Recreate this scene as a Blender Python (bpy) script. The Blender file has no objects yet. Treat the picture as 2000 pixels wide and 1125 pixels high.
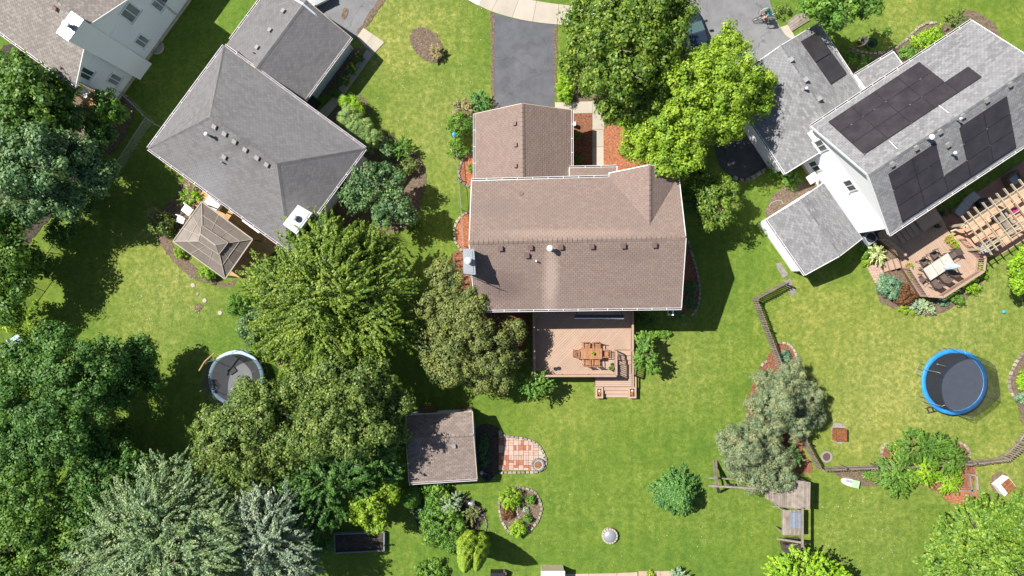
import bpy, bmesh, math, random
import numpy as np
from mathutils import Vector, Matrix

# ------------------------------------------------------------------ camera, light, exposure
SC = bpy.context.scene
COL = SC.collection
H = 49.38          # camera height above the lawn (m)
S = 27.0           # photograph pixels per metre on the ground
cam_d = bpy.data.cameras.new("camera")
cam_d.sensor_width = 36.0
cam_d.lens = 24.0
cam_d.clip_end = 900.0
cam = bpy.data.objects.new("camera", cam_d)
cam.location = (0, 0, H)
COL.objects.link(cam)
SC.camera = cam

SUN = Vector((0.741, -0.326, -1.0)).normalized()
world = bpy.data.worlds.new("World")
SC.world = world
world.use_nodes = True
wn = world.node_tree.nodes
sky = wn.new("ShaderNodeTexSky")
sky.sky_type = 'NISHITA'
sky.sun_disc = False
sky.sun_elevation = math.radians(51)
sky.sun_rotation = math.atan2(-SUN.x, -SUN.y)
world.node_tree.links.new(sky.outputs[0], wn["Background"].inputs[0])
wn["Background"].inputs[1].default_value = 0.055
sun_d = bpy.data.lights.new("sun", 'SUN')
sun_d.energy = 4.8
sun_d.angle = math.radians(0.5)
sun_d.color = (1.0, 0.96, 0.89)
sun = bpy.data.objects.new("sun", sun_d)
sun.rotation_euler = SUN.to_track_quat('-Z', 'Y').to_euler()
sun.location = (0, 0, 80)
COL.objects.link(sun)
SC.view_settings.view_transform = 'Standard'
SC.view_settings.look = 'None'
SC.view_settings.gamma = 1
SC.view_settings.use_curve_mapping = False
SC.view_settings.exposure = 0.70

# ------------------------------------------------------------------ helpers
RNG = random.Random(7)
OFF = {}


def W(x, y, h=0.0):
    k = (1 - h / H) / S
    return Vector(((x - 1000) * k, -(y - 562.5) * k, h))


def D(x, y):
    """direction on the ground from a direction in the photograph"""
    return Vector((x, -y, 0)).normalized()


class Plane:
    def __init__(s, a, b, c):
        s.p = a
        s.n = (b - a).cross(c - a).normalized()
        if s.n.z < 0:
            s.n = -s.n
        if abs(s.n.z) < 0.99999:
            s.u = Vector((0, 0, 1)).cross(s.n).normalized()
        else:
            s.u = Vector((1, 0, 0))
        s.w = s.n.cross(s.u).normalized()
        if s.w.z < 0:
            s.w, s.u = -s.w, -s.u

    def hit(s, x, y):
        o = Vector((0, 0, H))
        d = W(x, y) - o
        t = (s.p - o).dot(s.n) / d.dot(s.n)
        return o + d * t

    def uw(s, q):
        return ((q - s.p).dot(s.u), (q - s.p).dot(s.w))

    def at(s, u, w, lift=0.0):
        return s.p + s.u * u + s.w * w + s.n * lift


def link(name, me, mat, parent=None, loc=None):
    o = bpy.data.objects.new(name, me)
    COL.objects.link(o)
    if mat is not None and not me.materials:
        for m in (mat if isinstance(mat, (list, tuple)) else [mat]):
            me.materials.append(m)
    if parent is not None:
        o.parent = parent
    if loc is not None:
        o.location = loc
    return o


class G:
    def __init__(s):
        s.v, s.f = [], []

    def poly(s, pts):
        b = len(s.v)
        s.v += [tuple(p) for p in pts]
        s.f.append(tuple(range(b, b + len(pts))))
        return s

    def add(s, vs, fs):
        b = len(s.v)
        s.v += [tuple(p) for p in vs]
        s.f += [tuple(i + b for i in f) for f in fs]
        return s

    def box8(s, lo, hi):
        """lo, hi : 4 points each in the same winding"""
        return s.add(list(lo) + list(hi), [(3, 2, 1, 0), (4, 5, 6, 7), (0, 1, 5, 4), (1, 2, 6, 5), (2, 3, 7, 6), (3, 0, 4, 7)])

    def box(s, c, sz, u=None, v=None, w=None):
        c = Vector(c)
        u = Vector((1, 0, 0)) if u is None else u
        w = Vector((0, 0, 1)) if w is None else w
        v = w.cross(u).normalized() if v is None else v
        a, b, h = sz[0] / 2, sz[1] / 2, sz[2] / 2
        lo = [c + u * x + v * y - w * h for x, y in ((-a, -b), (a, -b), (a, b), (-a, b))]
        hi = [p + w * (2 * h) for p in lo]
        return s.box8(lo, hi)

    def beam(s, p0, p1, wd, ht, up=Vector((0, 0, 1))):
        p0, p1 = Vector(p0), Vector(p1)
        d = (p1 - p0)
        L = d.length
        if L < 1e-6:
            return s
        d /= L
        if abs(d.dot(up)) > 0.98:
            up = Vector((0, 1, 0))
        side = up.cross(d).normalized()
        w = d.cross(side).normalized()
        return s.box((p0 + p1) / 2, (L, wd, ht), u=d, v=side, w=w)

    def prism(s, pts, z0, z1):
        n = len(pts)
        lo = [(p[0], p[1], z0) for p in pts]
        hi = [(p[0], p[1], z1) for p in pts]
        return s.add(lo + hi, [tuple(range(n - 1, -1, -1)), tuple(range(n, 2 * n))] + [(i, (i + 1) % n, n + (i + 1) % n, n + i) for i in range(n)])

    def slab(s, pts, down):
        """3D polygon extruded by vector"""
        n = len(pts)
        pts = [Vector(p) for p in pts]
        lo = [p + down for p in pts]
        return s.add(lo + pts, [tuple(range(n - 1, -1, -1)), tuple(range(n, 2 * n))] + [(i, (i + 1) % n, n + (i + 1) % n, n + i) for i in range(n)])

    def cyl(s, p0, p1, r0, r1=None, n=12):
        r1 = r0 if r1 is None else r1
        p0, p1 = Vector(p0), Vector(p1)
        d = (p1 - p0).normalized()
        a = d.orthogonal().normalized()
        b = d.cross(a)
        vs = []
        for p, r in ((p0, r0), (p1, r1)):
            for i in range(n):
                t = 2 * math.pi * i / n
                vs.append(p + a * (math.cos(t) * r) + b * (math.sin(t) * r))
        return s.add(vs, [tuple(range(n - 1, -1, -1)), tuple(range(n, 2 * n))] + [(i, (i + 1) % n, n + (i + 1) % n, n + i) for i in range(n)])

    def tube(s, pts, rs, n=6):
        pts = [Vector(p) for p in pts]
        if not isinstance(rs, (list, tuple)):
            rs = [rs] * len(pts)
        vs, fs = [], []
        a = None
        for k, p in enumerate(pts):
            d = (pts[min(k + 1, len(pts) - 1)] - pts[max(k - 1, 0)]).normalized()
            if a is None:
                a = d.orthogonal().normalized()
            a = (a - d * a.dot(d)).normalized()
            b = d.cross(a)
            for i in range(n):
                t = 2 * math.pi * i / n
                vs.append(p + a * (math.cos(t) * rs[k]) + b * (math.sin(t) * rs[k]))
        for k in range(len(pts) - 1):
            for i in range(n):
                fs.append((k * n + i, k * n + (i + 1) % n, (k + 1) * n + (i + 1) % n, (k + 1) * n + i))
        fs.append(tuple(range(n - 1, -1, -1)))
        fs.append(tuple(range((len(pts) - 1) * n, len(pts) * n)))
        return s.add(vs, fs)

    def lathe(s, c, prof, n=20, sx=1.0, sy=1.0):
        """prof: list of (r, z)"""
        c = Vector(c)
        vs, fs = [], []
        for r, z in prof:
            for i in range(n):
                t = 2 * math.pi * i / n
                vs.append(c + Vector((math.cos(t) * r * sx, math.sin(t) * r * sy, z)))
        for k in range(len(prof) - 1):
            for i in range(n):
                fs.append((k * n + i, k * n + (i + 1) % n, (k + 1) * n + (i + 1) % n, (k + 1) * n + i))
        if prof[0][0] > 1e-4:
            fs.append(tuple(range(n - 1, -1, -1)))
        if prof[-1][0] > 1e-4:
            fs.append(tuple(range((len(prof) - 1) * n, len(prof) * n)))
        return s.add(vs, fs)

    def ring(s, c, r0, r1, z0, z1, n=48):
        c = Vector(c)
        vs, fs = [], []
        for r, z in ((r0, z0), (r1, z0), (r1, z1), (r0, z1)):
            for i in range(n):
                t = 2 * math.pi * i / n
                vs.append(c + Vector((math.cos(t) * r, math.sin(t) * r, z)))
        for k in range(4):
            for i in range(n):
                a, b = k * n, ((k + 1) % 4) * n
                fs.append((a + i, a + (i + 1) % n, b + (i + 1) % n, b + i))
        return s.add(vs, fs)

    def sph(s, c, r, n=12, m=8, sz=1.0):
        return s.lathe(c, [(max(1e-4, r * math.sin(math.pi * k / m)), -r * sz * math.cos(math.pi * k / m)) for k in range(m + 1)], n)

    def build(s, name, mat, parent=None, org=None, smooth=False):
        """world-space geometry; parent (or org) gives the origin"""
        if parent is not None:
            o = OFF.get(parent.name, Vector((0, 0, 0)))
        else:
            o = Vector(org) if org is not None else Vector((0, 0, 0))
        me = bpy.data.meshes.new(name)
        me.from_pydata([(p[0] - o[0], p[1] - o[1], p[2] - o[2]) for p in s.v], [], s.f)
        if smooth:
            me.shade_smooth()
        ob = link(name, me, mat, parent, None if parent is not None else o)
        OFF[ob.name] = o
        return ob


def thing(name, label, cat, loc, group=None):
    o = bpy.data.objects.new(name, None)
    o.empty_display_size = 0.2
    COL.objects.link(o)
    o.location = loc
    OFF[o.name] = Vector(loc)
    o["label"], o["category"] = label, cat
    if group:
        o["group"] = group
    return o


def tag(o, label=None, cat=None, group=None, kind=None):
    for k, v in (("label", label), ("category", cat), ("group", group), ("kind", kind)):
        if v:
            o[k] = v
    return o


def structure(name, g, mat):
    return tag(g.build(name, mat), kind="structure")


def copy_tree(o, parent=None):
    c = o.copy()
    COL.objects.link(c)
    if parent is not None:
        c.parent = parent
    for ch in list(KIDS.get(o.name, [])):
        copy_tree(ch, c)
    return c


KIDS = {}


def index_kids():
    KIDS.clear()
    for o in bpy.data.objects:
        if o.parent is not None:
            KIDS.setdefault(o.parent.name, []).append(o)


def spread(pts, step, closed=False):
    """points every step along a smooth curve through pts, with directions"""
    P = [Vector(p) for p in pts]
    n = len(P)
    out = []
    segs = n if closed else n - 1
    fine = []
    for i in range(segs):
        p0 = P[(i - 1) % n] if (closed or i > 0) else P[i]
        p1, p2 = P[i], P[(i + 1) % n]
        p3 = P[(i + 2) % n] if (closed or i + 2 < n) else p2
        for k in range(16):
            t = k / 16
            fine.append(0.5 * ((2 * p1) + (p2 - p0) * t + (2 * p0 - 5 * p1 + 4 * p2 - p3) * t * t + (3 * p1 - p0 - 3 * p2 + p3) * t ** 3))
    fine.append(P[0] if closed else P[-1])
    acc, nxt = 0.0, step / 2
    for a, b in zip(fine[:-1], fine[1:]):
        L = (b - a).length
        while L > 0 and nxt <= acc + L:
            out.append((a.lerp(b, (nxt - acc) / L), (b - a).normalized()))
            nxt += step
        acc += L
    return out, fine


# ------------------------------------------------------------------ materials
def newmat(name):
    m = bpy.data.materials.new(name)
    m.use_nodes = True
    nt = m.node_tree
    return m, nt, nt.nodes, nt.links, nt.nodes["Principled BSDF"]


def c4(c):
    return (c[0], c[1], c[2], 1.0)


def ramp(N, L, fac, cols, interp='LINEAR'):
    r = N.new("ShaderNodeValToRGB")
    r.color_ramp.interpolation = interp
    e = r.color_ramp.elements
    while len(e) < len(cols):
        e.new(0.5)
    for i, (p, c) in enumerate(cols):
        e[i].position = p
        e[i].color = c4(c)
    L.new(fac, r.inputs[0])
    return r.outputs[0]


def noise(N, L, vec, scale, detail=3, rough=0.55, dist=0.0):
    n = N.new("ShaderNodeTexNoise")
    n.inputs["Scale"].default_value = scale
    n.inputs["Detail"].default_value = detail
    n.inputs["Roughness"].default_value = rough
    n.inputs["Distortion"].default_value = dist
    L.new(vec, n.inputs["Vector"])
    return n.outputs[0]


def mixc(N, L, fac, a, b, mode='MIX'):
    m = N.new("ShaderNodeMix")
    m.data_type = 'RGBA'
    m.blend_type = mode
    for k, val in ((0, fac), (6, a), (7, b)):
        if hasattr(val, "links") or isinstance(val, bpy.types.NodeSocket):
            L.new(val, m.inputs[k])
        elif k == 0:
            m.inputs[0].default_value = val
        else:
            m.inputs[k].default_value = c4(val)
    return m.outputs[2]


def rng_map(N, L, v, a, b, c, d):
    m = N.new("ShaderNodeMapRange")
    m.inputs[1].default_value, m.inputs[2].default_value = a, b
    m.inputs[3].default_value, m.inputs[4].default_value = c, d
    L.new(v, m.inputs[0])
    return m.outputs[0]


def bump(N, L, bs, h, strength=0.4, dist=0.02):
    b = N.new("ShaderNodeBump")
    b.inputs["Strength"].default_value = strength
    b.inputs["Distance"].default_value = dist
    L.new(h, b.inputs["Height"])
    L.new(b.outputs[0], bs.inputs["Normal"])


def MAT(name, col, rough=0.7, var=0.15, scale=3.0, fine=40.0, bmp=0.2, metal=0.0, rand=0.0, stain=None, spec=0.4, cracks=0):
    """base colour with grain, mottling and piece-to-piece variation"""
    m, nt, N, L, bs = newmat(name)
    pos = N.new("ShaderNodeNewGeometry").outputs["Position"]
    a = noise(N, L, pos, scale, 4)
    b = noise(N, L, pos, fine, 2)
    lo = [max(0, x * (1 - var)) for x in col]
    hi = [min(1, x * (1 + var)) for x in col]
    c = ramp(N, L, a, [(0.3, lo), (0.7, hi)])
    lo2 = [x * (1 - var * 0.8) for x in (1, 1, 1)]
    c = mixc(N, L, 1.0, c, ramp(N, L, b, [(0.3, lo2), (0.7, (1, 1, 1))]), 'MULTIPLY')
    if rand:
        oi = N.new("ShaderNodeObjectInfo").outputs["Random"]
        gi = N.new("ShaderNodeNewGeometry").outputs["Random Per Island"]
        ad = N.new("ShaderNodeMath")
        ad.operation = 'ADD'
        L.new(oi, ad.inputs[0])
        L.new(gi, ad.inputs[1])
        fr = N.new("ShaderNodeMath")
        fr.operation = 'FRACT'
        L.new(ad.outputs[0], fr.inputs[0])
        c = mixc(N, L, 1.0, c, ramp(N, L, fr.outputs[0], [(0, (1 - rand,) * 3), (1, (1, 1, 1))]), 'MULTIPLY')
    if cracks:
        wn_ = N.new("ShaderNodeVectorMath")
        wn_.operation = 'MULTIPLY_ADD'
        nz = N.new("ShaderNodeTexNoise")
        nz.inputs["Scale"].default_value = 0.9
        nz.inputs["Detail"].default_value = 5
        L.new(pos, nz.inputs["Vector"])
        L.new(nz.outputs[1], wn_.inputs[0])
        wn_.inputs[1].default_value = (2.2, 2.2, 0)
        L.new(pos, wn_.inputs[2])
        vo = N.new("ShaderNodeTexVoronoi")
        vo.feature = 'DISTANCE_TO_EDGE'
        vo.inputs["Scale"].default_value = 0.22
        L.new(wn_.outputs[0], vo.inputs["Vector"])
        f = rng_map(N, L, vo.outputs["Distance"], 0.0, 0.010, cracks, 0)
        c = mixc(N, L, f, c, [x * .35 for x in col])
        st2 = noise(N, L, wn_.outputs[0], 0.8, 5, 0.7, 1.0)
        c = mixc(N, L, rng_map(N, L, st2, 0.35, 0.65, 0.0, 0.35), c, [x * 1.35 for x in col])
    if stain:
        st = noise(N, L, pos, stain[1], 5, 0.65, 0.6)
        f = rng_map(N, L, st, stain[2], stain[2] + 0.15, 0, 1)
        c = mixc(N, L, f, c, stain[0])
    L.new(c, bs.inputs["Base Color"])
    bs.inputs["Roughness"].default_value = rough
    bs.inputs["Metallic"].default_value = metal
    bs.inputs["Specular IOR Level"].default_value = spec
    if bmp:
        bump(N, L, bs, b, bmp, 0.01)
    return m


def SHINGLE(name, cols, stain, marks=()):
    m, nt, N, L, bs = newmat(name)
    geo = N.new("ShaderNodeNewGeometry")
    pos = geo.outputs["Position"]
    c = ramp(N, L, geo.outputs["Random Per Island"], [(i / (len(cols) - 1), k) for i, k in enumerate(cols)])
    gr = noise(N, L, pos, 55, 2, 0.7)
    c = mixc(N, L, 1.0, c, ramp(N, L, gr, [(0.3, (0.72, 0.72, 0.72)), (0.7, (1.12, 1.12, 1.12))]), 'MULTIPLY')
    big = noise(N, L, pos, 0.45, 5, 0.6, 0.8)
    c = mixc(N, L, rng_map(N, L, big, 0.42, 0.7, 0, 0.55), c, stain)
    soft = noise(N, L, pos, 1.3, 4, 0.65)
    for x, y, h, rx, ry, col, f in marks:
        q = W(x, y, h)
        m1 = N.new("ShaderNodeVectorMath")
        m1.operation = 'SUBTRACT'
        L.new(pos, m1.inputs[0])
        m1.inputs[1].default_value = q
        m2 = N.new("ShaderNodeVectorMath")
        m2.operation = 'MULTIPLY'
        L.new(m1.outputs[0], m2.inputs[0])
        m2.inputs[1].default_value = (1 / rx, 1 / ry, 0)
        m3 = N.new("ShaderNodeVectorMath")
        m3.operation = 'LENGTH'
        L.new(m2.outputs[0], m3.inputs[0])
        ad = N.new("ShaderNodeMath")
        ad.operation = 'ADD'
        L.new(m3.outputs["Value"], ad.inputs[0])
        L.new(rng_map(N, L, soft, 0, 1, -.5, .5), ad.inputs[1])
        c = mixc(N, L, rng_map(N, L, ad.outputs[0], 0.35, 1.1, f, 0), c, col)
    L.new(c, bs.inputs["Base Color"])
    bs.inputs["Roughness"].default_value = 0.9
    bs.inputs["Specular IOR Level"].default_value = 0.25
    bump(N, L, bs, gr, 0.5, 0.01)
    return m


def LEAF(name, cols, trans=0.3, tcol=None, rough=0.5, clump=0.9, dry=None, gain=1.45):
    m, nt, N, L, bs = newmat(name)
    geo = N.new("ShaderNodeNewGeometry")
    pos = geo.outputs["Position"]
    cols = [tuple(min(.8, x * gain) for x in k) for k in cols]
    c = ramp(N, L, geo.outputs["Random Per Island"], [(i / (len(cols) - 1), k) for i, k in enumerate(cols)])
    big = noise(N, L, pos, clump, 4, 0.65)
    c = mixc(N, L, 1.0, c, ramp(N, L, big, [(0.3, (0.62, 0.74, 0.80)), (0.72, (1.40, 1.24, 1.0))]), 'MULTIPLY')
    if dry:
        dn = noise(N, L, pos, dry[1], 3, 0.6)
        c = mixc(N, L, rng_map(N, L, dn, dry[2], dry[2] + 0.12, 0, 0.8), c, dry[0])
    L.new(c, bs.inputs["Base Color"])
    bs.inputs["Roughness"].default_value = rough
    bs.inputs["Specular IOR Level"].default_value = 0.35
    tr = N.new("ShaderNodeBsdfTranslucent")
    tc = mixc(N, L, 0.6, c, tcol or (0.20, 0.30, 0.03))
    L.new(tc, tr.inputs[0])
    mx = N.new("ShaderNodeMixShader")
    mx.inputs[0].default_value = trans
    L.new(bs.outputs[0], mx.inputs[1])
    L.new(tr.outputs[0], mx.inputs[2])
    L.new(mx.outputs[0], N["Material Output"].inputs[0])
    return m


def LAWN():
    m, nt, N, L, bs = newmat("lawn_grass")
    geo = N.new("ShaderNodeNewGeometry")
    pos = geo.outputs["Position"]
    green = (0.150, 0.232, 0.034)
    deep = (0.105, 0.182, 0.026)
    yel = (0.36, 0.345, 0.11)
    big = noise(N, L, pos, 0.16, 4, 0.6, 0.5)
    mid = noise(N, L, pos, 0.9, 5, 0.65, 0.4)
    sm = noise(N, L, pos, 3.2, 4, 0.7, 0.3)
    fine = noise(N, L, pos, 16, 4, 0.8)
    c = ramp(N, L, mid, [(0.3, deep), (0.7, green)])
    # dry zones
    acc = None
    for x, y, r, s in [(790, 60, 170, .8), (860, 250, 190, .7), (1750, 760, 260, 1.0), (1860, 620, 200, .9), (1600, 620, 120, .5), (330, 560, 150, .75), (1320, 720, 130, .45), (1950, 900, 120, .6), (1120, 800, 120, .25), (1230, 700, 120, .4), (300, 620, 130, .6), (1760, 40, 120, .4), (1700, 1010, 150, .3)]:
        vd = N.new("ShaderNodeVectorMath")
        vd.operation = 'DISTANCE'
        L.new(pos, vd.inputs[0])
        vd.inputs[1].default_value = W(x, y)
        f = rng_map(N, L, vd.outputs["Value"], r / S * 0.15, r / S, s, 0)
        if acc is None:
            acc = f
        else:
            mx = N.new("ShaderNodeMath")
            mx.operation = 'MAXIMUM'
            L.new(acc, mx.inputs[0])
            L.new(f, mx.inputs[1])
            acc = mx.outputs[0]
    a1 = rng_map(N, L, sm, 0.40, 0.64, 0, 1)
    a2 = rng_map(N, L, mid, 0.38, 0.62, 0.25, 1)
    mu = N.new("ShaderNodeMath")
    mu.operation = 'MULTIPLY'
    L.new(a1, mu.inputs[0])
    L.new(a2, mu.inputs[1])
    ad = N.new("ShaderNodeMath")
    ad.operation = 'MULTIPLY_ADD'
    L.new(acc, ad.inputs[0])
    ad.inputs[1].default_value = 0.75
    L.new(rng_map(N, L, big, 0.45, 0.7, 0.12, 0.45), ad.inputs[2])
    mu2 = N.new("ShaderNodeMath")
    mu2.operation = 'MULTIPLY'
    L.new(mu.outputs[0], mu2.inputs[0])
    L.new(ad.outputs[0], mu2.inputs[1])
    ad3 = N.new("ShaderNodeMath")
    ad3.operation = 'MULTIPLY_ADD'
    L.new(acc, ad3.inputs[0])
    ad3.inputs[1].default_value = 0.42
    L.new(mu2.outputs[0], ad3.inputs[2])
    ad3.use_clamp = True
    c = mixc(N, L, ad3.outputs[0], c, yel)
    c = mixc(N, L, 1.0, c, ramp(N, L, fine, [(0.28, (0.58, 0.63, 0.56)), (0.72, (1.32, 1.27, 1.27))]), 'MULTIPLY')
    c = mixc(N, L, 1.0, c, ramp(N, L, sm, [(0.3, (0.77, 0.82, 0.76)), (0.7, (1.18, 1.14, 1.13))]), 'MULTIPLY')
    tone = noise(N, L, pos, 0.07, 3, 0.5, 0.3)
    c = mixc(N, L, 1.0, c, ramp(N, L, tone, [(0.35, (0.84, 0.92, 0.86)), (0.65, (1.12, 1.05, 1.0))]), 'MULTIPLY')
    # mowing stripes, very faint
    wv = N.new("ShaderNodeTexWave")
    wv.inputs["Scale"].default_value = 0.33
    wv.inputs["Detail"].default_value = 3
    wv.inputs["Distortion"].default_value = 2.5
    L.new(pos, wv.inputs["Vector"])
    c = mixc(N, L, 1.0, c, ramp(N, L, wv.outputs[1], [(0.3, (0.955, 0.97, 0.955)), (0.7, (1.03, 1.02, 1.03))]), 'MULTIPLY')
    bare = noise(N, L, pos, 0.55, 6, 0.7, 0.5)
    c = mixc(N, L, rng_map(N, L, bare, 0.66, 0.76, 0, 0.6), c, (0.24, 0.19, 0.115))
    L.new(c, bs.inputs["Base Color"])
    bs.inputs["Roughness"].default_value = 0.85
    bs.inputs["Specular IOR Level"].default_value = 0.15
    bump(N, L, bs, fine, 0.9, 0.05)
    return m


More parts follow.
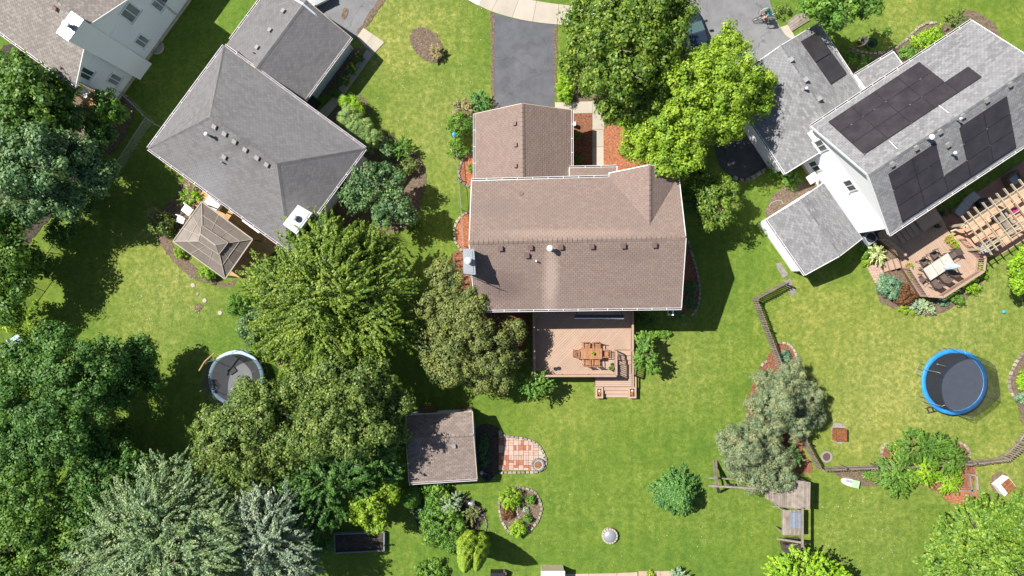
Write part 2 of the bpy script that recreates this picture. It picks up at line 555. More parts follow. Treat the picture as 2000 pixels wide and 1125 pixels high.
M = dict(
    lawn=LAWN(),
    asphalt=MAT("driveway_asphalt", (0.105, 0.108, 0.12), 0.85, 0.22, 1.2, 60, 0.3, stain=((0.14, 0.14, 0.15), 0.5, 0.55), cracks=.5),
    asphalt_old=MAT("old_asphalt", (0.19, 0.19, 0.195), 0.9, 0.16, 0.9, 60, 0.3, stain=((0.15, 0.145, 0.14), 0.7, 0.57), cracks=.8),
    asphalt_dark=MAT("dark_asphalt", (0.07, 0.07, 0.075), 0.85, 0.25, 1.5, 60, 0.3, cracks=.8),
    concrete=MAT("pale_concrete", (0.48, 0.425, 0.35), 0.85, 0.08, 0.9, 50, 0.2, rand=0.12),
    concrete_w=MAT("white_concrete", (0.74, 0.72, 0.68), 0.85, 0.06, 0.9, 50, 0.2, rand=0.08),
    stone=MAT("edging_stone", (0.44, 0.385, 0.31), 0.9, 0.3, 6, 40, 0.5, rand=0.45),
    stone_g=MAT("grey_stone", (0.34, 0.315, 0.28), 0.9, 0.25, 6, 40, 0.5, rand=0.4),
    mulch=MAT("red_mulch", (0.29, 0.125, 0.07), 0.95, 0.6, 9, 26, 1.0, stain=((0.16, 0.075, 0.04), 6, 0.5)),
    mulch_o=MAT("orange_mulch", (0.42, 0.165, 0.085), 0.95, 0.5, 9, 26, 1.0, stain=((0.24, 0.10, 0.05), 6, 0.55)),
    mulch_b=MAT("brown_mulch", (0.20, 0.145, 0.10), 0.95, 0.5, 9, 26, 1.0, stain=((0.09, 0.065, 0.045), 6, 0.52)),
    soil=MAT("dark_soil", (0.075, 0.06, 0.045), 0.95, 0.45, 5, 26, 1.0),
    deck=MAT("pink_brown_deck", (0.45, 0.315, 0.235), 0.7, 0.07, 1.0, 30, 0.15, rand=0.10),
    deckrail=MAT("deck_rail", (0.41, 0.28, 0.215), 0.7, 0.08, 2.0, 30, 0.1),
    felt=MAT("roof_felt", (0.10, 0.085, 0.08), 0.9, 0.2, 3, 30, 0.1),
    deckdark=MAT("deck_framing", (0.20, 0.10, 0.08), 0.8, 0.15, 2.0, 30, 0.1),
    tanwood=MAT("tan_deck_wood", (0.58, 0.36, 0.16), 0.75, 0.15, 2.0, 30, 0.2, rand=0.2),
    teak=MAT("teak_wood", (0.44, 0.21, 0.105), 0.55, 0.18, 5.0, 60, 0.15, rand=0.18),
    weathered=MAT("weathered_wood", (0.36, 0.30, 0.25), 0.85, 0.25, 3.0, 50, 0.4, rand=0.35),
    picket=MAT("grey_picket", (0.33, 0.27, 0.22), 0.85, 0.22, 4.0, 50, 0.4, rand=0.35),
    pergola=MAT("pergola_wood", (0.56, 0.47, 0.34), 0.8, 0.14, 3.0, 50, 0.3, rand=0.12),
    white=MAT("white_siding", (0.86, 0.86, 0.87), 0.55, 0.02, 0.5, 30, 0.05),
    whitetrim=MAT("white_trim", (0.82, 0.82, 0.82), 0.45, 0.03, 2, 30, 0.05),
    lilac=MAT("pale_gutter", (0.74, 0.70, 0.74), 0.45, 0.05, 2, 30, 0.05),
    blueside=MAT("pale_blue_siding", (0.62, 0.70, 0.76), 0.6, 0.04, 1, 30, 0.05),
    tanside=MAT("beige_siding", (0.55, 0.45, 0.36), 0.7, 0.05, 1, 30, 0.05),
    foundation=MAT("tan_foundation", (0.46, 0.40, 0.31), 0.9, 0.2, 3, 30, 0.4),
    trough=MAT("gutter_trough", (0.10, 0.07, 0.08), 0.7, 0.3, 3, 30, 0.1),
    metalw=MAT("galvanised_cap", (0.36, 0.385, 0.41), 0.35, 0.08, 3, 20, 0.05, metal=0.35, stain=((0.42, 0.40, 0.36), 1.2, 0.62)),
    grey=MAT("grey_plastic", (0.34, 0.36, 0.38), 0.55, 0.1, 3, 20, 0.05),
    black=MAT("black_plastic", (0.022, 0.022, 0.026), 0.6, 0.2, 3, 20, 0.05),
    darkmetal=MAT("dark_metal", (0.07, 0.06, 0.055), 0.5, 0.2, 3, 20, 0.05, metal=0.4),
    ventbrown=MAT("brown_vent", (0.20, 0.125, 0.115), 0.7, 0.1, 3, 20, 0.1),
    ventgrey=MAT("grey_vent", (0.30, 0.29, 0.28), 0.7, 0.1, 3, 20, 0.1),
    rust=MAT("rusty_steel", (0.34, 0.13, 0.05), 0.85, 0.5, 8, 30, 0.5, stain=((0.12, 0.05, 0.03), 5, 0.5)),
    blue=MAT("blue_pad", (0.028, 0.26, 0.66), 0.5, 0.18, 2.5, 20, 0.1),
    paleblue=MAT("faded_blue_pad", (0.42, 0.62, 0.80), 0.5, 0.14, 2.5, 20, 0.1, stain=((0.66, 0.68, 0.72), 1.5, 0.55)),
    mat=MAT("trampoline_mat", (0.052, 0.062, 0.085), 0.8, 0.08, 2.5, 60, 0.1),
    matg=MAT("grey_trampoline_mat", (0.15, 0.155, 0.165), 0.8, 0.08, 2.5, 60, 0.1),
    steel=MAT("galvanised_steel", (0.45, 0.46, 0.47), 0.4, 0.1, 5, 20, 0.05, metal=0.6),
    patio=MAT("stamped_patio", (0.34, 0.19, 0.155), 0.85, 0.16, 1.5, 30, 0.3, rand=0.12),
    patio_l=MAT("salmon_patio", (0.66, 0.38, 0.24), 0.85, 0.12, 1.5, 30, 0.3, rand=0.15),
    pink=MAT("pale_red_paver", (0.56, 0.38, 0.31), 0.9, 0.12, 5, 40, 0.3, rand=0.2),
    redp=MAT("terracotta_paver", (0.40, 0.15, 0.085), 0.9, 0.12, 5, 40, 0.3, rand=0.2),
    bark=MAT("tree_bark", (0.20, 0.16, 0.115), 0.95, 0.35, 8, 40, 0.8),
    barkl=MAT("pale_twigs", (0.34, 0.27, 0.20), 0.95, 0.3, 8, 40, 0.5),
    skin=MAT("skin", (0.60, 0.36, 0.26), 0.55, 0.05, 5, 40, 0.0),
    hair=MAT("brown_hair", (0.08, 0.045, 0.025), 0.6, 0.3, 20, 90, 0.2),
    turq=MAT("turquoise_cloth", (0.05, 0.46, 0.50), 0.85, 0.15, 8, 60, 0.2),
    cloth=MAT("white_cloth", (0.74, 0.74, 0.78), 0.85, 0.08, 8, 60, 0.2),
    denim=MAT("dark_cloth", (0.05, 0.06, 0.10), 0.85, 0.15, 8, 60, 0.2),
    terracotta=MAT("orange_plant", (0.55, 0.20, 0.05), 0.8, 0.3, 12, 60, 0.4),
    carpaint=MAT("white_car_paint", (0.76, 0.77, 0.78), 0.2, 0.02, 1, 20, 0.0, spec=0.6),
    cardark=MAT("dark_car_paint", (0.02, 0.03, 0.05), 0.15, 0.02, 1, 20, 0.0, spec=0.6),
    tinted=MAT("tinted_glass", (0.06, 0.10, 0.10), 0.08, 0.02, 1, 20, 0.0, spec=0.8),
    tabletop=MAT("grey_table_tile", (0.50, 0.48, 0.43), 0.5, 0.12, 4, 60, 0.1),
    wicker=MAT("dark_brown_mesh", (0.13, 0.095, 0.085), 0.8, 0.2, 9, 60, 0.3),
    lounger=MAT("grey_sling", (0.33, 0.37, 0.42), 0.75, 0.08, 5, 60, 0.1),
    limeplastic=MAT("pale_green_plastic", (0.38, 0.56, 0.32), 0.5, 0.08, 5, 60, 0.1),
    magenta=MAT("magenta_cloth", (0.45, 0.02, 0.16), 0.7, 0.1, 5, 60, 0.1),
    orange=MAT("orange_plastic", (0.75, 0.12, 0.03), 0.5, 0.1, 5, 60, 0.1),
    cyan=MAT("blue_plastic", (0.05, 0.42, 0.72), 0.4, 0.1, 5, 60, 0.05),
    yellowf=MAT("yellow_flowers", (0.75, 0.60, 0.03), 0.8, 0.2, 12, 60, 0.2),
    purplef=MAT("purple_flowers", (0.25, 0.10, 0.60), 0.8, 0.2, 12, 60, 0.2),
    redf=MAT("red_flowers", (0.42, 0.03, 0.03), 0.8, 0.3, 12, 60, 0.2),
    solar=MAT("solar_cells", (0.048, 0.040, 0.044), 0.28, 0.25, 1.3, 9, 0.0, spec=0.6),
    bluegrey=MAT("blue_grey_metal", (0.25, 0.28, 0.34), 0.5, 0.12, 5, 60, 0.1, rand=0.2),
    gable_roof=MAT("gazebo_panel", (0.215, 0.182, 0.155), 0.45, 0.12, 2.5, 18, 0.05, rand=0.2),
    gable_rib=MAT("gazebo_rib", (0.36, 0.31, 0.265), 0.6, 0.08, 2.5, 18, 0.05),
)


def GLASS(name, col):
    m, nt, N, L, bs = newmat(name)
    pos = N.new("ShaderNodeNewGeometry").outputs["Position"]
    c = ramp(N, L, noise(N, L, pos, 1.1, 2), [(0.3, [x * 0.7 for x in col]), (0.7, [x * 1.25 for x in col])])
    L.new(c, bs.inputs["Base Color"])
    bs.inputs["Roughness"].default_value = 0.06
    bs.inputs["Specular IOR Level"].default_value = 0.7
    return m


def NET(name, col, clear):
    m, nt, N, L, bs = newmat(name)
    bs.inputs["Base Color"].default_value = c4(col)
    bs.inputs["Roughness"].default_value = 0.8
    tr = N.new("ShaderNodeBsdfTransparent")
    mx = N.new("ShaderNodeMixShader")
    mx.inputs[0].default_value = clear
    L.new(bs.outputs[0], mx.inputs[1])
    L.new(tr.outputs[0], mx.inputs[2])
    L.new(mx.outputs[0], N["Material Output"].inputs[0])
    return m


M["glass"] = GLASS("window_glass", (0.05, 0.07, 0.07))
M["blind"] = GLASS("window_blind_glass", (0.25, 0.28, 0.30))
M["net"] = NET("safety_net", (0.02, 0.02, 0.022), 0.46)
M["net_grey"] = NET("grey_safety_net", (0.10, 0.10, 0.105), 0.28)
M["chainlink"] = NET("chain_link", (0.45, 0.46, 0.47), 0.80)

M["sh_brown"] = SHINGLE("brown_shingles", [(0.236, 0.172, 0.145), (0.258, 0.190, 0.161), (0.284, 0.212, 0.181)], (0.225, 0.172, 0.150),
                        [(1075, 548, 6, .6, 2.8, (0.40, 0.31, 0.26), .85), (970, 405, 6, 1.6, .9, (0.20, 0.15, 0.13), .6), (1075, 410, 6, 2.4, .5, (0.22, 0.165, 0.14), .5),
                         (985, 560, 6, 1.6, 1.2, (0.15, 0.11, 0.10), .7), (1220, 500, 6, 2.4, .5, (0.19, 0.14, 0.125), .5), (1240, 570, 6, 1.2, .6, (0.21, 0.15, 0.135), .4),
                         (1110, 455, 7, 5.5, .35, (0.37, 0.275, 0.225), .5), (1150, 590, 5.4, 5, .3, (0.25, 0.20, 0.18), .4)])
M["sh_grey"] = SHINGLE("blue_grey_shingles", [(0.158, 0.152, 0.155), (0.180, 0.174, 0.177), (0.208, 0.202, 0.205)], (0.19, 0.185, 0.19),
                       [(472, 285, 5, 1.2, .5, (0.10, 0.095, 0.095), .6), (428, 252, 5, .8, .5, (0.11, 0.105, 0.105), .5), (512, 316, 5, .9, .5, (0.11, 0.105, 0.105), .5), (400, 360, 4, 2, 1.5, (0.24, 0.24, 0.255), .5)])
M["sh_tan"] = SHINGLE("taupe_shingles", [(0.215, 0.19, 0.172), (0.265, 0.238, 0.218), (0.33, 0.30, 0.275)], (0.25, 0.215, 0.195))
M["sh_light"] = SHINGLE("light_grey_shingles", [(0.185, 0.185, 0.19), (0.235, 0.235, 0.24), (0.30, 0.30, 0.305)], (0.28, 0.28, 0.29))
M["sh_shed"] = SHINGLE("shed_shingles", [(0.21, 0.165, 0.145), (0.255, 0.205, 0.18), (0.31, 0.255, 0.225)], (0.20, 0.155, 0.13))

LF = dict(
    maple=LEAF("maple_leaf", [(0.040, 0.095, 0.014), (0.095, 0.17, 0.022), (0.23, 0.295, 0.05)], 0.30),
    garden=LEAF("mid_green_leaf", [(0.032, 0.092, 0.016), (0.072, 0.155, 0.024), (0.16, 0.26, 0.05)], 0.28),
    poplar=LEAF("poplar_leaf", [(0.042, 0.11, 0.014), (0.105, 0.20, 0.024), (0.25, 0.35, 0.05)], 0.28),
    teal=LEAF("teal_leaf", [(0.045, 0.105, 0.030), (0.085, 0.165, 0.060), (0.20, 0.29, 0.15)], 0.22, (0.12, 0.25, 0.06)),
    lime=LEAF("yellow_green_leaf", [(0.115, 0.215, 0.016), (0.19, 0.305, 0.024), (0.30, 0.40, 0.05)], 0.32, (0.26, 0.38, 0.03)),
    deep=LEAF("deep_green_leaf", [(0.030, 0.090, 0.018), (0.058, 0.14, 0.028), (0.12, 0.22, 0.05)], 0.24, (0.09, 0.2, 0.03)),
    ash=LEAF("ash_leaf", [(0.060, 0.125, 0.016), (0.125, 0.205, 0.026), (0.27, 0.33, 0.06)], 0.32),
    olive=LEAF("olive_leaf", [(0.085, 0.115, 0.030), (0.135, 0.17, 0.048), (0.21, 0.235, 0.085)], 0.25, (0.2, 0.22, 0.05), dry=((0.26, 0.15, 0.09), 2.6, 0.62)),
    oak=LEAF("olive_green_leaf", [(0.048, 0.095, 0.018), (0.100, 0.160, 0.032), (0.22, 0.275, 0.085)], 0.27, (0.2, 0.25, 0.04)),
    silver=LEAF("silver_leaf", [(0.065, 0.13, 0.035), (0.125, 0.20, 0.08), (0.33, 0.40, 0.26)], 0.28, (0.2, 0.28, 0.08)),
    silverblue=LEAF("silver_blue_leaf", [(0.070, 0.125, 0.060), (0.15, 0.215, 0.135), (0.37, 0.42, 0.34)], 0.22, (0.2, 0.28, 0.16)),
    spruce=LEAF("blue_spruce_needle", [(0.085, 0.130, 0.062), (0.145, 0.190, 0.098), (0.235, 0.265, 0.16)], 0.12, (0.14, 0.2, 0.08), clump=1.3, dry=((0.36, 0.28, 0.15), 2.6, 0.56)),
    pine=LEAF("green_spruce_needle", [(0.045, 0.125, 0.030), (0.08, 0.19, 0.045), (0.13, 0.26, 0.07)], 0.16, (0.1, 0.25, 0.04)),
    yew=LEAF("yew_needle", [(0.045, 0.105, 0.016), (0.075, 0.16, 0.022), (0.13, 0.24, 0.03)], 0.18, (0.12, 0.25, 0.02)),
    limeyew=LEAF("new_growth_needle", [(0.12, 0.24, 0.015), (0.19, 0.34, 0.02), (0.28, 0.43, 0.03)], 0.28, (0.25, 0.42, 0.02)),
    gold=LEAF("golden_arborvitae_leaf", [(0.10, 0.18, 0.016), (0.19, 0.29, 0.024), (0.30, 0.40, 0.04)], 0.22, (0.4, 0.42, 0.02)),
    hedge=LEAF("arborvitae_leaf", [(0.13, 0.21, 0.065), (0.20, 0.30, 0.095), (0.28, 0.39, 0.14)], 0.18),
    bushg=LEAF("bush_leaf", [(0.055, 0.14, 0.022), (0.10, 0.21, 0.03), (0.17, 0.30, 0.05)], 0.28),
    juniper=LEAF("juniper_needle", [(0.065, 0.15, 0.085), (0.115, 0.22, 0.13), (0.19, 0.31, 0.20)], 0.15, (0.1, 0.25, 0.1)),
    bronze=LEAF("bronze_leaf", [(0.075, 0.03, 0.015), (0.125, 0.055, 0.022), (0.19, 0.095, 0.04)], 0.2, (0.2, 0.08, 0.02)),
    varieg=LEAF("variegated_leaf", [(0.17, 0.28, 0.06), (0.38, 0.45, 0.20), (0.58, 0.62, 0.38)], 0.25),
    straw=LEAF("straw_grass", [(0.13, 0.12, 0.05), (0.28, 0.24, 0.12), (0.40, 0.35, 0.20)], 0.2),
    bluegr=LEAF("pale_sage_leaf", [(0.14, 0.22, 0.12), (0.24, 0.33, 0.20), (0.38, 0.46, 0.33)], 0.22),
    shade=LEAF("ivy_leaf", [(0.03, 0.09, 0.03), (0.05, 0.13, 0.045), (0.10, 0.20, 0.09)], 0.2),
)



# ------------------------------------------------------------------ clipping, roofs, boards
def clip(poly, axis, val, keep_greater):
    out = []
    n = len(poly)
    for i in range(n):
        a, b = poly[i], poly[(i + 1) % n]
        da = (a[axis] - val) * (1 if keep_greater else -1)
        db = (b[axis] - val) * (1 if keep_greater else -1)
        if da >= 0:
            out.append(a)
        if (da > 0 and db < 0) or (da < 0 and db > 0):
            t = da / (da - db)
            out.append((a[0] + (b[0] - a[0]) * t, a[1] + (b[1] - a[1]) * t))
    return out


def area2(p):
    return 0.5 * sum(p[i][0] * p[(i + 1) % len(p)][1] - p[(i + 1) % len(p)][0] * p[i][1] for i in range(len(p)))


def shingle_face(g, pts, tab=0.27, course=0.145, rnd=RNG):
    pl = Plane(pts[0], pts[1], pts[2])
    poly = [pl.uw(p) for p in pts]
    if area2(poly) < 0:
        poly.reverse()
    w0, w1 = min(p[1] for p in poly), max(p[1] for p in poly)
    k, w = 0, w0
    while w < w1 - 1e-4:
        strip = clip(clip(poly, 1, w, True), 1, w + course, False)
        if len(strip) >= 3:
            u0, u1 = min(p[0] for p in strip), max(p[0] for p in strip)
            u = math.floor(u0 / tab) * tab + (0.5 * tab if k % 2 else 0) - tab
            while u < u1:
                tw = tab
                if u + tw > u0:
                    cell = clip(clip(strip, 0, u + 0.008, True), 0, u + tw - 0.008, False)
                    if len(cell) >= 3 and abs(area2(cell)) > 1e-4:
                        lo, hi = 0.020 + rnd.random() * 0.007, 0.007
                        top = [pl.at(a, b, lo + (hi - lo) * (b - w) / course) for a, b in cell]
                        g.poly(top)
                        for i in range(len(cell)):
                            a, b = cell[i], cell[(i + 1) % len(cell)]
                            if abs(a[1] - w) < 1e-5 and abs(b[1] - w) < 1e-5:
                                g.poly([pl.at(a[0], a[1], 0.0), pl.at(b[0], b[1], 0.0), top[(i + 1) % len(cell)], top[i]])
                u += tw
        w += course
        k += 1


def roof(house, faces, shmat, edge='whitetrim', thick=0.16, caps=(), sh=True):
    g = G()
    flat = []
    for f in faces:                       # each roof face is made truly flat (least squares plane, heights only)
        A = np.array([[p.x, p.y, 1.0] for p in f])
        k = np.linalg.lstsq(A, np.array([p.z for p in f]), rcond=None)[0]
        flat.append([Vector((p.x, p.y, k[0] * p.x + k[1] * p.y + k[2])) for p in f])
    faces = flat
    for f in faces:
        g.slab(f, Vector((0, 0, -thick)))
    r = g.build("roof", M['felt'], house)
    cnt = {}
    for f in faces:
        for a, b in zip(f, f[1:] + f[:1]):
            k = frozenset(((round(a.x, 1), round(a.y, 1)), (round(b.x, 1), round(b.y, 1))))
            cnt.setdefault(k, []).append((a, b))
    fa = G()
    for v in cnt.values():
        if len(v) == 1:
            a, b = v[0]
            fa.beam(a - Vector((0, 0, thick * .5 - .004)), b - Vector((0, 0, thick * .5 - .004)), .045, thick + .03)
    fa.build("fascia", M[edge], r)
    s = G()
    for f in faces:
        shingle_face(s, f)
    tag(s.build("shingles", M[shmat], r), kind="stuff")
    if caps:
        c = G()
        for a, b in caps:
            a, b = Vector(a), Vector(b)
            n = max(1, int((b - a).length / 0.3))
            for i in range(n):
                p, q = a.lerp(b, i / n), a.lerp(b, (i + 0.92) / n)
                d = (q - p).normalized()
                sd = d.cross(Vector((0, 0, 1))).normalized() * 0.15
                up = Vector((0, 0, 0.045 + RNG.random() * .008))
                lo = Vector((0, 0, -0.03))
                c.poly([p + up, q + up, q + sd + lo, p + sd + lo])
                c.poly([q + up, p + up, p - sd + lo, q - sd + lo])
        tag(c.build("ridge_caps", M[shmat], r), kind="stuff")
    return r


def gutter(house, a, b, out, mat='whitetrim', hangers=True):
    """a-b eave line, out = outward horizontal direction"""
    a, b = Vector(a), Vector(b)
    d = (b - a).normalized()
    g = G()
    z = Vector((0, 0, -0.03))
    g.beam(a + out * 0.125 + z, b + out * 0.125 + z, 0.025, 0.11)
    g.beam(a + out * 0.012 + z, b + out * 0.012 + z, 0.02, 0.11)
    g.beam(a + out * 0.07 + Vector((0, 0, -.08)), b + out * 0.07 + Vector((0, 0, -.08)), 0.12, 0.02)
    if hangers:
        n = int((b - a).length / 0.95)
        for i in range(1, n):
            p = a.lerp(b, i / n) + Vector((0, 0, 0.028))
            g.beam(p - out * 0.02, p + out * 0.135, 0.03, 0.012)
    o = g.build("gutter", M[mat], house)
    t = G()
    t.beam(a + out * 0.07 + Vector((0, 0, -.062)) + d * .02, b + out * 0.07 + Vector((0, 0, -.062)) - d * .02, 0.085, 0.014)
    t.build("gutter_bed", M['trough'], o)
    return o


def walls(house, ring, mat, name="wall", base=None, z0=0.0):
    """ring: list of (xy Vector, top z) around the house; gable peaks may be extra points"""
    n = len(ring)
    for i in range(n):
        a, b = ring[i], ring[(i + 1) % n]
        g = G()
        out = Vector((b[0].y - a[0].y, a[0].x - b[0].x, 0)).normalized()
        t = 0.12
        g.box8([(a[0].x, a[0].y, z0), (b[0].x, b[0].y, z0), (b[0].x - out.x * t, b[0].y - out.y * t, z0), (a[0].x - out.x * t, a[0].y - out.y * t, z0)],
               [(a[0].x, a[0].y, a[1]), (b[0].x, b[0].y, b[1]), (b[0].x - out.x * t, b[0].y - out.y * t, b[1]), (a[0].x - out.x * t, a[0].y - out.y * t, a[1])])
        # clapboards: thin proud laps joined to the wall
        L = (b[0] - a[0]).length
        zt = min(a[1], b[1])
        k = int((zt - z0 - 0.35) / 0.2)
        for j in range(k):
            z = z0 + 0.35 + j * 0.2
            p = Vector((a[0].x, a[0].y, z)) + out * 0.006
            q = Vector((b[0].x, b[0].y, z)) + out * 0.006
            g.beam(p, q, 0.014, 0.02)
        w = g.build(name, M[mat], house)
        if base:
            f = G()
            p = Vector((a[0].x, a[0].y, 0.15)) + out * 0.02
            q = Vector((b[0].x, b[0].y, 0.15)) + out * 0.02
            f.beam(p, q, 0.06, 0.3)
            f.build("foundation", M[base], house)


def inset(pts, d):
    """inset a convex CCW quad (xy) by d"""
    n = len(pts)
    res = []
    for i in range(n):
        p0, p1, p2 = pts[i - 1], pts[i], pts[(i + 1) % n]
        e1, e2 = (p1 - p0), (p2 - p1)
        e1.z = e2.z = 0
        e1.normalize()
        e2.normalize()
        n1, n2 = Vector((-e1.y, e1.x, 0)), Vector((-e2.y, e2.x, 0))
        den = 1 + n1.dot(n2)
        res.append(Vector((p1.x, p1.y, 0)) + (n1 + n2) * (d / den))
    return res


def gable_house(house, E, R, hE, hR, shmat, wallmat, edge='whitetrim', over=0.35, caps=True, base=None, gut=('a', 'b'), gmat='whitetrim'):
    """E: eave corners e0,e1 (first eave), e2,e3 (second eave) CCW seen from above; R ridge ends r0 (between e3,e0), r1 (between e1,e2)"""
    e = [W(*p, hE) if len(p) == 2 else W(*p) for p in E]
    r = [W(*p, hR) if len(p) == 2 else W(*p) for p in R]
    rf = roof(house, [[e[0], e[1], r[1], r[0]], [e[2], e[3], r[0], r[1]]], shmat, edge, caps=[(r[0], r[1])] if caps else ())
    q = inset([Vector((p.x, p.y, 0)) for p in e], over)
    half = ((e[1] + e[2]) / 2 - e[1])
    half.z = 0
    sl = (r[1].z - e[1].z) / half.length
    zt = hE + over * sl - 0.17
    m1 = (q[1] + q[2]) / 2
    m0 = (q[3] + q[0]) / 2
    zp = r[1].z - 0.17
    walls(house, [(q[0], zt), (q[1], zt), (m1, zp), (q[2], zt), (q[3], zt), (m0, zp)], wallmat, base=base)
    for k, (a, b) in zip('ab', ((e[0], e[1]), (e[2], e[3]))):
        if k in gut:
            d = (b - a).normalized()
            gutter(house, a, b, Vector((d.y, -d.x, 0)).normalized(), gmat)
    return rf, e, r, q


def window(house, c, u, w, h, out, panes=2, glass='glass', frame='whitetrim', vertical_split=True):
    """c centre on the wall, u horizontal direction in wall, out outward normal"""
    z = Vector((0, 0, 1))
    g = G()
    c = Vector(c) + out * 0.02
    f = 0.07
    for s in (-1, 1):
        g.box(c + u * (s * (w / 2 + f / 2)), (f, 0.1, h + 2 * f), u=u, v=out, w=z)
        g.box(c + z * (s * (h / 2 + f / 2)), (w - 0.002, 0.1, f), u=u, v=out, w=z)
    g.box(c - z * (h / 2 + f + 0.025) + out * .03, (w + 0.25, 0.14, 0.04), u=u, v=out, w=z)
    if panes == 2:
        g.box(c, (0.05, 0.09, h - .002) if vertical_split else (w - .002, 0.09, 0.05), u=u, v=out, w=z)
    wd = g.build("window", M[frame], house)
    for k in range(panes):
        if vertical_split:
            cc = c + u * ((k + 0.5) / panes - 0.5) * w
            sz = (w / panes - 0.055, 0.02, h - 0.004)
        else:
            cc = c + z * ((k + 0.5) / panes - 0.5) * h
            sz = (w - 0.004, 0.02, h / panes - 0.055)
        G().box(cc + out * 0.004, sz, u=u, v=out, w=z).build("pane", M[glass if k == 0 else glass], wd)
    return wd


def box_vent(rf, pl, x, y, mat='ventbrown', sz=0.30):
    p = pl.hit(x, y)
    g = G()
    a = sz / 2
    lo = [pl.at(*pl.uw(p + pl.u * dx + pl.w * dy), .02) for dx, dy in ((-a, -a), (a, -a), (a, a), (-a, a))]
    b = a * 0.86
    hi = [pl.at(*pl.uw(p + pl.u * dx + pl.w * dy), .17) for dx, dy in ((-b, -b), (b, -b), (b, b), (-b, b))]
    g.box8(lo, hi)
    b = a * 1.05
    lid = [pl.at(*pl.uw(p + pl.u * dx + pl.w * dy), .172) for dx, dy in ((-b, -b), (b, -b), (b, b), (-b, b))]
    g.slab(lid, pl.n * -0.02 + Vector((0, 0, 0)))
    for i, v in enumerate(g.v[-4:]):
        pass
    return g.build("roof_vent", M[mat], rf)


def pipe_vent(rf, pl, x, y, r=0.1, h=0.5, cap=True, mat='metalw'):
    p = pl.hit(x, y)
    top = p + Vector((0, 0, h))
    g = G().cyl(p - Vector((0, 0, .05)), top, r * 0.75, n=12)
    o = g.build("vent_pipe", M[mat], rf)
    if cap:
        G().lathe(top, [(r * 1.3, 0.0), (r * 1.35, 0.06), (r * 0.9, 0.12), (0.001, 0.15)], 14).build("vent_cap", M['whitetrim'], o)
    return o


def chimney(house, quad, h, drop, mat='blueside', flue=None, label=None):
    """quad: image corners of the cap at height h"""
    t = [W(x, y, h) for x, y in quad]
    if (t[1] - t[0]).cross(t[2] - t[0]).z < 0:
        t.reverse()
    g = G()
    g.prism([(p.x, p.y) for p in inset(t, 0.05)], drop, h - 0.06)
    c = g.build("chimney", M[mat], house)
    k = G()
    k.prism([(p.x, p.y) for p in t], h - 0.06, h)
    m = sum(t, Vector()) / 4
    k.prism([(p.x, p.y) for p in inset(t, 0.12)], h, h + 0.03)
    k.build("chimney_cap", M['metalw'], c)
    f = W(flue[0], flue[1], h + 0.35) if flue else m
    fl = G().cyl((f.x, f.y, h), (f.x, f.y, h + 0.3), 0.13, n=16).build("flue", M['steel'], c)
    G().lathe((f.x, f.y, h + 0.3), [(0.2, 0), (0.21, 0.1), (0.15, 0.16), (0.001, 0.2)], 18).build("flue_cap", M['whitetrim'], c)
    return c


def boards(parent, poly, z, ang, wdt, mat, name="deck_board", gap=0.012, th=0.03, maxlen=None, kindstuff=False):
    """individual boards clipped to a world xy polygon; ang = direction of boards (radians)"""
    ca, sa = math.cos(ang), math.sin(ang)
    rot = [(p[0] * ca + p[1] * sa, -p[0] * sa + p[1] * ca) for p in poly]
    v0, v1 = min(p[1] for p in rot), max(p[1] for p in rot)
    out = []
    v = v0
    while v < v1:
        s = clip(clip(rot, 1, v, True), 1, v + wdt - gap, False)
        v += wdt
        if len(s) < 3 or abs(area2(s)) < 0.005:
            continue
        segs = [s]
        if maxlen:
            u0, u1 = min(p[0] for p in s), max(p[0] for p in s)
            segs, u = [], u0 - RNG.random() * maxlen
            while u < u1:
                q = clip(clip(s, 0, u, True), 0, u + maxlen - gap, False)
                if len(q) >= 3 and abs(area2(q)) > 0.003:
                    segs.append(q)
                u += maxlen
        for q in segs:
            dz = RNG.random() * 0.004
            w = [(x * ca - y * sa, x * sa + y * ca) for x, y in q]
            if area2(w) < 0:
                w.reverse()
            out.append(G().prism(w, z - th, z + dz).build(name, M[mat], parent))
    return out


def piece_mesh(name, g, mat):
    me = bpy.data.meshes.new(name)
    me.from_pydata([tuple(p) for p in g.v], [], g.f)
    me.materials.append(mat)
    return me


def place(name, me, parent, world_pos, rz=0.0, scale=None, rot=None):
    o = bpy.data.objects.new(name, me)
    COL.objects.link(o)
    o.parent = parent
    o.location = Vector(world_pos) - OFF.get(parent.name, Vector())
    if rot is not None:
        o.rotation_mode = 'QUATERNION'
        o.rotation_quaternion = rot
    else:
        o.rotation_euler = (0, 0, rz)
    if scale:
        o.scale = scale
    OFF[o.name] = Vector(world_pos)
    return o


def rock_mesh(mat, seed=0):
    rnd = random.Random(seed)
    g = G()
    lo = [(-.5, -.5, 0), (.5, -.5, 0), (.5, .5, 0), (-.5, .5, 0)]
    hi = [(-.42 + rnd.uniform(-.06, .06), -.4, .9), (.42, -.42 + rnd.uniform(-.06, .06), 1), (.4, .42, .92), (-.4 + rnd.uniform(-.06, .06), .4, 1)]
    g.box8([Vector(p) for p in lo], [Vector(p) for p in hi])
    g.add([(-.3, -.3, 1.08), (.3, -.3, 1.1), (.3, .3, 1.06), (-.3, .3, 1.1)], [(0, 1, 2, 3)])
    b = len(g.v)
    for i in range(4):
        g.f.append((b - 8 + i, b - 8 + (i + 1) % 4, b - 4 + (i + 1) % 4, b - 4 + i))
    g.f = [f for f in g.f if f != (4, 5, 6, 7)]
    return piece_mesh("edging_stone", g, M[mat])


ROCKS = {}


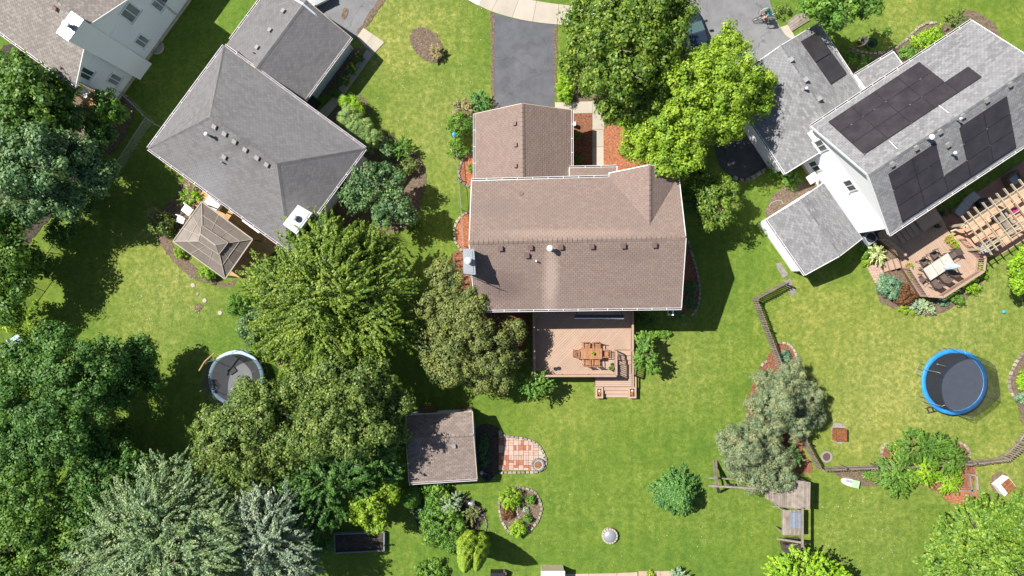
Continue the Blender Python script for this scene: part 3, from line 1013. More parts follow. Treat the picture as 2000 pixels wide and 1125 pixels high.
def edging(label, pts, closed=False, mat='stone', size=(0.30, 0.20, 0.11), group=None, cat="stone edging"):
    if mat not in ROCKS:
        ROCKS[mat] = [rock_mesh(mat, k) for k in range(4)]
    P = [W(x, y) for x, y in pts]
    sp, fine = spread(P, size[0] * 1.06, closed)
    t = thing("stone_edging", label, cat, P[0], group)
    for p, d in sp:
        place("edging_stone", RNG.choice(ROCKS[mat]), t, p + Vector((RNG.uniform(-.015, .015), RNG.uniform(-.015, .015), 0)), math.atan2(d.y, d.x) + RNG.uniform(-.08, .08),
              (size[0] * RNG.uniform(.85, 1.05), size[1] * RNG.uniform(.85, 1.1), size[2] * RNG.uniform(.8, 1.15)))
    return t


SHEETS = [0]


def sheet(name, pts, z, mat, th=0.0):
    SHEETS[0] += 1
    z += SHEETS[0] * 0.0006
    P = [W(x, y) for x, y in pts]
    P = [Vector((p.x, p.y, z)) for p in P]
    if name in ("mulch_bed", "soil_bed", "worn_soil"):
        rj = random.Random(SHEETS[0])
        Q = []
        for a, b in zip(P, P[1:] + P[:1]):
            n = max(1, int((b - a).length / .18))
            for i in range(n):
                Q.append(a.lerp(b, i / n) + Vector((rj.uniform(-.07, .07), rj.uniform(-.07, .07), 0)))
        P = Q
    if area2([(p.x, p.y) for p in P]) < 0:
        P.reverse()
    g = G()
    if th:
        g.prism([(p.x, p.y) for p in P], z - th, z)
    else:
        g.poly(P)
    return structure(name, g, M[mat])


def smooth(pts, n=6, closed=True):
    P = [Vector((x, y, 0)) for x, y in pts]
    _, fine = spread(P, 1e6, closed)
    f = fine[::max(1, 16 // n)]
    return [(p.x, p.y) for p in (f[:-1] if closed and (f[0] - f[-1]).length < 1e-3 else f)]


# ------------------------------------------------------------------ ground, drives, paths, beds
structure("ground", G().poly([(-220, -220, 0), (220, -220, 0), (220, 220, 0), (-220, 220, 0)]), M['lawn'])

structure_drive = sheet("driveway", [(962, 26), (1000, 36), (1040, 43), (1085, 47), (1084, 120), (1081, 230), (963, 230), (961, 120)], 0.012, 'asphalt')
sheet("driveway", [(590, -10), (592, -80), (790, -80), (752, -5), (722, 38), (697, 70), (640, 110), (560, 50)], 0.012, 'asphalt_old')
sheet("road", [(980, -120), (1100, -120), (1110, -5), (1040, -2), (1000, -20)], 0.010, 'asphalt')
sheet("driveway", smooth([(1330, -120), (1440, -120), (1492, -30), (1512, 30), (1532, 66), (1560, 100), (1500, 190), (1420, 190), (1350, 120), (1338, 40)]), 0.012, 'asphalt_old')
sheet("parking_pad", smooth([(1470, 205), (1530, 290), (1519, 314), (1460, 350), (1425, 342), (1400, 310), (1400, 240)]), 0.016, 'asphalt_dark')
sheet("patio", [(1517, 56), (1539, 48), (1547, 62), (1560, 85), (1535, 90), (1529, 70)], 0.010, 'concrete')
wp = tag(bpy.data.objects.new("boardwalk", None), kind="structure")
COL.objects.link(wp)
OFF[wp.name] = Vector()
wpp = [(W(x, y).x, W(x, y).y) for x, y in ((1535, 44), (1566, 21), (1581, 40), (1546, 62))]
if area2(wpp) < 0:
    wpp.reverse()
boards(wp, wpp, .09, math.atan2(D(.8, -.6).y, D(.8, -.6).x), .2, 'weathered', gap=.015)

# kerb-side pavement: a curved run of slabs
walk_in = [W(x, y) for x, y in [(880, -22), (912, -1), (938, 13), (963, 24), (1000, 35), (1040, 43), (1083, 48), (1120, 50), (1160, 47), (1200, 38)]]
walk_out = [W(x, y) for x, y in [(905, -60), (930, -42), (955, -28), (985, -16), (1015, -6), (1048, 2), (1087, 8), (1122, 11), (1158, 9), (1195, 0)]]
pv = tag(G().poly([Vector((p.x, p.y, .006)) for p in walk_in + walk_out[::-1]]).build("pavement", M['soil']), kind="structure")
OFF[pv.name] = Vector()
_, fi = spread(walk_in, 1e6)
_, fo = spread(walk_out, 1e6)
cuts = [0, 13, 30, 46, 64, 80, 98, 118, 136, len(fi) - 1]
for k in range(len(cuts) - 1):
    a, b = cuts[k], cuts[k + 1]
    lo = [fi[i] for i in range(a, b + 1, 3)] + ([fi[b]] if (b - a) % 3 else [])
    hi = [fo[i] for i in range(a, b + 1, 3)] + ([fo[b]] if (b - a) % 3 else [])
    c = sum(lo + hi, Vector()) / len(lo + hi)
    pts = [c + (p - c) * 0.988 for p in lo + hi[::-1]]
    if area2([(p.x, p.y) for p in pts]) < 0:
        pts.reverse()
    edge = k in (0, 1, 7, 8)
    G().prism([(p.x, p.y) for p in pts], 0.002, 0.05).build("slab", M['concrete_w' if edge else 'concrete'], pv)


def slabs(quads, mat='concrete', name="path", z=0.045):
    st = tag(bpy.data.objects.new(name, None), kind="structure")
    COL.objects.link(st)
    OFF[st.name] = Vector()
    for q in quads:
        P = [W(x, y) for x, y in q]
        c = sum(P, Vector()) / len(P)
        P = [c + (p - c) * 0.985 for p in P]
        if area2([(p.x, p.y) for p in P]) < 0:
            P.reverse()
        G().prism([(p.x, p.y) for p in P], 0.0, z).build("slab", M[mat], st)
    return st


slabs([[(1084, 200), (1118, 200), (1118, 222), (1084, 222)], [(1118, 199), (1157, 198), (1157, 221), (1118, 222)], [(1157, 197), (1180, 196), (1180, 221), (1157, 221)],
       [(1157, 221), (1180, 221), (1180, 253), (1157, 253)], [(1157, 253), (1179, 253), (1179, 287), (1157, 287)], [(1157, 287), (1179, 287), (1179, 332), (1157, 332)]], name="garden_path")
slabs([[(710, 55), (730, 68), (712, 90), (697, 72)], [(730, 68), (751, 83), (728, 108), (712, 90)], [(719, 94), (729, 107), (707, 137), (694, 128)], [(694, 128), (707, 137), (683, 171), (670, 161)],
       [(670, 161), (683, 171), (659, 205), (646, 195)], [(646, 195), (659, 205), (630, 240), (612, 228)]], name="side_path")

sheet("mulch_bed", [(1112, 221), (1157, 221), (1157, 335), (1112, 335)], 0.02, 'mulch')
sheet("mulch_bed", smooth([(1180, 250), (1205, 246), (1240, 262), (1275, 300), (1290, 345), (1230, 345), (1180, 335)]), 0.02, 'mulch_o')
sheet("mulch_bed", smooth([(928, 300), (912, 306), (902, 322), (898, 340), (903, 354), (916, 364), (935, 368), (940, 330)]), 0.02, 'mulch_o')
sheet("mulch_bed", smooth([(930, 410), (914, 414), (898, 428), (890, 446), (890, 466), (898, 482), (910, 490), (930, 490)]), 0.02, 'mulch_o')
sheet("mulch_bed", smooth([(880, 505), (940, 500), (1030, 610), (1020, 680), (960, 700), (900, 640)]), 0.02, 'mulch')
sheet("mulch_bed", smooth([(1310, 470), (1342, 480), (1352, 510), (1362, 545), (1362, 585), (1350, 605), (1310, 610)]), 0.02, 'mulch')
sheet("soil_bed", smooth([(805, 60), (820, 54), (845, 62), (862, 82), (868, 105), (858, 122), (838, 120), (815, 105), (802, 82)]), 0.02, 'mulch_b')
sheet("soil_bed", smooth([(688, 185), (712, 192), (722, 220), (700, 235), (720, 262), (760, 262), (830, 330), (800, 440), (700, 460), (650, 400), (660, 300), (640, 235)]), 0.016, 'mulch_b')
sheet("soil_bed", [(699, 92), (715, 97), (655, 187), (615, 185), (600, 160)], 0.014, 'mulch_b')
sheet("soil_bed", smooth([(360, 350), (395, 365), (375, 440), (335, 470), (380, 520), (440, 552), (460, 545), (452, 560), (420, 556), (370, 540), (330, 500), (305, 462), (310, 420), (345, 380)]), 0.014, 'mulch_b')
sheet("soil_bed", smooth([(150, 170), (240, 185), (262, 220), (220, 300), (150, 300), (130, 230)]), 0.012, 'mulch_b')
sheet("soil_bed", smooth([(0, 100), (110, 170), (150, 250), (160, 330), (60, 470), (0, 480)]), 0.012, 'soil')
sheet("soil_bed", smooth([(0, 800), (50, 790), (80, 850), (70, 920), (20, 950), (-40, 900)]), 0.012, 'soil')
sheet("soil_bed", smooth([(990, 952), (1025, 952), (1047, 966), (1056, 990), (1050, 1015), (1030, 1040), (1000, 1044), (982, 1025), (976, 995), (980, 970)]), 0.02, 'mulch_b')
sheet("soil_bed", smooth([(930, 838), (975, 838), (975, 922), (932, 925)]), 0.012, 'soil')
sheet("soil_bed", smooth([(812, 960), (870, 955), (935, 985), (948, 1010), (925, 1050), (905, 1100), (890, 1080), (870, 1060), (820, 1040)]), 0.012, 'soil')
sheet("mulch_bed", smooth([(1488, 712), (1512, 680), (1532, 668), (1550, 680), (1562, 715), (1570, 790), (1566, 870), (1588, 918), (1540, 920), (1480, 860), (1456, 800), (1470, 750)]), 0.014, 'mulch')
sheet("soil_bed", smooth([(1620, 915), (1680, 912), (1710, 925), (1720, 945), (1700, 950), (1660, 940)]), 0.012, 'mulch_b')
sheet("mulch_bed", smooth([(1722, 905), (1722, 882), (1740, 866), (1800, 858), (1870, 864), (1892, 880), (1896, 905), (1905, 915), (1900, 950), (1893, 975), (1850, 975), (1830, 960), (1740, 925)]), 0.014, 'mulch')
sheet("mulch_bed", smooth([(1842, 958), (1900, 955), (1908, 975), (1885, 985), (1862, 982), (1846, 975)]), 0.018, 'mulch_o')
sheet("soil_bed", smooth([(2010, 680), (1988, 700), (1974, 735), (1976, 765), (1990, 800), (1998, 830), (2040, 820), (2040, 690)]), 0.014, 'mulch_b')
sheet("soil_bed", smooth([(1700, 470), (1735, 478), (1765, 530), (1800, 585), (1830, 585), (1910, 535), (1915, 560), (1875, 590), (1820, 617), (1770, 607), (1720, 590), (1705, 540)]), 0.014, 'mulch_b')
sheet("mulch_bed", smooth([(1515, 375), (1560, 355), (1590, 360), (1600, 380), (1540, 415), (1505, 435), (1495, 415)]), 0.014, 'mulch_b')
sheet("soil_bed", smooth([(1655, 95), (1690, 104), (1712, 105), (1742, 97), (1758, 86), (1776, 74), (1792, 57), (1812, 46), (1850, 44), (1900, 20), (1950, 90), (1800, 250), (1690, 180)]), 0.012, 'mulch_b')
sheet("mulch_bed", smooth([(1125, 130), (1180, 110), (1260, 130), (1270, 230), (1250, 250), (1180, 198), (1118, 198)]), 0.010, 'mulch_b')
sheet("worn_soil", [(958, 24), (965, 24), (966, 228), (960, 228)], 0.003, 'mulch_b')
sheet("worn_soil", [(1081, 47), (1088, 49), (1087, 198), (1082, 198)], 0.003, 'mulch_b')
sheet("worn_soil", [(755, -5), (725, 41), (701, 68), (697, 62), (745, -10)], 0.003, 'mulch_b')
sheet("oil_stain", smooth([(672, 16), (680, 18), (679, 28), (673, 38), (667, 34), (669, 24)]), 0.016, 'mulch_b')
sheet("worn_soil", smooth([(1628, 828), (1650, 832), (1653, 858), (1640, 866), (1626, 858)]), 0.008, 'stone_g')
sheet("worn_soil", smooth([(1935, 930), (1955, 922), (1972, 935), (1975, 955), (1950, 965), (1934, 950)]), 0.008, 'mulch_b')
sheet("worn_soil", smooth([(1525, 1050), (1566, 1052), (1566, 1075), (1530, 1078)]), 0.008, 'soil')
sheet("worn_soil", smooth([(380, 600), (390, 594), (396, 598), (386, 610)]), 0.008, 'mulch_b')
sheet("worn_soil", smooth([(545, 655), (575, 668), (580, 715), (560, 730), (540, 700)]), 0.006, 'mulch_b')

edging("grey stone edging curving round the upper mulch bed beside the garage", [(922, 300), (908, 308), (900, 320), (896, 338), (900, 352), (912, 363), (926, 368)], mat='stone_g')
edging("pale stone edging curving round the mulch bed above the left chimney", [(924, 412), (910, 416), (896, 428), (888, 446), (888, 466), (896, 482), (905, 492)])
edging("stone edging of the shaded bed along the right side of the brown house", [(1343, 470), (1352, 500), (1362, 535), (1366, 570), (1362, 600), (1348, 618)], mat='stone_g')
edging("pale stone ring enclosing the egg shaped shrub bed", [(985, 960), (1005, 953), (1030, 954), (1047, 964), (1057, 988), (1053, 1012), (1040, 1030), (1022, 1042), (1000, 1042), (984, 1025), (976, 1000), (976, 975)], closed=True)
edging("short stone divider crossing inside the egg shaped shrub bed", [(1012, 985), (1010, 1000), (1018, 1015), (1032, 1030)], size=(0.2, 0.15, 0.1))
edging("pale stone edging rounding the brick patio end", [(976, 840), (984, 850), (1000, 853), (1022, 856), (1044, 864), (1058, 878), (1066, 898), (1063, 913), (1048, 921), (1020, 922), (976, 923)])
edging("pale stone edging arching over the bed at the fence top by the blue spruce", [(1512, 677), (1522, 670), (1536, 671), (1548, 681), (1556, 697), (1562, 716)])
edging("few pale stones left of the fence at the spruce bed", [(1486, 716), (1492, 709), (1501, 704)])
edging("two white stones between the two blue spruces at their left edge", [(1456, 792), (1462, 782)], mat='stone', size=(0.34, .26, .12))
edging("pale stone edging along the garden at the right picture edge", [(2004, 682), (1990, 698), (1980, 716), (1972, 736), (1971, 754), (1976, 768), (1984, 780)])
edging("pale stone edging on the left side of the yew bed", [(1742, 866), (1728, 868), (1722, 880), (1723, 896), (1728, 906)])
edging("pale stone edging on the right side of the yew bed", [(1873, 864), (1884, 870), (1892, 882), (1894, 896)])
edging("long pale stone edging winding round the front beds of the solar house", [(1662, 96), (1680, 101), (1700, 104), (1722, 103), (1743, 97), (1758, 86), (1772, 76), (1784, 63), (1796, 52), (1812, 46), (1832, 45)])
edging("brown brick edging behind the golden arborvitae", [(922, 1000), (935, 1001), (945, 1008), (950, 1022), (948, 1036)], mat='stone_g', size=(.22, .14, .1))
edging("shaded brick edging curving right of the clipped cone shrub", [(824, 965), (812, 975), (806, 990), (808, 1008)], mat='stone_g', size=(.22, .14, .1))
edging("rough stone border round the dark asphalt pad", [(1516, 316), (1500, 328), (1480, 340), (1460, 351), (1442, 350), (1426, 343)], mat='stone_g', size=(.42, .3, .14))


def disc_stone(label, x, y, r, mat='concrete', group="round stepping stones in the left lawn"):
    p = W(x, y)
    o = G().lathe(p, [(r, 0), (r, 0.03), (r * .9, .045), (0.001, 0.046)], 14).build("stepping_stone", M[mat], org=p)
    tag(o, label, "stepping stone", group)


disc_stone("round pale stepping stone nearest the gazebo", 377, 557, 0.16)
disc_stone("round stepping stone in the middle of the three pale ones", 400, 587, 0.16)
disc_stone("round stepping stone farthest from the gazebo, near the big bush", 430, 611, 0.16)
disc_stone("dull stone half sunk above the pale stepping stones", 372, 540, 0.12, 'stone_g')
disc_stone("dull stone half sunk between the first two pale stepping stones", 386, 574, 0.12, 'stone_g')
disc_stone("white stone in the grass right of the cooler by the netted trampoline", 578, 730, 0.14, 'concrete_w', None)
for k, (q, lb) in enumerate([([(1514, 515), (1524, 513), (1531, 524), (1520, 529)], "square paving stone nearest the grey annex corner"), ([(1521, 529), (1532, 524), (1540, 536), (1529, 544)], "square paving stone second from the annex"),
                          ([(1530, 549), (1543, 544), (1549, 555), (1537, 562)], "square paving stone beside the picket fence end"), ([(1538, 563), (1549, 558), (1556, 571), (1545, 580)], "square paving stone farthest into the fenced lawn")]):
    P = [W(x, y) for x, y in q]
    if area2([(p.x, p.y) for p in P]) < 0:
        P.reverse()
    tag(G().prism([(p.x, p.y) for p in P], 0, 0.04).build("paving_stone", M['stone_g'], org=P[0]), lb, "paving stone", "square stepping stones by the fence")

# brick-shaped walk at the steps of the hexagonal deck
bw = tag(bpy.data.objects.new("brick_walk", None), kind="structure")
COL.objects.link(bw)
OFF[bw.name] = Vector()
for i in range(4):
    for j in range(7):
        o = W(1693, 520)
        a, b = D(1, -.05), D(.5, 1)
        p = o + a * (i * 0.24 + 0.1) + b * (j * 0.2 + .05)
        G().box(p + Vector((0, 0, .02)), (0.22, 0.17, 0.05), u=a).build("brick", M['pink'], bw)

# ------------------------------------------------------------------ HOUSE C : brown roof in the middle
hc = thing("house", "brown shingled house in the middle with a rear deck and a metal capped chimney", "house", W(1128, 470))
e_nw, e_n2, e_sw, e_se = W(921, 353, 5.2), W(1190, 346, 5.2), W(927, 606, 5.2), W(1331, 601, 5.2)
r_w, r_e = W(916, 473, 7.2), W(1340, 464, 7.2)
XE = W(1326, 332, 5.2)
cg_f = W(1268, 322, 6.65)                   # cross gable front peak
cg_b = W(1268, 441, 6.65)
cg_w = W(1190, 338, 5.2)
plN = Plane(e_nw, e_n2, r_e)
e_ne = Vector((XE.x, XE.y, 5.2))
v_e = W(1326, 343, 5.2)
facesC = [[e_sw, e_se, r_e, r_w],
          [e_n2, e_nw, r_w, r_e, v_e, cg_b],
          [cg_w, e_n2, cg_b, cg_f],
          [v_e, e_ne, cg_f, cg_b]]
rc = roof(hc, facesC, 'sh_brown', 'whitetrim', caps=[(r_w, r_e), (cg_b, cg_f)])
gutter(hc, e_sw, e_se, Vector((0, -1, 0)))
gutter(hc, e_n2, e_nw, Vector((0, 1, 0)))
qs = [Vector((e_sw.x + .35, e_sw.y + .35, 0)), Vector((e_se.x - .35, e_se.y + .35, 0)), Vector((XE.x - .35, e_nw.y - .3, 0)), Vector((e_nw.x + .35, e_nw.y - .35, 0))]
mE, mW = (qs[1] + qs[2]) / 2, (qs[3] + qs[0]) / 2
walls(hc, [(qs[0], 5.15), (qs[1], 5.15), (mE, 7.0), (qs[2], 5.15), (qs[3], 5.15), (mW, 7.0)], 'tanside', base='foundation')
fx0, fx1, fy = cg_w.x + .3, XE.x - .35, XE.y - .3
walls(hc, [(Vector((fx1, qs[2].y + .01, 0)), 5.1), (Vector((fx1, fy, 0)), 5.1), (Vector(((fx0 + fx1) / 2, fy, 0)), 6.4), (Vector((fx0, fy, 0)), 5.1), (Vector((fx0, qs[2].y + .01, 0)), 5.1)], 'tanside')
plS = Plane(e_sw, e_se, r_w)
for x, y in [(977, 483.8), (1035.3, 482), (1094.6, 481), (1155, 479.8), (1216.5, 478.7), (1277.3, 477.2), (1028.7, 497.7)]:
    box_vent(rc, plS, x, y)
pipe_vent(rc, plS, 1073, 486, 0.14, 0.55)
pipe_vent(rc, plS, 1047, 510, 0.07, 0.3, False, 'whitetrim')
pv2 = plN.hit(1017.7, 378.7)
G().cyl(pv2 + plN.n * .03, pv2 + plN.n * .06, 0.15, n=18).build("roof_patch", M['ventbrown'], rc)
ch = chimney(hc, [(904, 486), (926, 486), (929, 537), (905, 534)], 7.9, 0, 'blueside', (914, 509))
an = W(921, 541, 7.6)
G().cyl(Vector((an.x, an.y, 4.6)), Vector((an.x, an.y, 8.4)), 0.025, n=6).cyl(Vector((an.x - .3, an.y + .1, 8.3)), Vector((an.x + .35, an.y - .1, 8.3)), 0.015, n=5).cyl(Vector((an.x - .12, an.y - .25, 8.1)), Vector((an.x + .12, an.y + .25, 8.1)), 0.012, n=5).build("antenna", M['steel'], hc)
# porch strip roof between garage and main block
pr = [W(1112, 328, 2.75), W(1205, 326, 2.75), W(1205, 347, 3.3), W(1112, 350, 3.3)]
rp = roof(hc, [[pr[1], pr[0], pr[3], pr[2]]], 'sh_brown', 'whitetrim')
gutter(hc, pr[1], pr[0], Vector((0, 1, 0)))
for sx in (1121, 1198):
    p = W(sx, 332, 2.6)
    G().box((p.x, p.y, 1.3), (.12, .12, 2.6)).build("porch_post", M['whitetrim'], hc)
# garage wing
_, eg, rg, _ = (None,) * 4
EG = [(927, 352, 2.6), (1116, 350, 2.6), (1116, 215, 2.6), (927, 222, 2.6)]
# ridge runs north-south, so eaves are the west and east sides
ew0, ew1, ee0, ee1 = W(928, 222, 2.6), W(928, 362, 2.6), W(1116, 362, 2.6), W(1116, 215, 2.6)
rn, rs_ = W(1020, 202, 4.35), W(1021, 372, 4.35)
rgarage = roof(hc, [[ew0, ew1, rs_, rn], [ee0, ee1, rn, rs_]], 'sh_brown', 'tanside', caps=[(rs_, rn)])
gutter(hc, ew0, W(928, 351, 2.6), Vector((-1, 0, 0)))
gutter(hc, ee1, W(1116, 326, 2.6), Vector((1, 0, 0)))
gq = [Vector((ew0.x + .3, e_nw.y + .1, 0)), Vector((ee0.x - .3, e_nw.y + .1, 0)), Vector((ee1.x - .3, ee1.y - .4, 0)), Vector((ew0.x + .3, ee1.y - .4, 0))]
gm = (gq[2] + gq[3]) / 2
walls(hc, [(gq[0], 2.55), (gq[1], 2.55), (gq[2], 2.55), (gm, 4.1), (gq[3], 2.55)], 'tanside', base='foundation')
G().box(((gq[2].x + gq[3].x) / 2, gq[2].y + .03, 1.1), (4.9, .06, 2.1)).build("garage_door", M['whitetrim'], hc)
plGW, plGE = Plane(ew0, ew1, rs_), Plane(ee0, ee1, rn)
for x, y in [(1006.7, 241.7), (1008.3, 283.3), (1008.3, 324)]:
    box_vent(rgarage, plGW, x, y, sz=0.24)
wu = Vector((1, 0, 0))
for x, w, h, z in [(qs[0].x + 2.2, 1.4, 1.3, 3.6), (qs[0].x + 5.2, .9, .9, 3.7), (qs[1].x - 2.2, 1.6, 1.3, 3.6)]:
    window(hc, (x, qs[0].y, z), wu, w, h, Vector((0, -1, 0)))
for y in (-3.2, 1.0):
    window(hc, (qs[1].x, y + 2, 3.6), Vector((0, 1, 0)), 1.1, 1.2, Vector((1, 0, 0)))
# folded awning case over the patio door
aw = W(1170, 620, 3.3)
G().box(aw + Vector((0, .09, .05)), (3.3, .2, .1)).build("awning_case", M['cardark'], hc)
G().box(aw + Vector((0, -.06, .05)), (3.34, .06, .12)).build("awning_bar", M['whitetrim'], hc)
for s in (-1, 1):
    G().beam(aw + Vector((s * 1.5, .19, 0)), Vector((aw.x + s * 1.5, qs[0].y, 3.3)), .05, .08).build("awning_arm", M['cardark'], hc)
G().box((W(1118, 700).x, qs[0].y - .03, 2.05), (2.4, .06, 2.0)).build("patio_door", M['glass'], hc)

# ---- deck of C
dk = thing("deck", "pinkish brown diagonal board deck behind the brown house with railings and stairs", "deck", W(1136, 735))
ZD = 1.03


def WZ(x, y, z):
    p = W(x, y, z)
    return (p.x, p.y)


full = [WZ(1040, 580, ZD), WZ(1233, 580, ZD), WZ(1233, 683, ZD), WZ(1202, 683, ZD), WZ(1202, 732, ZD), WZ(1042, 732, ZD)]
full.reverse()
if area2(full) < 0:
    full.reverse()
for part in ([WZ(1040, 580, ZD), WZ(1233, 580, ZD), WZ(1233, 683, ZD), WZ(1040, 683, ZD)], [WZ(1040, 683, ZD), WZ(1202, 683, ZD), WZ(1202, 732, ZD), WZ(1040, 732, ZD)]):
    if area2(part) < 0:
        part.reverse()
    boards(dk, part, ZD, math.radians(45), 0.145, 'deck')
g = G()
for a, b in (((1040, 732), (1202, 732)), ((1041, 590), (1041, 732)), ((1202, 732), (1202, 683)), ((1202, 683), (1233, 683)), ((1233, 683), (1233, 590))):
    p, q = W(*a, ZD), W(*b, ZD)
    g.beam(p - Vector((0, 0, .15)), q - Vector((0, 0, .15)), .05, .24)
for x in range(1045, 1233, 46):
    for y in (600, 660, 722):
        if x > 1195 and y > 690:
            continue
        p = W(x, y, ZD)
        G().box((p.x, p.y, .42), (.1, .1, .84)).build("deck_post", M['deckdark'], dk)
g.build("deck_frame", M['deckdark'], dk)


def railing(parent, a, b, zf, h=0.9, step=0.14, wide=0.14, bal=True, mat='deckrail', posts=True, bmat=None, slope=0.0):
    """a,b world points at floor level"""
    a, b = Vector(a), Vector(b)
    d = b - a
    L = d.length
    G().beam(a + Vector((0, 0, h)), b + Vector((0, 0, h)), wide, .035).build("top_rail", M[mat], parent)
    G().beam(a + Vector((0, 0, .12)), b + Vector((0, 0, .12)), .04, .06).build("bottom_rail", M[mat], parent)
    G().beam(a + Vector((0, 0, h - .06)), b + Vector((0, 0, h - .06)), .04, .07).build("upper_rail", M[mat], parent)
    if bal:
        n = max(1, int(L / step))
        me = piece_mesh("baluster", G().box((0, 0, (h - .1) / 2 + .05), (.045, .045, h - .12)), M[bmat or mat])
        for i in range(1, n):
            place("baluster", me, parent, a.lerp(b, i / n), math.atan2(d.y, d.x))
    if posts:
        n = max(1, round(L / 1.8))
        me = piece_mesh("railing_post", G().box((0, 0, h / 2 - .01), (.09, .09, h - .02)), M[mat])
        for i in range(n + 1):
            place("railing_post", me, parent, a.lerp(b, i / n), math.atan2(d.y, d.x))


zv = Vector((0, 0, 0))
RA = W(1041, 615, ZD)
railing(dk, W(1041.5, 607, ZD), W(1043.5, 730, ZD), ZD)
railing(dk, W(1044, 731, ZD), W(1200, 731, ZD), ZD)
railing(dk, W(1200, 730, ZD), W(1200, 684, ZD), ZD)
railing(dk, W(1231.5, 605, ZD), W(1231.5, 682, ZD), ZD)
# upper stair flight (down towards the garden) and landing
ZL = 0.52
for k in range(3):
    z = ZD - (k + 1) * 0.13
    y0, y1 = 684 + k * 9, 694 + k * 9
    G().prism([WZ(1204, y1, z), WZ(1232, y1, z), WZ(1232, y0, z), WZ(1204, y0, z)][::1], z - .04, z).build("stair_tread", M['deck'], dk)
rp1, rp2 = W(1232, 684, ZD), W(1232, 730, ZL)
railing(dk, rp1, rp2, 0, bmat='deckdark')
land = [WZ(1163, 755, ZL), WZ(1234, 755, ZL), WZ(1234, 733, ZL), WZ(1163, 733, ZL)]
boards(dk, land, ZL, 0, .145, 'deck')
low = [WZ(1204, 733, ZL), WZ(1232, 733, ZL), WZ(1232, 712, ZL), WZ(1204, 712, ZL)]
boards(dk, low, ZL - .0, 0, .145, 'deck')
G().prism([(a * .998, b * .998) for a, b in land], 0, ZL - .06).build("landing_frame", M['deckdark'], dk)
for k in range(3):
    z = ZL - (k + 1) * .13
    y0, y1 = 756 + k * 6.8, 762.5 + k * 6.8
    G().prism([WZ(1178, y1, z), WZ(1227, y1, z), WZ(1227, y0, z), WZ(1178, y0, z)], max(0, z - .12), z).build("stair_tread", M['deck'], dk)
for x in (1236.5, 1241.5):
    a, b = W(x, 733, ZL), W(x, 757, ZL)
    G().beam(a, b, .11, .04).build("side_board", M['deck'], dk)
for xa, xb, lb in ((1163.5, 1178, "square planter box with orange plant at the left foot of the deck steps"), (1227.5, 1243, "square planter box with orange plant at the right foot of the deck steps")):
    a, b = W(xa, 778, .5), W(xb, 756, .5)
    pb = thing("planter_box", lb, "planter", Vector(((a.x + b.x) / 2, (a.y + b.y) / 2, 0)), "planter boxes at the foot of the deck steps")
    t = .12
    for (x0, y0, x1, y1) in ((a.x, a.y, b.x, a.y + t), (a.x, b.y - t, b.x, b.y), (a.x, a.y + t, a.x + t, b.y - t), (b.x - t, a.y + t, b.x, b.y - t)):
        G().prism([(x0, y0), (x1, y0), (x1, y1), (x0, y1)], 0, .5).build("side", M['deck'], pb)
    G().prism([(a.x + t, a.y + t), (b.x - t, a.y + t), (b.x - t, b.y - t), (a.x + t, b.y - t)], 0, .3).build("soil", M['soil'], pb)
    PLANTER = None
    cx, cy = (a.x + b.x) / 2, (a.y + b.y) / 2
    g = G()
    rnd = random.Random(int(xa))
    for i in range(60):
        an_ = rnd.random() * 6.28
        rr = rnd.random() * .13
        p = Vector((cx + math.cos(an_) * rr, cy - .06 + math.sin(an_) * rr, .38 + rnd.random() * .18))
        dd = Vector((rnd.uniform(-1, 1), rnd.uniform(-1, 1), rnd.uniform(.1, .8))).normalized() * .06
        sd = dd.cross(Vector((0, 0, 1))).normalized() * .03
        g.poly([p, p + dd * .6 + sd, p + dd * 1.4, p + dd * .6 - sd])
    g.build("plant", M['terracotta'], pb)
    G().box((cx, cy + .12, .34), (.14, .12, .08)).build("white_pot", M['cloth'], pb)


# ------------------------------------------------------------------ HOUSE A : white gabled house, top left
ha = thing("house", "white gabled house with taupe shingles at the top left corner", "house", W(230, 100))
dA, nA = D(-.585, .81), D(.81, .585)


def LA(s, off=0.0):
    return W(241 - .585 * s + .81 * off, 183 + .81 * s + .585 * off)


K = 1.0 / S
aS, aN, aP = 18, -186, -80
hEa, hPa = 5.03, 7.15
ov = 8
p_e0 = LA(aS + ov, ov); p_e0.z = hEa - 0.15
p_pk = LA(aP, ov); p_pk.z = hPa
p_e1 = LA(aN - ov, ov); p_e1.z = hEa - 0.15
back = -nA * 22
rfA = roof(ha, [[p_e0, p_pk, p_pk + back, p_e0 + back], [p_pk, p_e1, p_e1 + back, p_pk + back]], 'sh_tan', 'whitetrim', caps=[(p_pk, p_pk + back)])
gutter(ha, p_e0 + back, p_e0, dA, 'lilac')
b0, b1, bm = LA(aS), LA(aN), LA(aP)
bb = -nA * 21.5
walls(ha, [(b0, hEa), (bm, hPa - .2), (b1, hEa), (b1 + bb, hEa), (bm + bb, hPa - .2), (b0 + bb, hEa)], 'white', base='foundation')
# lower wing continuing beyond the picture
w0, w1 = LA(aN + 1), LA(-430)
rwing = [LA(aN - 2, 8), LA(-430, 8)]
for p in rwing:
    p.z = 2.5
rr = [p - nA * 3.6 + Vector((0, 0, 1.7)) for p in rwing]
roof(ha, [[rwing[0], rwing[1], rr[1], rr[0]]], 'sh_tan')
walls(ha, [(w0, 2.45), (w1, 2.45), (w1 - nA * 6, 2.45), (w0 - nA * 6, 2.45)], 'white', base='foundation')
plA = Plane(b0, b1, b0 + Vector((0, 0, 5)))
plA.n = nA
for x, y, w, h in [(254, 24, .98, 1.35), (276.5, 80, .68, 1.15), (166.7, 143.5, .68, 1.15), (222.7, 155, .68, 1.1), (310, 6, .8, 1.2)]:
    c = plA.hit(x, y)
    window(ha, c, dA, w, h, nA, glass='blind' if x != 166.7 else 'glass')
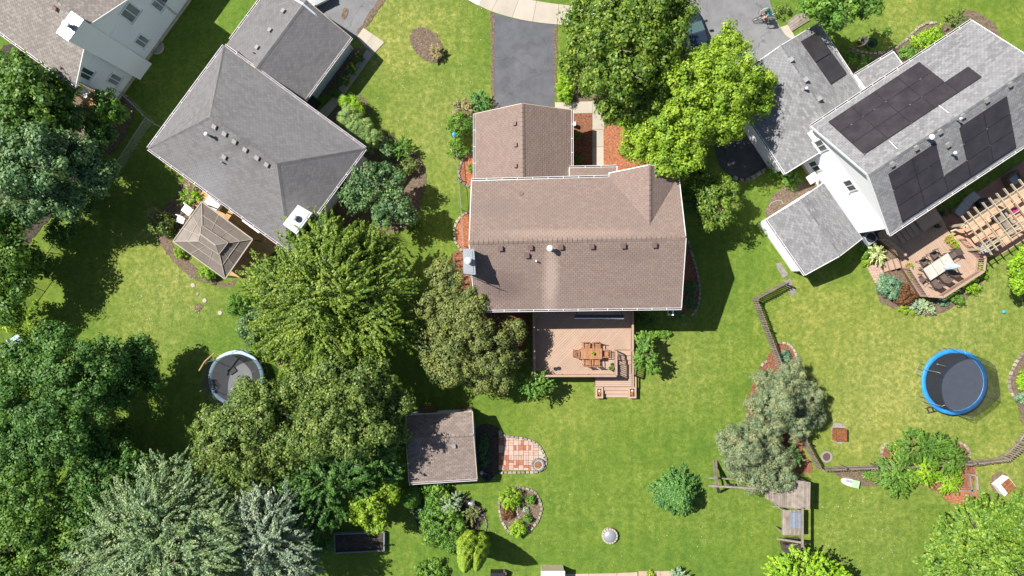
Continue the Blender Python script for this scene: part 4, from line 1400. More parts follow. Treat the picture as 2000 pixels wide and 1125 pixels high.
# chimney chase
q = [LA(-80, 0.3), LA(-80, 11), LA(-41, 11), LA(-41, 0.3)]
g = G().prism([(p.x, p.y) for p in q[::-1]] if area2([(p.x, p.y) for p in q]) < 0 else [(p.x, p.y) for p in q], 0, 7.9)
cA = g.build("chimney", M['white'], ha)
q2 = [LA(-82, -12), LA(-82, 12.5), LA(-39, 12.5), LA(-39, -12)]
q2 = q2[::-1] if area2([(p.x, p.y) for p in q2]) < 0 else q2
G().prism([(p.x, p.y) for p in inset(q2, .03)], 5.2, 7.95).build("chimney_top", M['white'], cA)
G().prism([(p.x, p.y) for p in q2], 7.95, 8.02).build("chimney_cap", M['metalw'], cA)
c = sum(q2, Vector()) / 4
G().cyl((c.x, c.y, 8.0), (c.x, c.y, 8.35), .13, n=14).build("flue", M['steel'], cA)
G().lathe((c.x, c.y, 8.35), [(0.2, 0), (0.21, 0.12), (0.001, 0.2)], 16).build("flue_cap", M['whitetrim'], cA)
plAr = Plane(p_e0, p_pk, p_e0 + back)
box_vent(rfA, plAr, 110, 16, 'ventbrown', .26)
# window well
ww = W(315, 90)
wl = thing("window_well", "half round metal window well at the foot of the white house wall", "window well", ww)
g = G()
vs = []
for i in range(13):
    t = -math.pi / 2 + math.pi * i / 12
    vs.append(LA(-112) + dA * (math.sin(t) * .5) + nA * (max(0, math.cos(t)) * .48 + .02))
for a, b in zip(vs[:-1], vs[1:]):
    g.beam(a + Vector((0, 0, .1)), b + Vector((0, 0, .1)), .05, .2)
g.build("rim", M['foundation'], wl)
G().poly([v + Vector((0, 0, .08)) for v in vs]).build("cover", M['steel'], wl)
# small deck on its lower side
da = thing("deck", "small yellow board deck at the lower corner of the white house", "deck", W(160, 180))
poly = [WZ(133, 168, .5), WZ(142, 158, .5), WZ(205, 200, .5), WZ(188, 222, .5)]
if area2(poly) < 0:
    poly.reverse()
boards(da, poly, .5, math.atan2(nA.y, nA.x), .145, 'tanwood')
G().prism([(x, y) for x, y in poly], .0, .44).build("deck_frame", M['tanwood'], da)


def table_simple(name, label, c, u, sx, sy, z0, h, mat, legmat=None, cat="table"):
    t = thing(name, label, cat, (c.x, c.y, z0))
    v = Vector((-u.y, u.x, 0))
    G().box(Vector((c.x, c.y, z0 + h)), (sx, sy, .05), u=u).build("top", M[mat], t)
    for a in (-1, 1):
        for b in (-1, 1):
            p = Vector((c.x, c.y, z0)) + u * (a * (sx / 2 - .07)) + v * (b * (sy / 2 - .07))
            G().cyl(p, p + Vector((0, 0, h - .025)), .025, n=6).build("leg", M[legmat or mat], t)
    return t


table_simple("side_table", "white plastic table on the yellow deck below the white house", W(164, 180, 1.1), nA, .75, .6, .5, .6, 'cloth')
table_simple("wooden_bench", "orange brown wooden bench beside the white table on the yellow deck", W(181, 189, .9), nA, .6, .45, .5, .4, 'teak', cat="bench")
p = W(196, 177, 1.6)
bx = thing("storage_cabinet", "white cabinet against the white house wall beside the deck", "cabinet", (p.x, p.y, 0))
G().box((p.x, p.y, .79), (.62, .5, 1.58), u=nA).build("body", M['whitetrim'], bx)
G().box((p.x, p.y, 1.6), (.68, .56, .05), u=nA).build("lid", M['cloth'], bx)


# chain link fence of the white house garden
def chain_fence(label, pts, h=1.1, group=None, name="chain_link_fence"):
    P = [W(*p) for p in pts]
    t = thing(name, label, "fence", P[0], group)
    for a, b in zip(P[:-1], P[1:]):
        G().poly([a + Vector((0, 0, .04)), b + Vector((0, 0, .04)), b + Vector((0, 0, h)), a + Vector((0, 0, h))]).build("mesh_panel", M['chainlink'], t)
        G().cyl(a + Vector((0, 0, h)), b + Vector((0, 0, h)), .022, n=6).build("top_rail", M['steel'], t)
        n = max(1, round((b - a).length / 2.4))
        for i in range(n + 1):
            p = a.lerp(b, i / n)
            G().cyl(p, p + Vector((0, 0, h + .06)), .03, n=6).build("fence_post", M['steel'], t)
    return t


chain_fence("long grey chain link fence running down through the shaded left garden", [(300, 236), (240, 330), (160, 430), (66, 560), (-10, 665)])
chain_fence("short chain link fence between the white house corner and the grey hip roof house", [(250, 188), (300, 236), (318, 250)])
chain_fence("thin wire fence beside the mulch beds left of the brown house", [(893, 300), (897, 350), (902, 410), (906, 480)], h=.7)

# ------------------------------------------------------------------ HOUSE B : grey hip roof house
hb = thing("house", "grey hip roofed house with attached garage at the upper left", "house", W(500, 300))
hEb, hRb = 3.6, 5.5
bl, bt, br, bb_ = W(290, 290, hEb), W(438, 89, hEb), W(713, 290, hEb), W(565, 490, hEb)
r1, r2 = W(411, 228, hRb), W(541, 319, hRb)
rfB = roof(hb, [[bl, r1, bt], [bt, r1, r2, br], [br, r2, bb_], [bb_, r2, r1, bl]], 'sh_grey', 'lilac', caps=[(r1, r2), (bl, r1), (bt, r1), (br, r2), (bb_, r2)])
uB, vB = D(.804, .595), D(-.595, .804)
gutter(hb, bt, br, -vB, 'lilac')
gutter(hb, br, bb_, uB, 'lilac')
gutter(hb, bb_, bl, vB, 'lilac')
gutter(hb, bl, bt, -uB, 'lilac')
ring = inset([Vector((p.x, p.y, 0)) for p in (bl, bb_, br, bt)], .42)
walls(hb, [(p, hEb - .12) for p in ring], 'blueside', base='foundation')
plB = Plane(bb_, r2, bl)
for x, y in [(420.7, 246.7), (440.7, 260.7), (460, 276), (480.7, 291.7), (504, 307.3), (522.7, 320.7), (440, 306)]:
    box_vent(rfB, plB, x, y, 'ventgrey', .28)
pipe_vent(rfB, plB, 411, 266, .1, .6)
pipe_vent(rfB, plB, 436, 318, .06, .35, False, 'ventgrey')
chimney(hb, [(582, 400), (610, 416), (579, 458), (552, 438)], 6.2, 0, 'white', (573, 424))
# garage
gh = thing("garage", "grey gabled garage joined to the upper side of the hip roofed house", "garage", W(600, 80))
hg, hr = 2.3, 3.75
# ridge and eaves in the ground frame
ge0, gw0 = W(686, 73, hg), W(536, -38, hg)


def to_eave(p):
    """slide along the garage until it meets the eave line of the house"""
    e = br - bt
    A = np.array([[vB.x, -e.x], [vB.y, -e.y]])
    k = np.linalg.solve(A, np.array([bt.x - p.x, bt.y - p.y]))[0]
    return Vector((p.x + vB.x * (k - .02), p.y + vB.y * (k - .02), p.z))


ge1, gw1 = to_eave(ge0), to_eave(gw0)
gr0, gr1 = W(612, -24, hr), W(484, 136, hr)
mid0, mid1 = (ge0 + gw0) / 2, (ge1 + gw1) / 2
gr0, gr1 = Vector((mid0.x, mid0.y, hr)), Vector((mid1.x, mid1.y, hr))
rfG = roof(gh, [[ge1, ge0, gr0, gr1], [gw0, gw1, gr1, gr0]], 'sh_grey', 'tanside', caps=[(gr0, gr1)])
gutter(gh, ge1 - vB * .6, ge0, uB, 'lilac')
gutter(gh, gw0, gw1 - vB * .6, -uB, 'lilac')
q = inset([Vector((p.x, p.y, 0)) for p in (gw0, gw1, ge1, ge0)], .3)
gm0 = (q[0] + q[3]) / 2
walls(gh, [(q[0], 2.25), (q[1], 2.25), (q[2], 2.25), (q[3], 2.25), (gm0, 3.85)], 'blueside')
plG = Plane(gw0, gw1, gr0)
for x, y in [(555, 23), (529, 60), (504, 94)]:
    box_vent(rfG, plG, x, y, 'ventgrey', .26)
pipe_vent(rfG, plG, 496, 104, .05, .3, False, 'ventgrey')
p = W(693, 106, .9)
G().cyl((q[3] + uB * .07) + Vector((0, 0, 2.2)), (q[3] + uB * .07) + Vector((0, 0, .2)), .04, n=6).build("downspout", M['whitetrim'], gh)
p = W(616, 203, 0)
t = thing("waste_bin", "black wheeled bin in the dark corner between garage and hip roofed house", "bin", p)
G().box(p + Vector((0, 0, .5)), (.6, .6, 1.0), u=uB).build("body", M['black'], t)
G().box(p + Vector((0, 0, 1.03)), (.66, .66, .06), u=uB).build("lid", M['black'], t)

# deck and gazebo of B
db = thing("deck", "orange tan board deck between the hip roofed house and the gazebo", "deck", W(450, 450))
poly = [WZ(396, 365, .35), WZ(412, 352, .35), WZ(560, 462, .35), WZ(480, 548, .35), WZ(352, 462, .35)]
poly = [WZ(350, 462, .35), WZ(396, 372, .35), WZ(415, 362, .35), WZ(556, 468, .35), WZ(478, 545, .35), WZ(440, 535, .35)]
if area2(poly) < 0:
    poly.reverse()
boards(db, poly, .35, math.atan2(uB.y, uB.x), .145, 'tanwood', maxlen=3.6)
G().prism([(p[0], p[1]) for p in poly], 0, .29).build("deck_frame", M['tanwood'], db)
gz = thing("gazebo", "square gazebo with greyish brown translucent two tier roof", "gazebo", W(418, 470))
gc = [W(338.5, 471.5, 2.25), W(440, 545, 2.25), W(494, 467.5, 2.25), W(394.5, 394, 2.25)]
top0, top1 = W(391.6, 457, 3.15), W(421.5, 479, 3.15)
up = [W(388, 471, 2.95), W(428, 497, 2.95), W(446, 474, 2.95), W(394, 440, 2.95)]
low_in = [p - Vector((0, 0, .1)) for p in up]


def panel_split(parent, quad, n, name, mat):
    a, b, c_, d_ = quad
    for i in range(n):
        t0, t1 = i / n + .006, (i + 1) / n - .006
        pts = [a.lerp(b, t0), a.lerp(b, t1), d_.lerp(c_, t1), d_.lerp(c_, t0)]
        G().slab(pts, Vector((0, 0, -.02))).build(name, M[mat], parent)


m_ = [gc[i].lerp(low_in[i], .55) for i in range(4)]
for i in range(4):
    j = (i + 1) % 4
    panel_split(gz, [gc[i], gc[j], m_[j], m_[i]], 3, "roof_panel", 'gable_roof')
    panel_split(gz, [m_[i], m_[j], low_in[j], low_in[i]], 3, "roof_panel", 'gable_roof')
    G().beam(gc[i] + Vector((0, 0, .02)), gc[j] + Vector((0, 0, .02)), .07, .08).build("eave_beam", M['gable_rib'], gz)
    G().beam(m_[i] + Vector((0, 0, .02)), m_[j] + Vector((0, 0, .02)), .03, .03).build("rib", M['gable_rib'], gz)
    G().beam(gc[i] + Vector((0, 0, .02)), low_in[i] + Vector((0, 0, .02)), .05, .05).build("hip_rib", M['gable_rib'], gz)
    p = gc[i].lerp(sum(gc, Vector()) / 4, .06)
    G().cyl((p.x, p.y, .3), (p.x, p.y, 2.25), .05, n=8).build("post", M['darkmetal'], gz)
    for k in (1, 2):
        a, b = gc[i].lerp(gc[j], k / 3), low_in[i].lerp(low_in[j], k / 3)
        G().beam(a + Vector((0, 0, .015)), b + Vector((0, 0, .015)), .03, .03).build("rib", M['gable_rib'], gz)
for f in ([up[0], up[1], top1, top0], [up[1], up[2], top1], [up[2], up[3], top0, top1], [up[3], up[0], top0]):
    f = [p + Vector((0, 0, .02)) for p in f]
    G().slab(f, Vector((0, 0, -.02))).build("top_panel", M['gable_roof'], gz)
G().beam(top0 + Vector((0, 0, .03)), top1 + Vector((0, 0, .03)), .08, .05).build("ridge_cap", M['gable_rib'], gz)
for a, b in ((up[0], top0), (up[3], top0), (up[1], top1), (up[2], top1), (up[0], up[1]), (up[1], up[2]), (up[2], up[3]), (up[3], up[0])):
    G().beam(a + Vector((0, 0, .03)), b + Vector((0, 0, .03)), .03, .03).build("rib", M['gable_rib'], gz)


def bench_like(name, label, x, y, ang, L, D_, mat, cat, z=.35, hb_=.8, grp=None):
    p = W(x, y)
    t = thing(name, label, cat, Vector((p.x, p.y, z)), grp)
    u = Vector((math.cos(ang), math.sin(ang), 0))
    v = Vector((-u.y, u.x, 0))
    c = Vector((p.x, p.y, z))
    G().box(c + Vector((0, 0, .4)), (L, D_, .08), u=u).build("seat", M[mat], t)
    G().box(c + v * (D_ / 2) + Vector((0, 0, .6)), (L, .06, .45), u=u).build("backrest", M[mat], t)
    for a in (-1, 1):
        for b in (-1, 1):
            q_ = c + u * (a * (L / 2 - .05)) + v * (b * (D_ / 2 - .05))
            G().cyl(q_, q_ + Vector((0, 0, .37)), .025, n=6).build("leg", M['darkmetal'], t)
    return t


aB = math.atan2(uB.y, uB.x)
bench_like("garden_chair", "white garden chair poking out left of the gazebo, upper of two", 376, 412, aB, .7, .6, 'whitetrim', "chair")
bench_like("garden_chair", "white garden chair below the other one, half under the gazebo edge", 363, 431, aB + .3, .55, .5, 'cloth', "chair")
p = W(414, 397, 1.0)
t = thing("storage_box", "long white storage box along the hip roofed house beside the gazebo", "storage box", (p.x, p.y, .35))
G().box((p.x, p.y, .62), (1.0, .5, .54), u=uB).build("body", M['whitetrim'], t)
G().box((p.x, p.y, .92), (1.05, .55, .05), u=uB).build("lid", M['cloth'], t)
p = W(492, 439, .8)
t = thing("cooler_table", "narrow white table with a blue lid against the hip roofed house", "table", (p.x, p.y, .35))
G().box((p.x, p.y, .78), (1.5, .4, .05), u=uB).build("top", M['whitetrim'], t)
G().box((p.x - .1, p.y + .08, .84), (.3, .2, .07), u=uB).build("blue_lid", M['cyan'], t)
for s_ in (-.65, .65):
    q_ = Vector((p.x, p.y, .35)) + uB * s_
    G().beam(q_, q_ + Vector((0, 0, .4)), .05, .3).build("leg", M['whitetrim'], t)

# ------------------------------------------------------------------ HOUSE D : solar house on the right
hd = thing("house", "white house with light grey roof and large solar arrays on the right", "house", W(1790, 250))
uD, vD = D(.835, -.55), D(.55, .835)
hE, hR = 5.1, 7.3
d_n0 = W(1584, 247, hE)
d_s0 = W(1736.5, 458, hE)
LD = (W(1897, 38, hE) - d_n0).length
d_n1 = d_n0 + uD * LD
d_s1 = d_s0 + uD * (LD + .2)
rm0, rm1 = (d_n0 + d_s0) / 2, (d_n1 + d_s1) / 2
rm0.z = rm1.z = hR
rfD = roof(hd, [[d_s0, d_s1, rm1, rm0], [d_n1, d_n0, rm0, rm1]], 'sh_light', 'whitetrim', caps=[(rm0, rm1)])
gutter(hd, d_s0, d_s1, vD, 'whitetrim')
gutter(hd, d_n1, d_n0, -vD, 'whitetrim')
q = inset([Vector((p.x, p.y, 0)) for p in (d_n0, d_s0, d_s1, d_n1)], .3)
mw0, mw1 = (q[0] + q[1]) / 2, (q[2] + q[3]) / 2
walls(hd, [(q[0], hE), (mw0, hR - .2), (q[1], hE), (q[2], hE), (mw1, hR - .2), (q[3], hE)], 'white', base='foundation')
plDw = Plane(q[0], q[1], q[0] + Vector((0, 0, 5)))
oD = -uD
vh = (q[1] - q[0]).normalized()
for x, y, w, h in [(1604, 284, .75, 1.0), (1592, 324, .75, 1.0), (1660.5, 362, .75, 1.0)]:
    window(hd, plDw.hit(x, y), vh, w, h, oD, glass='glass')
plDs, plDn = Plane(d_s0, d_s1, rm0), Plane(d_n1, d_n0, rm0)
for x, y in [(1740.4, 320.4), (1787.2, 288.5), (1833.4, 257), (1878, 226.3), (1925, 195.5), (1970.7, 164.8), (1849.1, 282.7)]:
    box_vent(rfD, plDs, x, y, 'ventgrey', .27)
pipe_vent(rfD, plDs, 1810, 271, .13, .5)
pipe_vent(rfD, plDs, 1857, 301, .08, .4)
pipe_vent(rfD, plDs, 1867.5, 235, .06, .4)


sa = thing("solar_array", "large dark solar array on the upper roof slope of the right house", "solar panels", plDn.hit(1680, 215))
oN = plDn.hit(1617, 240)


def solar_up(parent, pl, o, cells, w, h):
    """cells (col, row): row 0 is the eave row, rows go up the slope"""
    u = uD
    wv = pl.w
    me = piece_mesh("solar_panel", G().box((0, 0, 0), (w - .012, h - .012, .04)), M['solar'])
    fr = G()
    for s_ in (-1, 1):
        fr.box((s_ * (w / 2 - .02), 0, .022), (.016, h - .034, .008))
        fr.box((0, s_ * (h / 2 - .02), .022), (w - .034, .016, .008))
    mf = piece_mesh("panel_frame", fr, M['black'])
    z = u.cross(wv)
    sgn = 1 if z.z > 0 else -1
    rot = Matrix((u, wv * sgn, z * sgn)).transposed().to_quaternion()
    cl = G()
    for cx, cy in cells:
        c = o + u * ((cx + .5) * w) + wv * ((cy + .5) * h) + pl.n * .12
        ob = place("solar_panel", me, parent, c, rot=rot)
        k = bpy.data.objects.new("panel_frame", mf)
        COL.objects.link(k)
        k.parent = ob
        for a in (0.0, .5, 1.0):
            if RNG.random() < .28:
                cl.box(o + u * ((cx + a) * w) + wv * ((cy + RNG.choice((0, 1))) * h) + pl.n * .15, (RNG.choice((.05, .11)), .025, .02), u=u, v=wv, w=pl.n)
    tag(cl.build("panel_clips", M['metalw'], parent), kind="stuff")


# north slope: rows counted up the slope = towards the ridge (down in the photograph)
cellsN = [(c_, r_) for r_ in range(3) for c_ in range(4)] + [(4, 2)]
corner2 = plDn.hit(1692, 300)
hN = (corner2 - oN).dot(plDn.w) / 3
wN = (plDn.hit(1791, 121) - oN).dot(uD) / 4
solar_up(sa, plDn, oN, cellsN, wN, hN)
sb = thing("solar_array", "stepped dark solar array on the lower roof slope of the right house", "solar panels", plDs.hit(1850, 330))
oS = plDs.hit(1759.5, 432)
wS = (plDs.hit(1981, 284) - oS).dot(uD) / 5
hS = (plDs.hit(1724.7, 344) - oS).dot(plDs.w) / 3
solar_up(sb, plDs, oS, [(c_, 0) for c_ in range(5)] + [(c_, r_) for r_ in (1, 2) for c_ in (0, 1, 3, 4)], wS, hS)
for a, b in (((1833, 207), (1853, 222)), ((1736, 276), (1752, 292))):
    p, q_ = plDn.hit(*a), plDn.hit(*b)
    G().cyl(p + plDn.n * .06, q_ + plDn.n * .06, .02, n=6).build("conduit", M['whitetrim'], sa)
# garage wing of D
hge, hgr = 2.6, 4.1
k0 = W(1596, 46, hge)
k1 = W(1418, 163, hge)
Lg = 8.6
gn0, gn1 = k0, k0 + vD * Lg
gs0, gs1 = k1, k1 + vD * (Lg - .8)
gs0 = gn0 - uD * ((gn0 - k1).dot(uD))
gs1 = gs0 + vD * 7.4
gn1 = gn0 + vD * 7.4
gm_a, gm_b = (gn0 + gs0) / 2, (gn1 + gs1) / 2
gm_a.z = gm_b.z = hgr
gd = thing("garage", "grey shingled garage wing with two solar panels on the right house", "garage", W(1540, 150))
rfg = roof(gd, [[gn1, gn0, gm_a, gm_b], [gs0, gs1, gm_b, gm_a]], 'sh_light', 'whitetrim', caps=[(gm_a, gm_b)])
gutter(gd, gn1 - vD * 1.2, gn0, uD)
gutter(gd, gs0, gs1, -uD)
q = inset([Vector((p.x, p.y, 0)) for p in (gs0, gs1, gn1, gn0)], .3)
walls(gd, [(q[0], 2.55), (q[1], 2.55), ((q[1] + q[2]) / 2, 3.9), (q[2], 2.55), (q[3], 2.55), ((q[0] + q[3]) / 2, 3.9)], 'white')
plge, plgw = Plane(gn1, gn0, gm_a), Plane(gs0, gs1, gm_b)
for x, y in [(1545, 116.4), (1573.8, 155.3), (1600, 192.2)]:
    box_vent(rfg, plgw, x, y, 'ventgrey', .28)
pipe_vent(rfg, plgw, 1570, 175.8, .07, .4)
sg = thing("solar_array", "narrow pair of solar panels on the garage roof of the right house", "solar panels", plge.hit(1606, 115))
A_, B_, C_, D_4 = plge.hit(1561.7, 82.4), plge.hit(1593, 65), plge.hit(1651, 144.7), plge.hit(1620, 165)
for t0, t1 in ((0, .49), (.51, 1)):
    pts = [A_.lerp(D_4, t0), B_.lerp(C_, t0), B_.lerp(C_, t1), A_.lerp(D_4, t1)]
    if (pts[1] - pts[0]).cross(pts[2] - pts[0]).z < 0:
        pts.reverse()
    pts = [p + plge.n * .14 for p in pts]
    G().slab(pts, plge.n * -.04).build("solar_panel", M['solar'], sg)
# porch roof in the notch
pz = [W(1671, 146, 2.7), W(1745, 101, 2.7), W(1785, 155, 3.2), W(1712, 205, 3.2)]
rfp = roof(hd, [[pz[1], pz[0], pz[3], pz[2]]], 'sh_light', 'whitetrim')
gutter(hd, pz[1], pz[0], -vD)
pp = [Vector((p.x, p.y, 0)) for p in pz]
pq = inset(pp if area2([(p.x, p.y) for p in pp]) > 0 else pp[::-1], .3)
walls(hd, [(p, 2.6) for p in pq], 'white')
# annex
ax = thing("annex", "small white annex with light grey gabled roof against the solar house", "annex", W(1585, 450))
a_e0, a_e1 = W(1497, 428, 2.45), W(1573, 537, 2.45)
a_w1, a_w0 = W(1684, 466, 2.3), W(1608, 357, 2.3)
a_r0, a_r1 = (a_e0 + a_w0) / 2, (a_e1 + a_w1) / 2
a_r0.z = a_r1.z = 3.2
rfx = roof(ax, [[a_e0, a_e1, a_r1, a_r0], [a_w1, a_w0, a_r0, a_r1]], 'sh_light', 'whitetrim', caps=[(a_r0, a_r1)])
gutter(ax, a_e0, a_e1, -uD)
q = inset([Vector((p.x, p.y, 0)) for p in (a_e0, a_e1, a_w1, a_w0)], .22)
walls(ax, [(q[0], 2.4), (q[1], 2.4), ((q[1] + q[2]) / 2, 3.05), (q[2], 2.2), (q[3], 2.2), ((q[0] + q[3]) / 2, 3.05)], 'white')
p = W(1576, 352, 1.2)
G().box((p.x, p.y, 2.1), (.7, .6, .1), u=uD).build("entry_canopy", M['whitetrim'], ax)
# outdoor AC unit
p = W(1690, 466)
ac = thing("air_conditioner", "grey outdoor air conditioner beside the annex and white wall", "air conditioner", p)
G().box(p + Vector((0, 0, .38)), (.78, .78, .76), u=uD).build("body", M['lounger'], ac)
G().ring(p, .24, .34, .76, .80, 24).build("fan_grille", M['black'], ac)
G().cyl(p + Vector((0, 0, .765)), p + Vector((0, 0, .775)), .24, n=20).build("fan", M['darkmetal'], ac)

# patio of D
sheet("patio", [(1836, 425), (2060, 272), (2120, 360), (1990, 432), (1905, 506), (1870, 470), (1852, 452)], 0.03, 'patio')
pl_ = tag(bpy.data.objects.new("patio_floor", None), kind="structure")
COL.objects.link(pl_)
OFF[pl_.name] = Vector()
poly = [W(1853, 452), W(1868, 446), W(1895, 433), W(1940, 404), W(2000, 368), W(2060, 330), (W(2110, 400)), W(2010, 462), W(1955, 497), W(1905, 508)]
pp = [(p.x, p.y) for p in poly]
if area2(pp) < 0:
    pp.reverse()
boards(pl_, pp, .07, math.atan2(uD.y, uD.x), .62, 'patio_l', name="paving_slab", maxlen=.62, gap=.02, th=.04)

# deck of D
dd = thing("deck", "hexagonal brown deck with railings behind the solar house", "deck", W(1820, 520))
ZQ = 0.62
dpts = [(1718, 468), (1738, 484), (1757, 502), (1763, 523), (1798.5, 579), (1827, 581), (1905.5, 531), (1909, 504), (1870.5, 466), (1853, 453), (1843, 430), (1800, 400), (1715, 455)]
poly = [WZ(x, y, ZQ) for x, y in dpts]
if area2(poly) < 0:
    poly.reverse()
boards(dd, poly, ZQ, math.atan2(vD.y, vD.x), .145, 'deck', maxlen=3.2)
g = G()
for a, b in zip(dpts, dpts[1:] + dpts[:1]):
    g.beam(W(*a, ZQ) - Vector((0, 0, .16)), W(*b, ZQ) - Vector((0, 0, .16)), .05, .26)
g.build("deck_frame", M['deckdark'], dd)
for a, b in (((1718, 468), (1738, 484)), ((1738, 484), (1756, 500)), ((1764, 524), (1798.5, 578)), ((1798.5, 578), (1827, 580)), ((1827, 580), (1905, 530)), ((1905, 530), (1908, 505)), ((1908, 505), (1872, 468))):
    railing(dd, W(*a, ZQ), W(*b, ZQ), ZQ, h=.9, wide=.16)
for k in range(3):
    z = ZQ - (k + 1) * .15
    a, b = Vector((W(1757, 503, ZQ).x, W(1757, 503, ZQ).y, 0)), Vector((W(1763, 522, ZQ).x, W(1763, 522, ZQ).y, 0))
    dr = D(-1, .32)
    o0, o1 = .02 + k * .36, .36 + k * .36
    q4 = [a + dr * o0, b + dr * o0, b + dr * o1, a + dr * o1]
    if area2([(p.x, p.y) for p in q4]) < 0:
        q4.reverse()
    G().prism([(p.x, p.y) for p in q4], max(0, z - .12), z).build("stair_tread", M['deck'], dd)
for k in range(4):
    z = ZQ + (k + 1) * .15
    c = W(1757 + k * 9, 459 - k * 6, z)
    G().box(Vector((c.x, c.y, z - .05)), (.32, 1.35, .1), u=uD).build("house_step", M['deck'], dd)
c = W(1812, 424, ZQ + .75)
G().box(Vector((c.x, c.y, ZQ + .7)), (1.6, 1.4, .1), u=uD).build("house_landing", M['deck'], dd)


# ------------------------------------------------------------------ furniture of the two decks
def chair_slat(name, label, p, ang, mat, group, z):
    """slatted chair, facing direction ang"""
    t = thing(name, label, "chair", Vector((p.x, p.y, z)), group)
    f = Vector((math.cos(ang), math.sin(ang), 0))
    r = Vector((-f.y, f.x, 0))
    c = Vector((p.x, p.y, z))
    s = G()
    for k in range(5):
        s.box(c + f * (-.18 + k * .09) + Vector((0, 0, .43)), (.075, .46, .025), u=f)
    s.build("seat", M[mat], t)
    b = G()
    for k in range(5):
        b.beam(c - f * .24 + r * (-.18 + k * .09) + Vector((0, 0, .46)), c - f * .30 + r * (-.18 + k * .09) + Vector((0, 0, .93)), .05, .02)
    b.beam(c - f * .31 - r * .24 + Vector((0, 0, .94)), c - f * .31 + r * .24 + Vector((0, 0, .94)), .04, .06)
    b.build("backrest", M[mat], t)
    for a in (-1, 1):
        G().beam(c + r * (a * .25) + f * .2 + Vector((0, 0, .64)), c + r * (a * .25) - f * .27 + Vector((0, 0, .66)), .055, .025).build("armrest", M[mat], t)
        for bb2 in (-1, 1):
            G().box(c + r * (a * .24) + f * (bb2 * .21) + Vector((0, 0, .32 if bb2 > 0 else .22)), (.045, .045, .64 if bb2 > 0 else .44), u=f).build("leg", M[mat], t)
    return t


TZ = ZD + .01
tc = W(1155, 691, ZD + .74)
tb = thing("dining_table", "slatted teak dining table on the brown deck", "table", Vector((tc.x, tc.y, TZ)))
for k in range(9):
    G().box(Vector((tc.x - .66 + k * .165, tc.y, TZ + .73)), (.155, .74, .03)).build("slat", M['teak'], tb)
for sy in (-1, 1):
    G().box(Vector((tc.x, tc.y + sy * .33, TZ + .69)), (1.4, .05, .05)).build("apron", M['teak'], tb)
    for sx in (-1, 1):
        G().box(Vector((tc.x + sx * .62, tc.y + sy * .3, TZ + .36)), (.07, .07, .72)).build("leg", M['teak'], tb)
for dx, dy, ang, lb in ((-1.0, 0, 0, "teak chair at the left head of the deck table"), (1.0, 0, math.pi, "teak chair at the right head of the deck table"), (-.36, .52, -math.pi / 2, "left of the two teak chairs on the house side of the deck table"),
                        (.36, .52, -math.pi / 2, "right of the two teak chairs on the house side of the deck table"), (-.32, -.58, math.pi / 2, "left of the two teak chairs on the stair side of the deck table"), (.32, -.58, math.pi / 2, "right of the two teak chairs on the stair side of the deck table")):
    chair_slat("teak_chair", lb, Vector((tc.x + dx, tc.y + dy, 0)), ang, 'teak', "teak chairs round the deck table", TZ)


def foliage_tuft(g, c, r, n, rnd, size=.06, up=.5, flat=1.0):
    for i in range(n):
        d = Vector((rnd.gauss(0, 1), rnd.gauss(0, 1), abs(rnd.gauss(0, 1)) * flat)).normalized()
        p = Vector(c) + d * (r * rnd.uniform(.5, 1))
        dd = (d + Vector((rnd.uniform(-1, 1), rnd.uniform(-1, 1), rnd.uniform(-.3, 1))) * .7).normalized() * size
        sd = dd.cross(Vector((0, 0, 1)) + Vector((rnd.uniform(-.3, .3), rnd.uniform(-.3, .3), 0))).normalized() * size * .5
        g.poly([p, p + dd * .6 + sd, p + dd * 1.3, p + dd * .6 - sd])
    return g


def potted(label, x, y, z, r=.12, h=.2, leaf='bushg', pot='teak', n=60, lr=None, flowers=None, group=None, name="potted_plant"):
    p = W(x, y, z)
    t = thing(name, label, "potted plant", Vector((p.x, p.y, z)), group)
    G().lathe(p, [(r * .7, 0), (r, h), (r * .86, h), (r * .8, h * .85), (.001, h * .82)], 14).build("pot", M[pot], t)
    rnd = random.Random(int(x * 7 + y))
    foliage_tuft(G(), p + Vector((0, 0, h)), lr or r * 1.1, n, rnd, .07).build("foliage", LF[leaf], t)
    if flowers:
        foliage_tuft(G(), p + Vector((0, 0, h + .05)), (lr or r * 1.1) * 1.1, max(8, n // 4), rnd, .06).build("flowers", M[flowers], t)
    return t


potted("small yellow flowering plant in a pot on the middle of the teak table", 1157.5, 690, TZ + .75, .07, .12, 'limeyew', 'darkmetal', 40, flowers='yellowf')
G().cyl((0, 0, 0), (0, 0, 1), 1) if False else None
potted("green potted plant in the inner corner of the brown deck by the stairs", 1193, 719, TZ, .14, .2, 'bushg', 'deckdark', 80)
potted("tiny dark pot between the teak table and the stair railing", 1194.5, 711, TZ, .08, .14, 'shade', 'black', 20)
pb = thing("pet_bowls", "two black round bowls side by side on the lower left of the brown deck", "bowls", W(1087.6, 719.6, TZ))
for dx in (-.1, .1):
    G().lathe(W(1087.6, 719.6, TZ) + Vector((dx * 1.2, dx * .2, 0)), [(.11, 0), (.13, .09), (.10, .09), (.08, .03), (.001, .03)], 18).build("bowl", M['black'], pb)

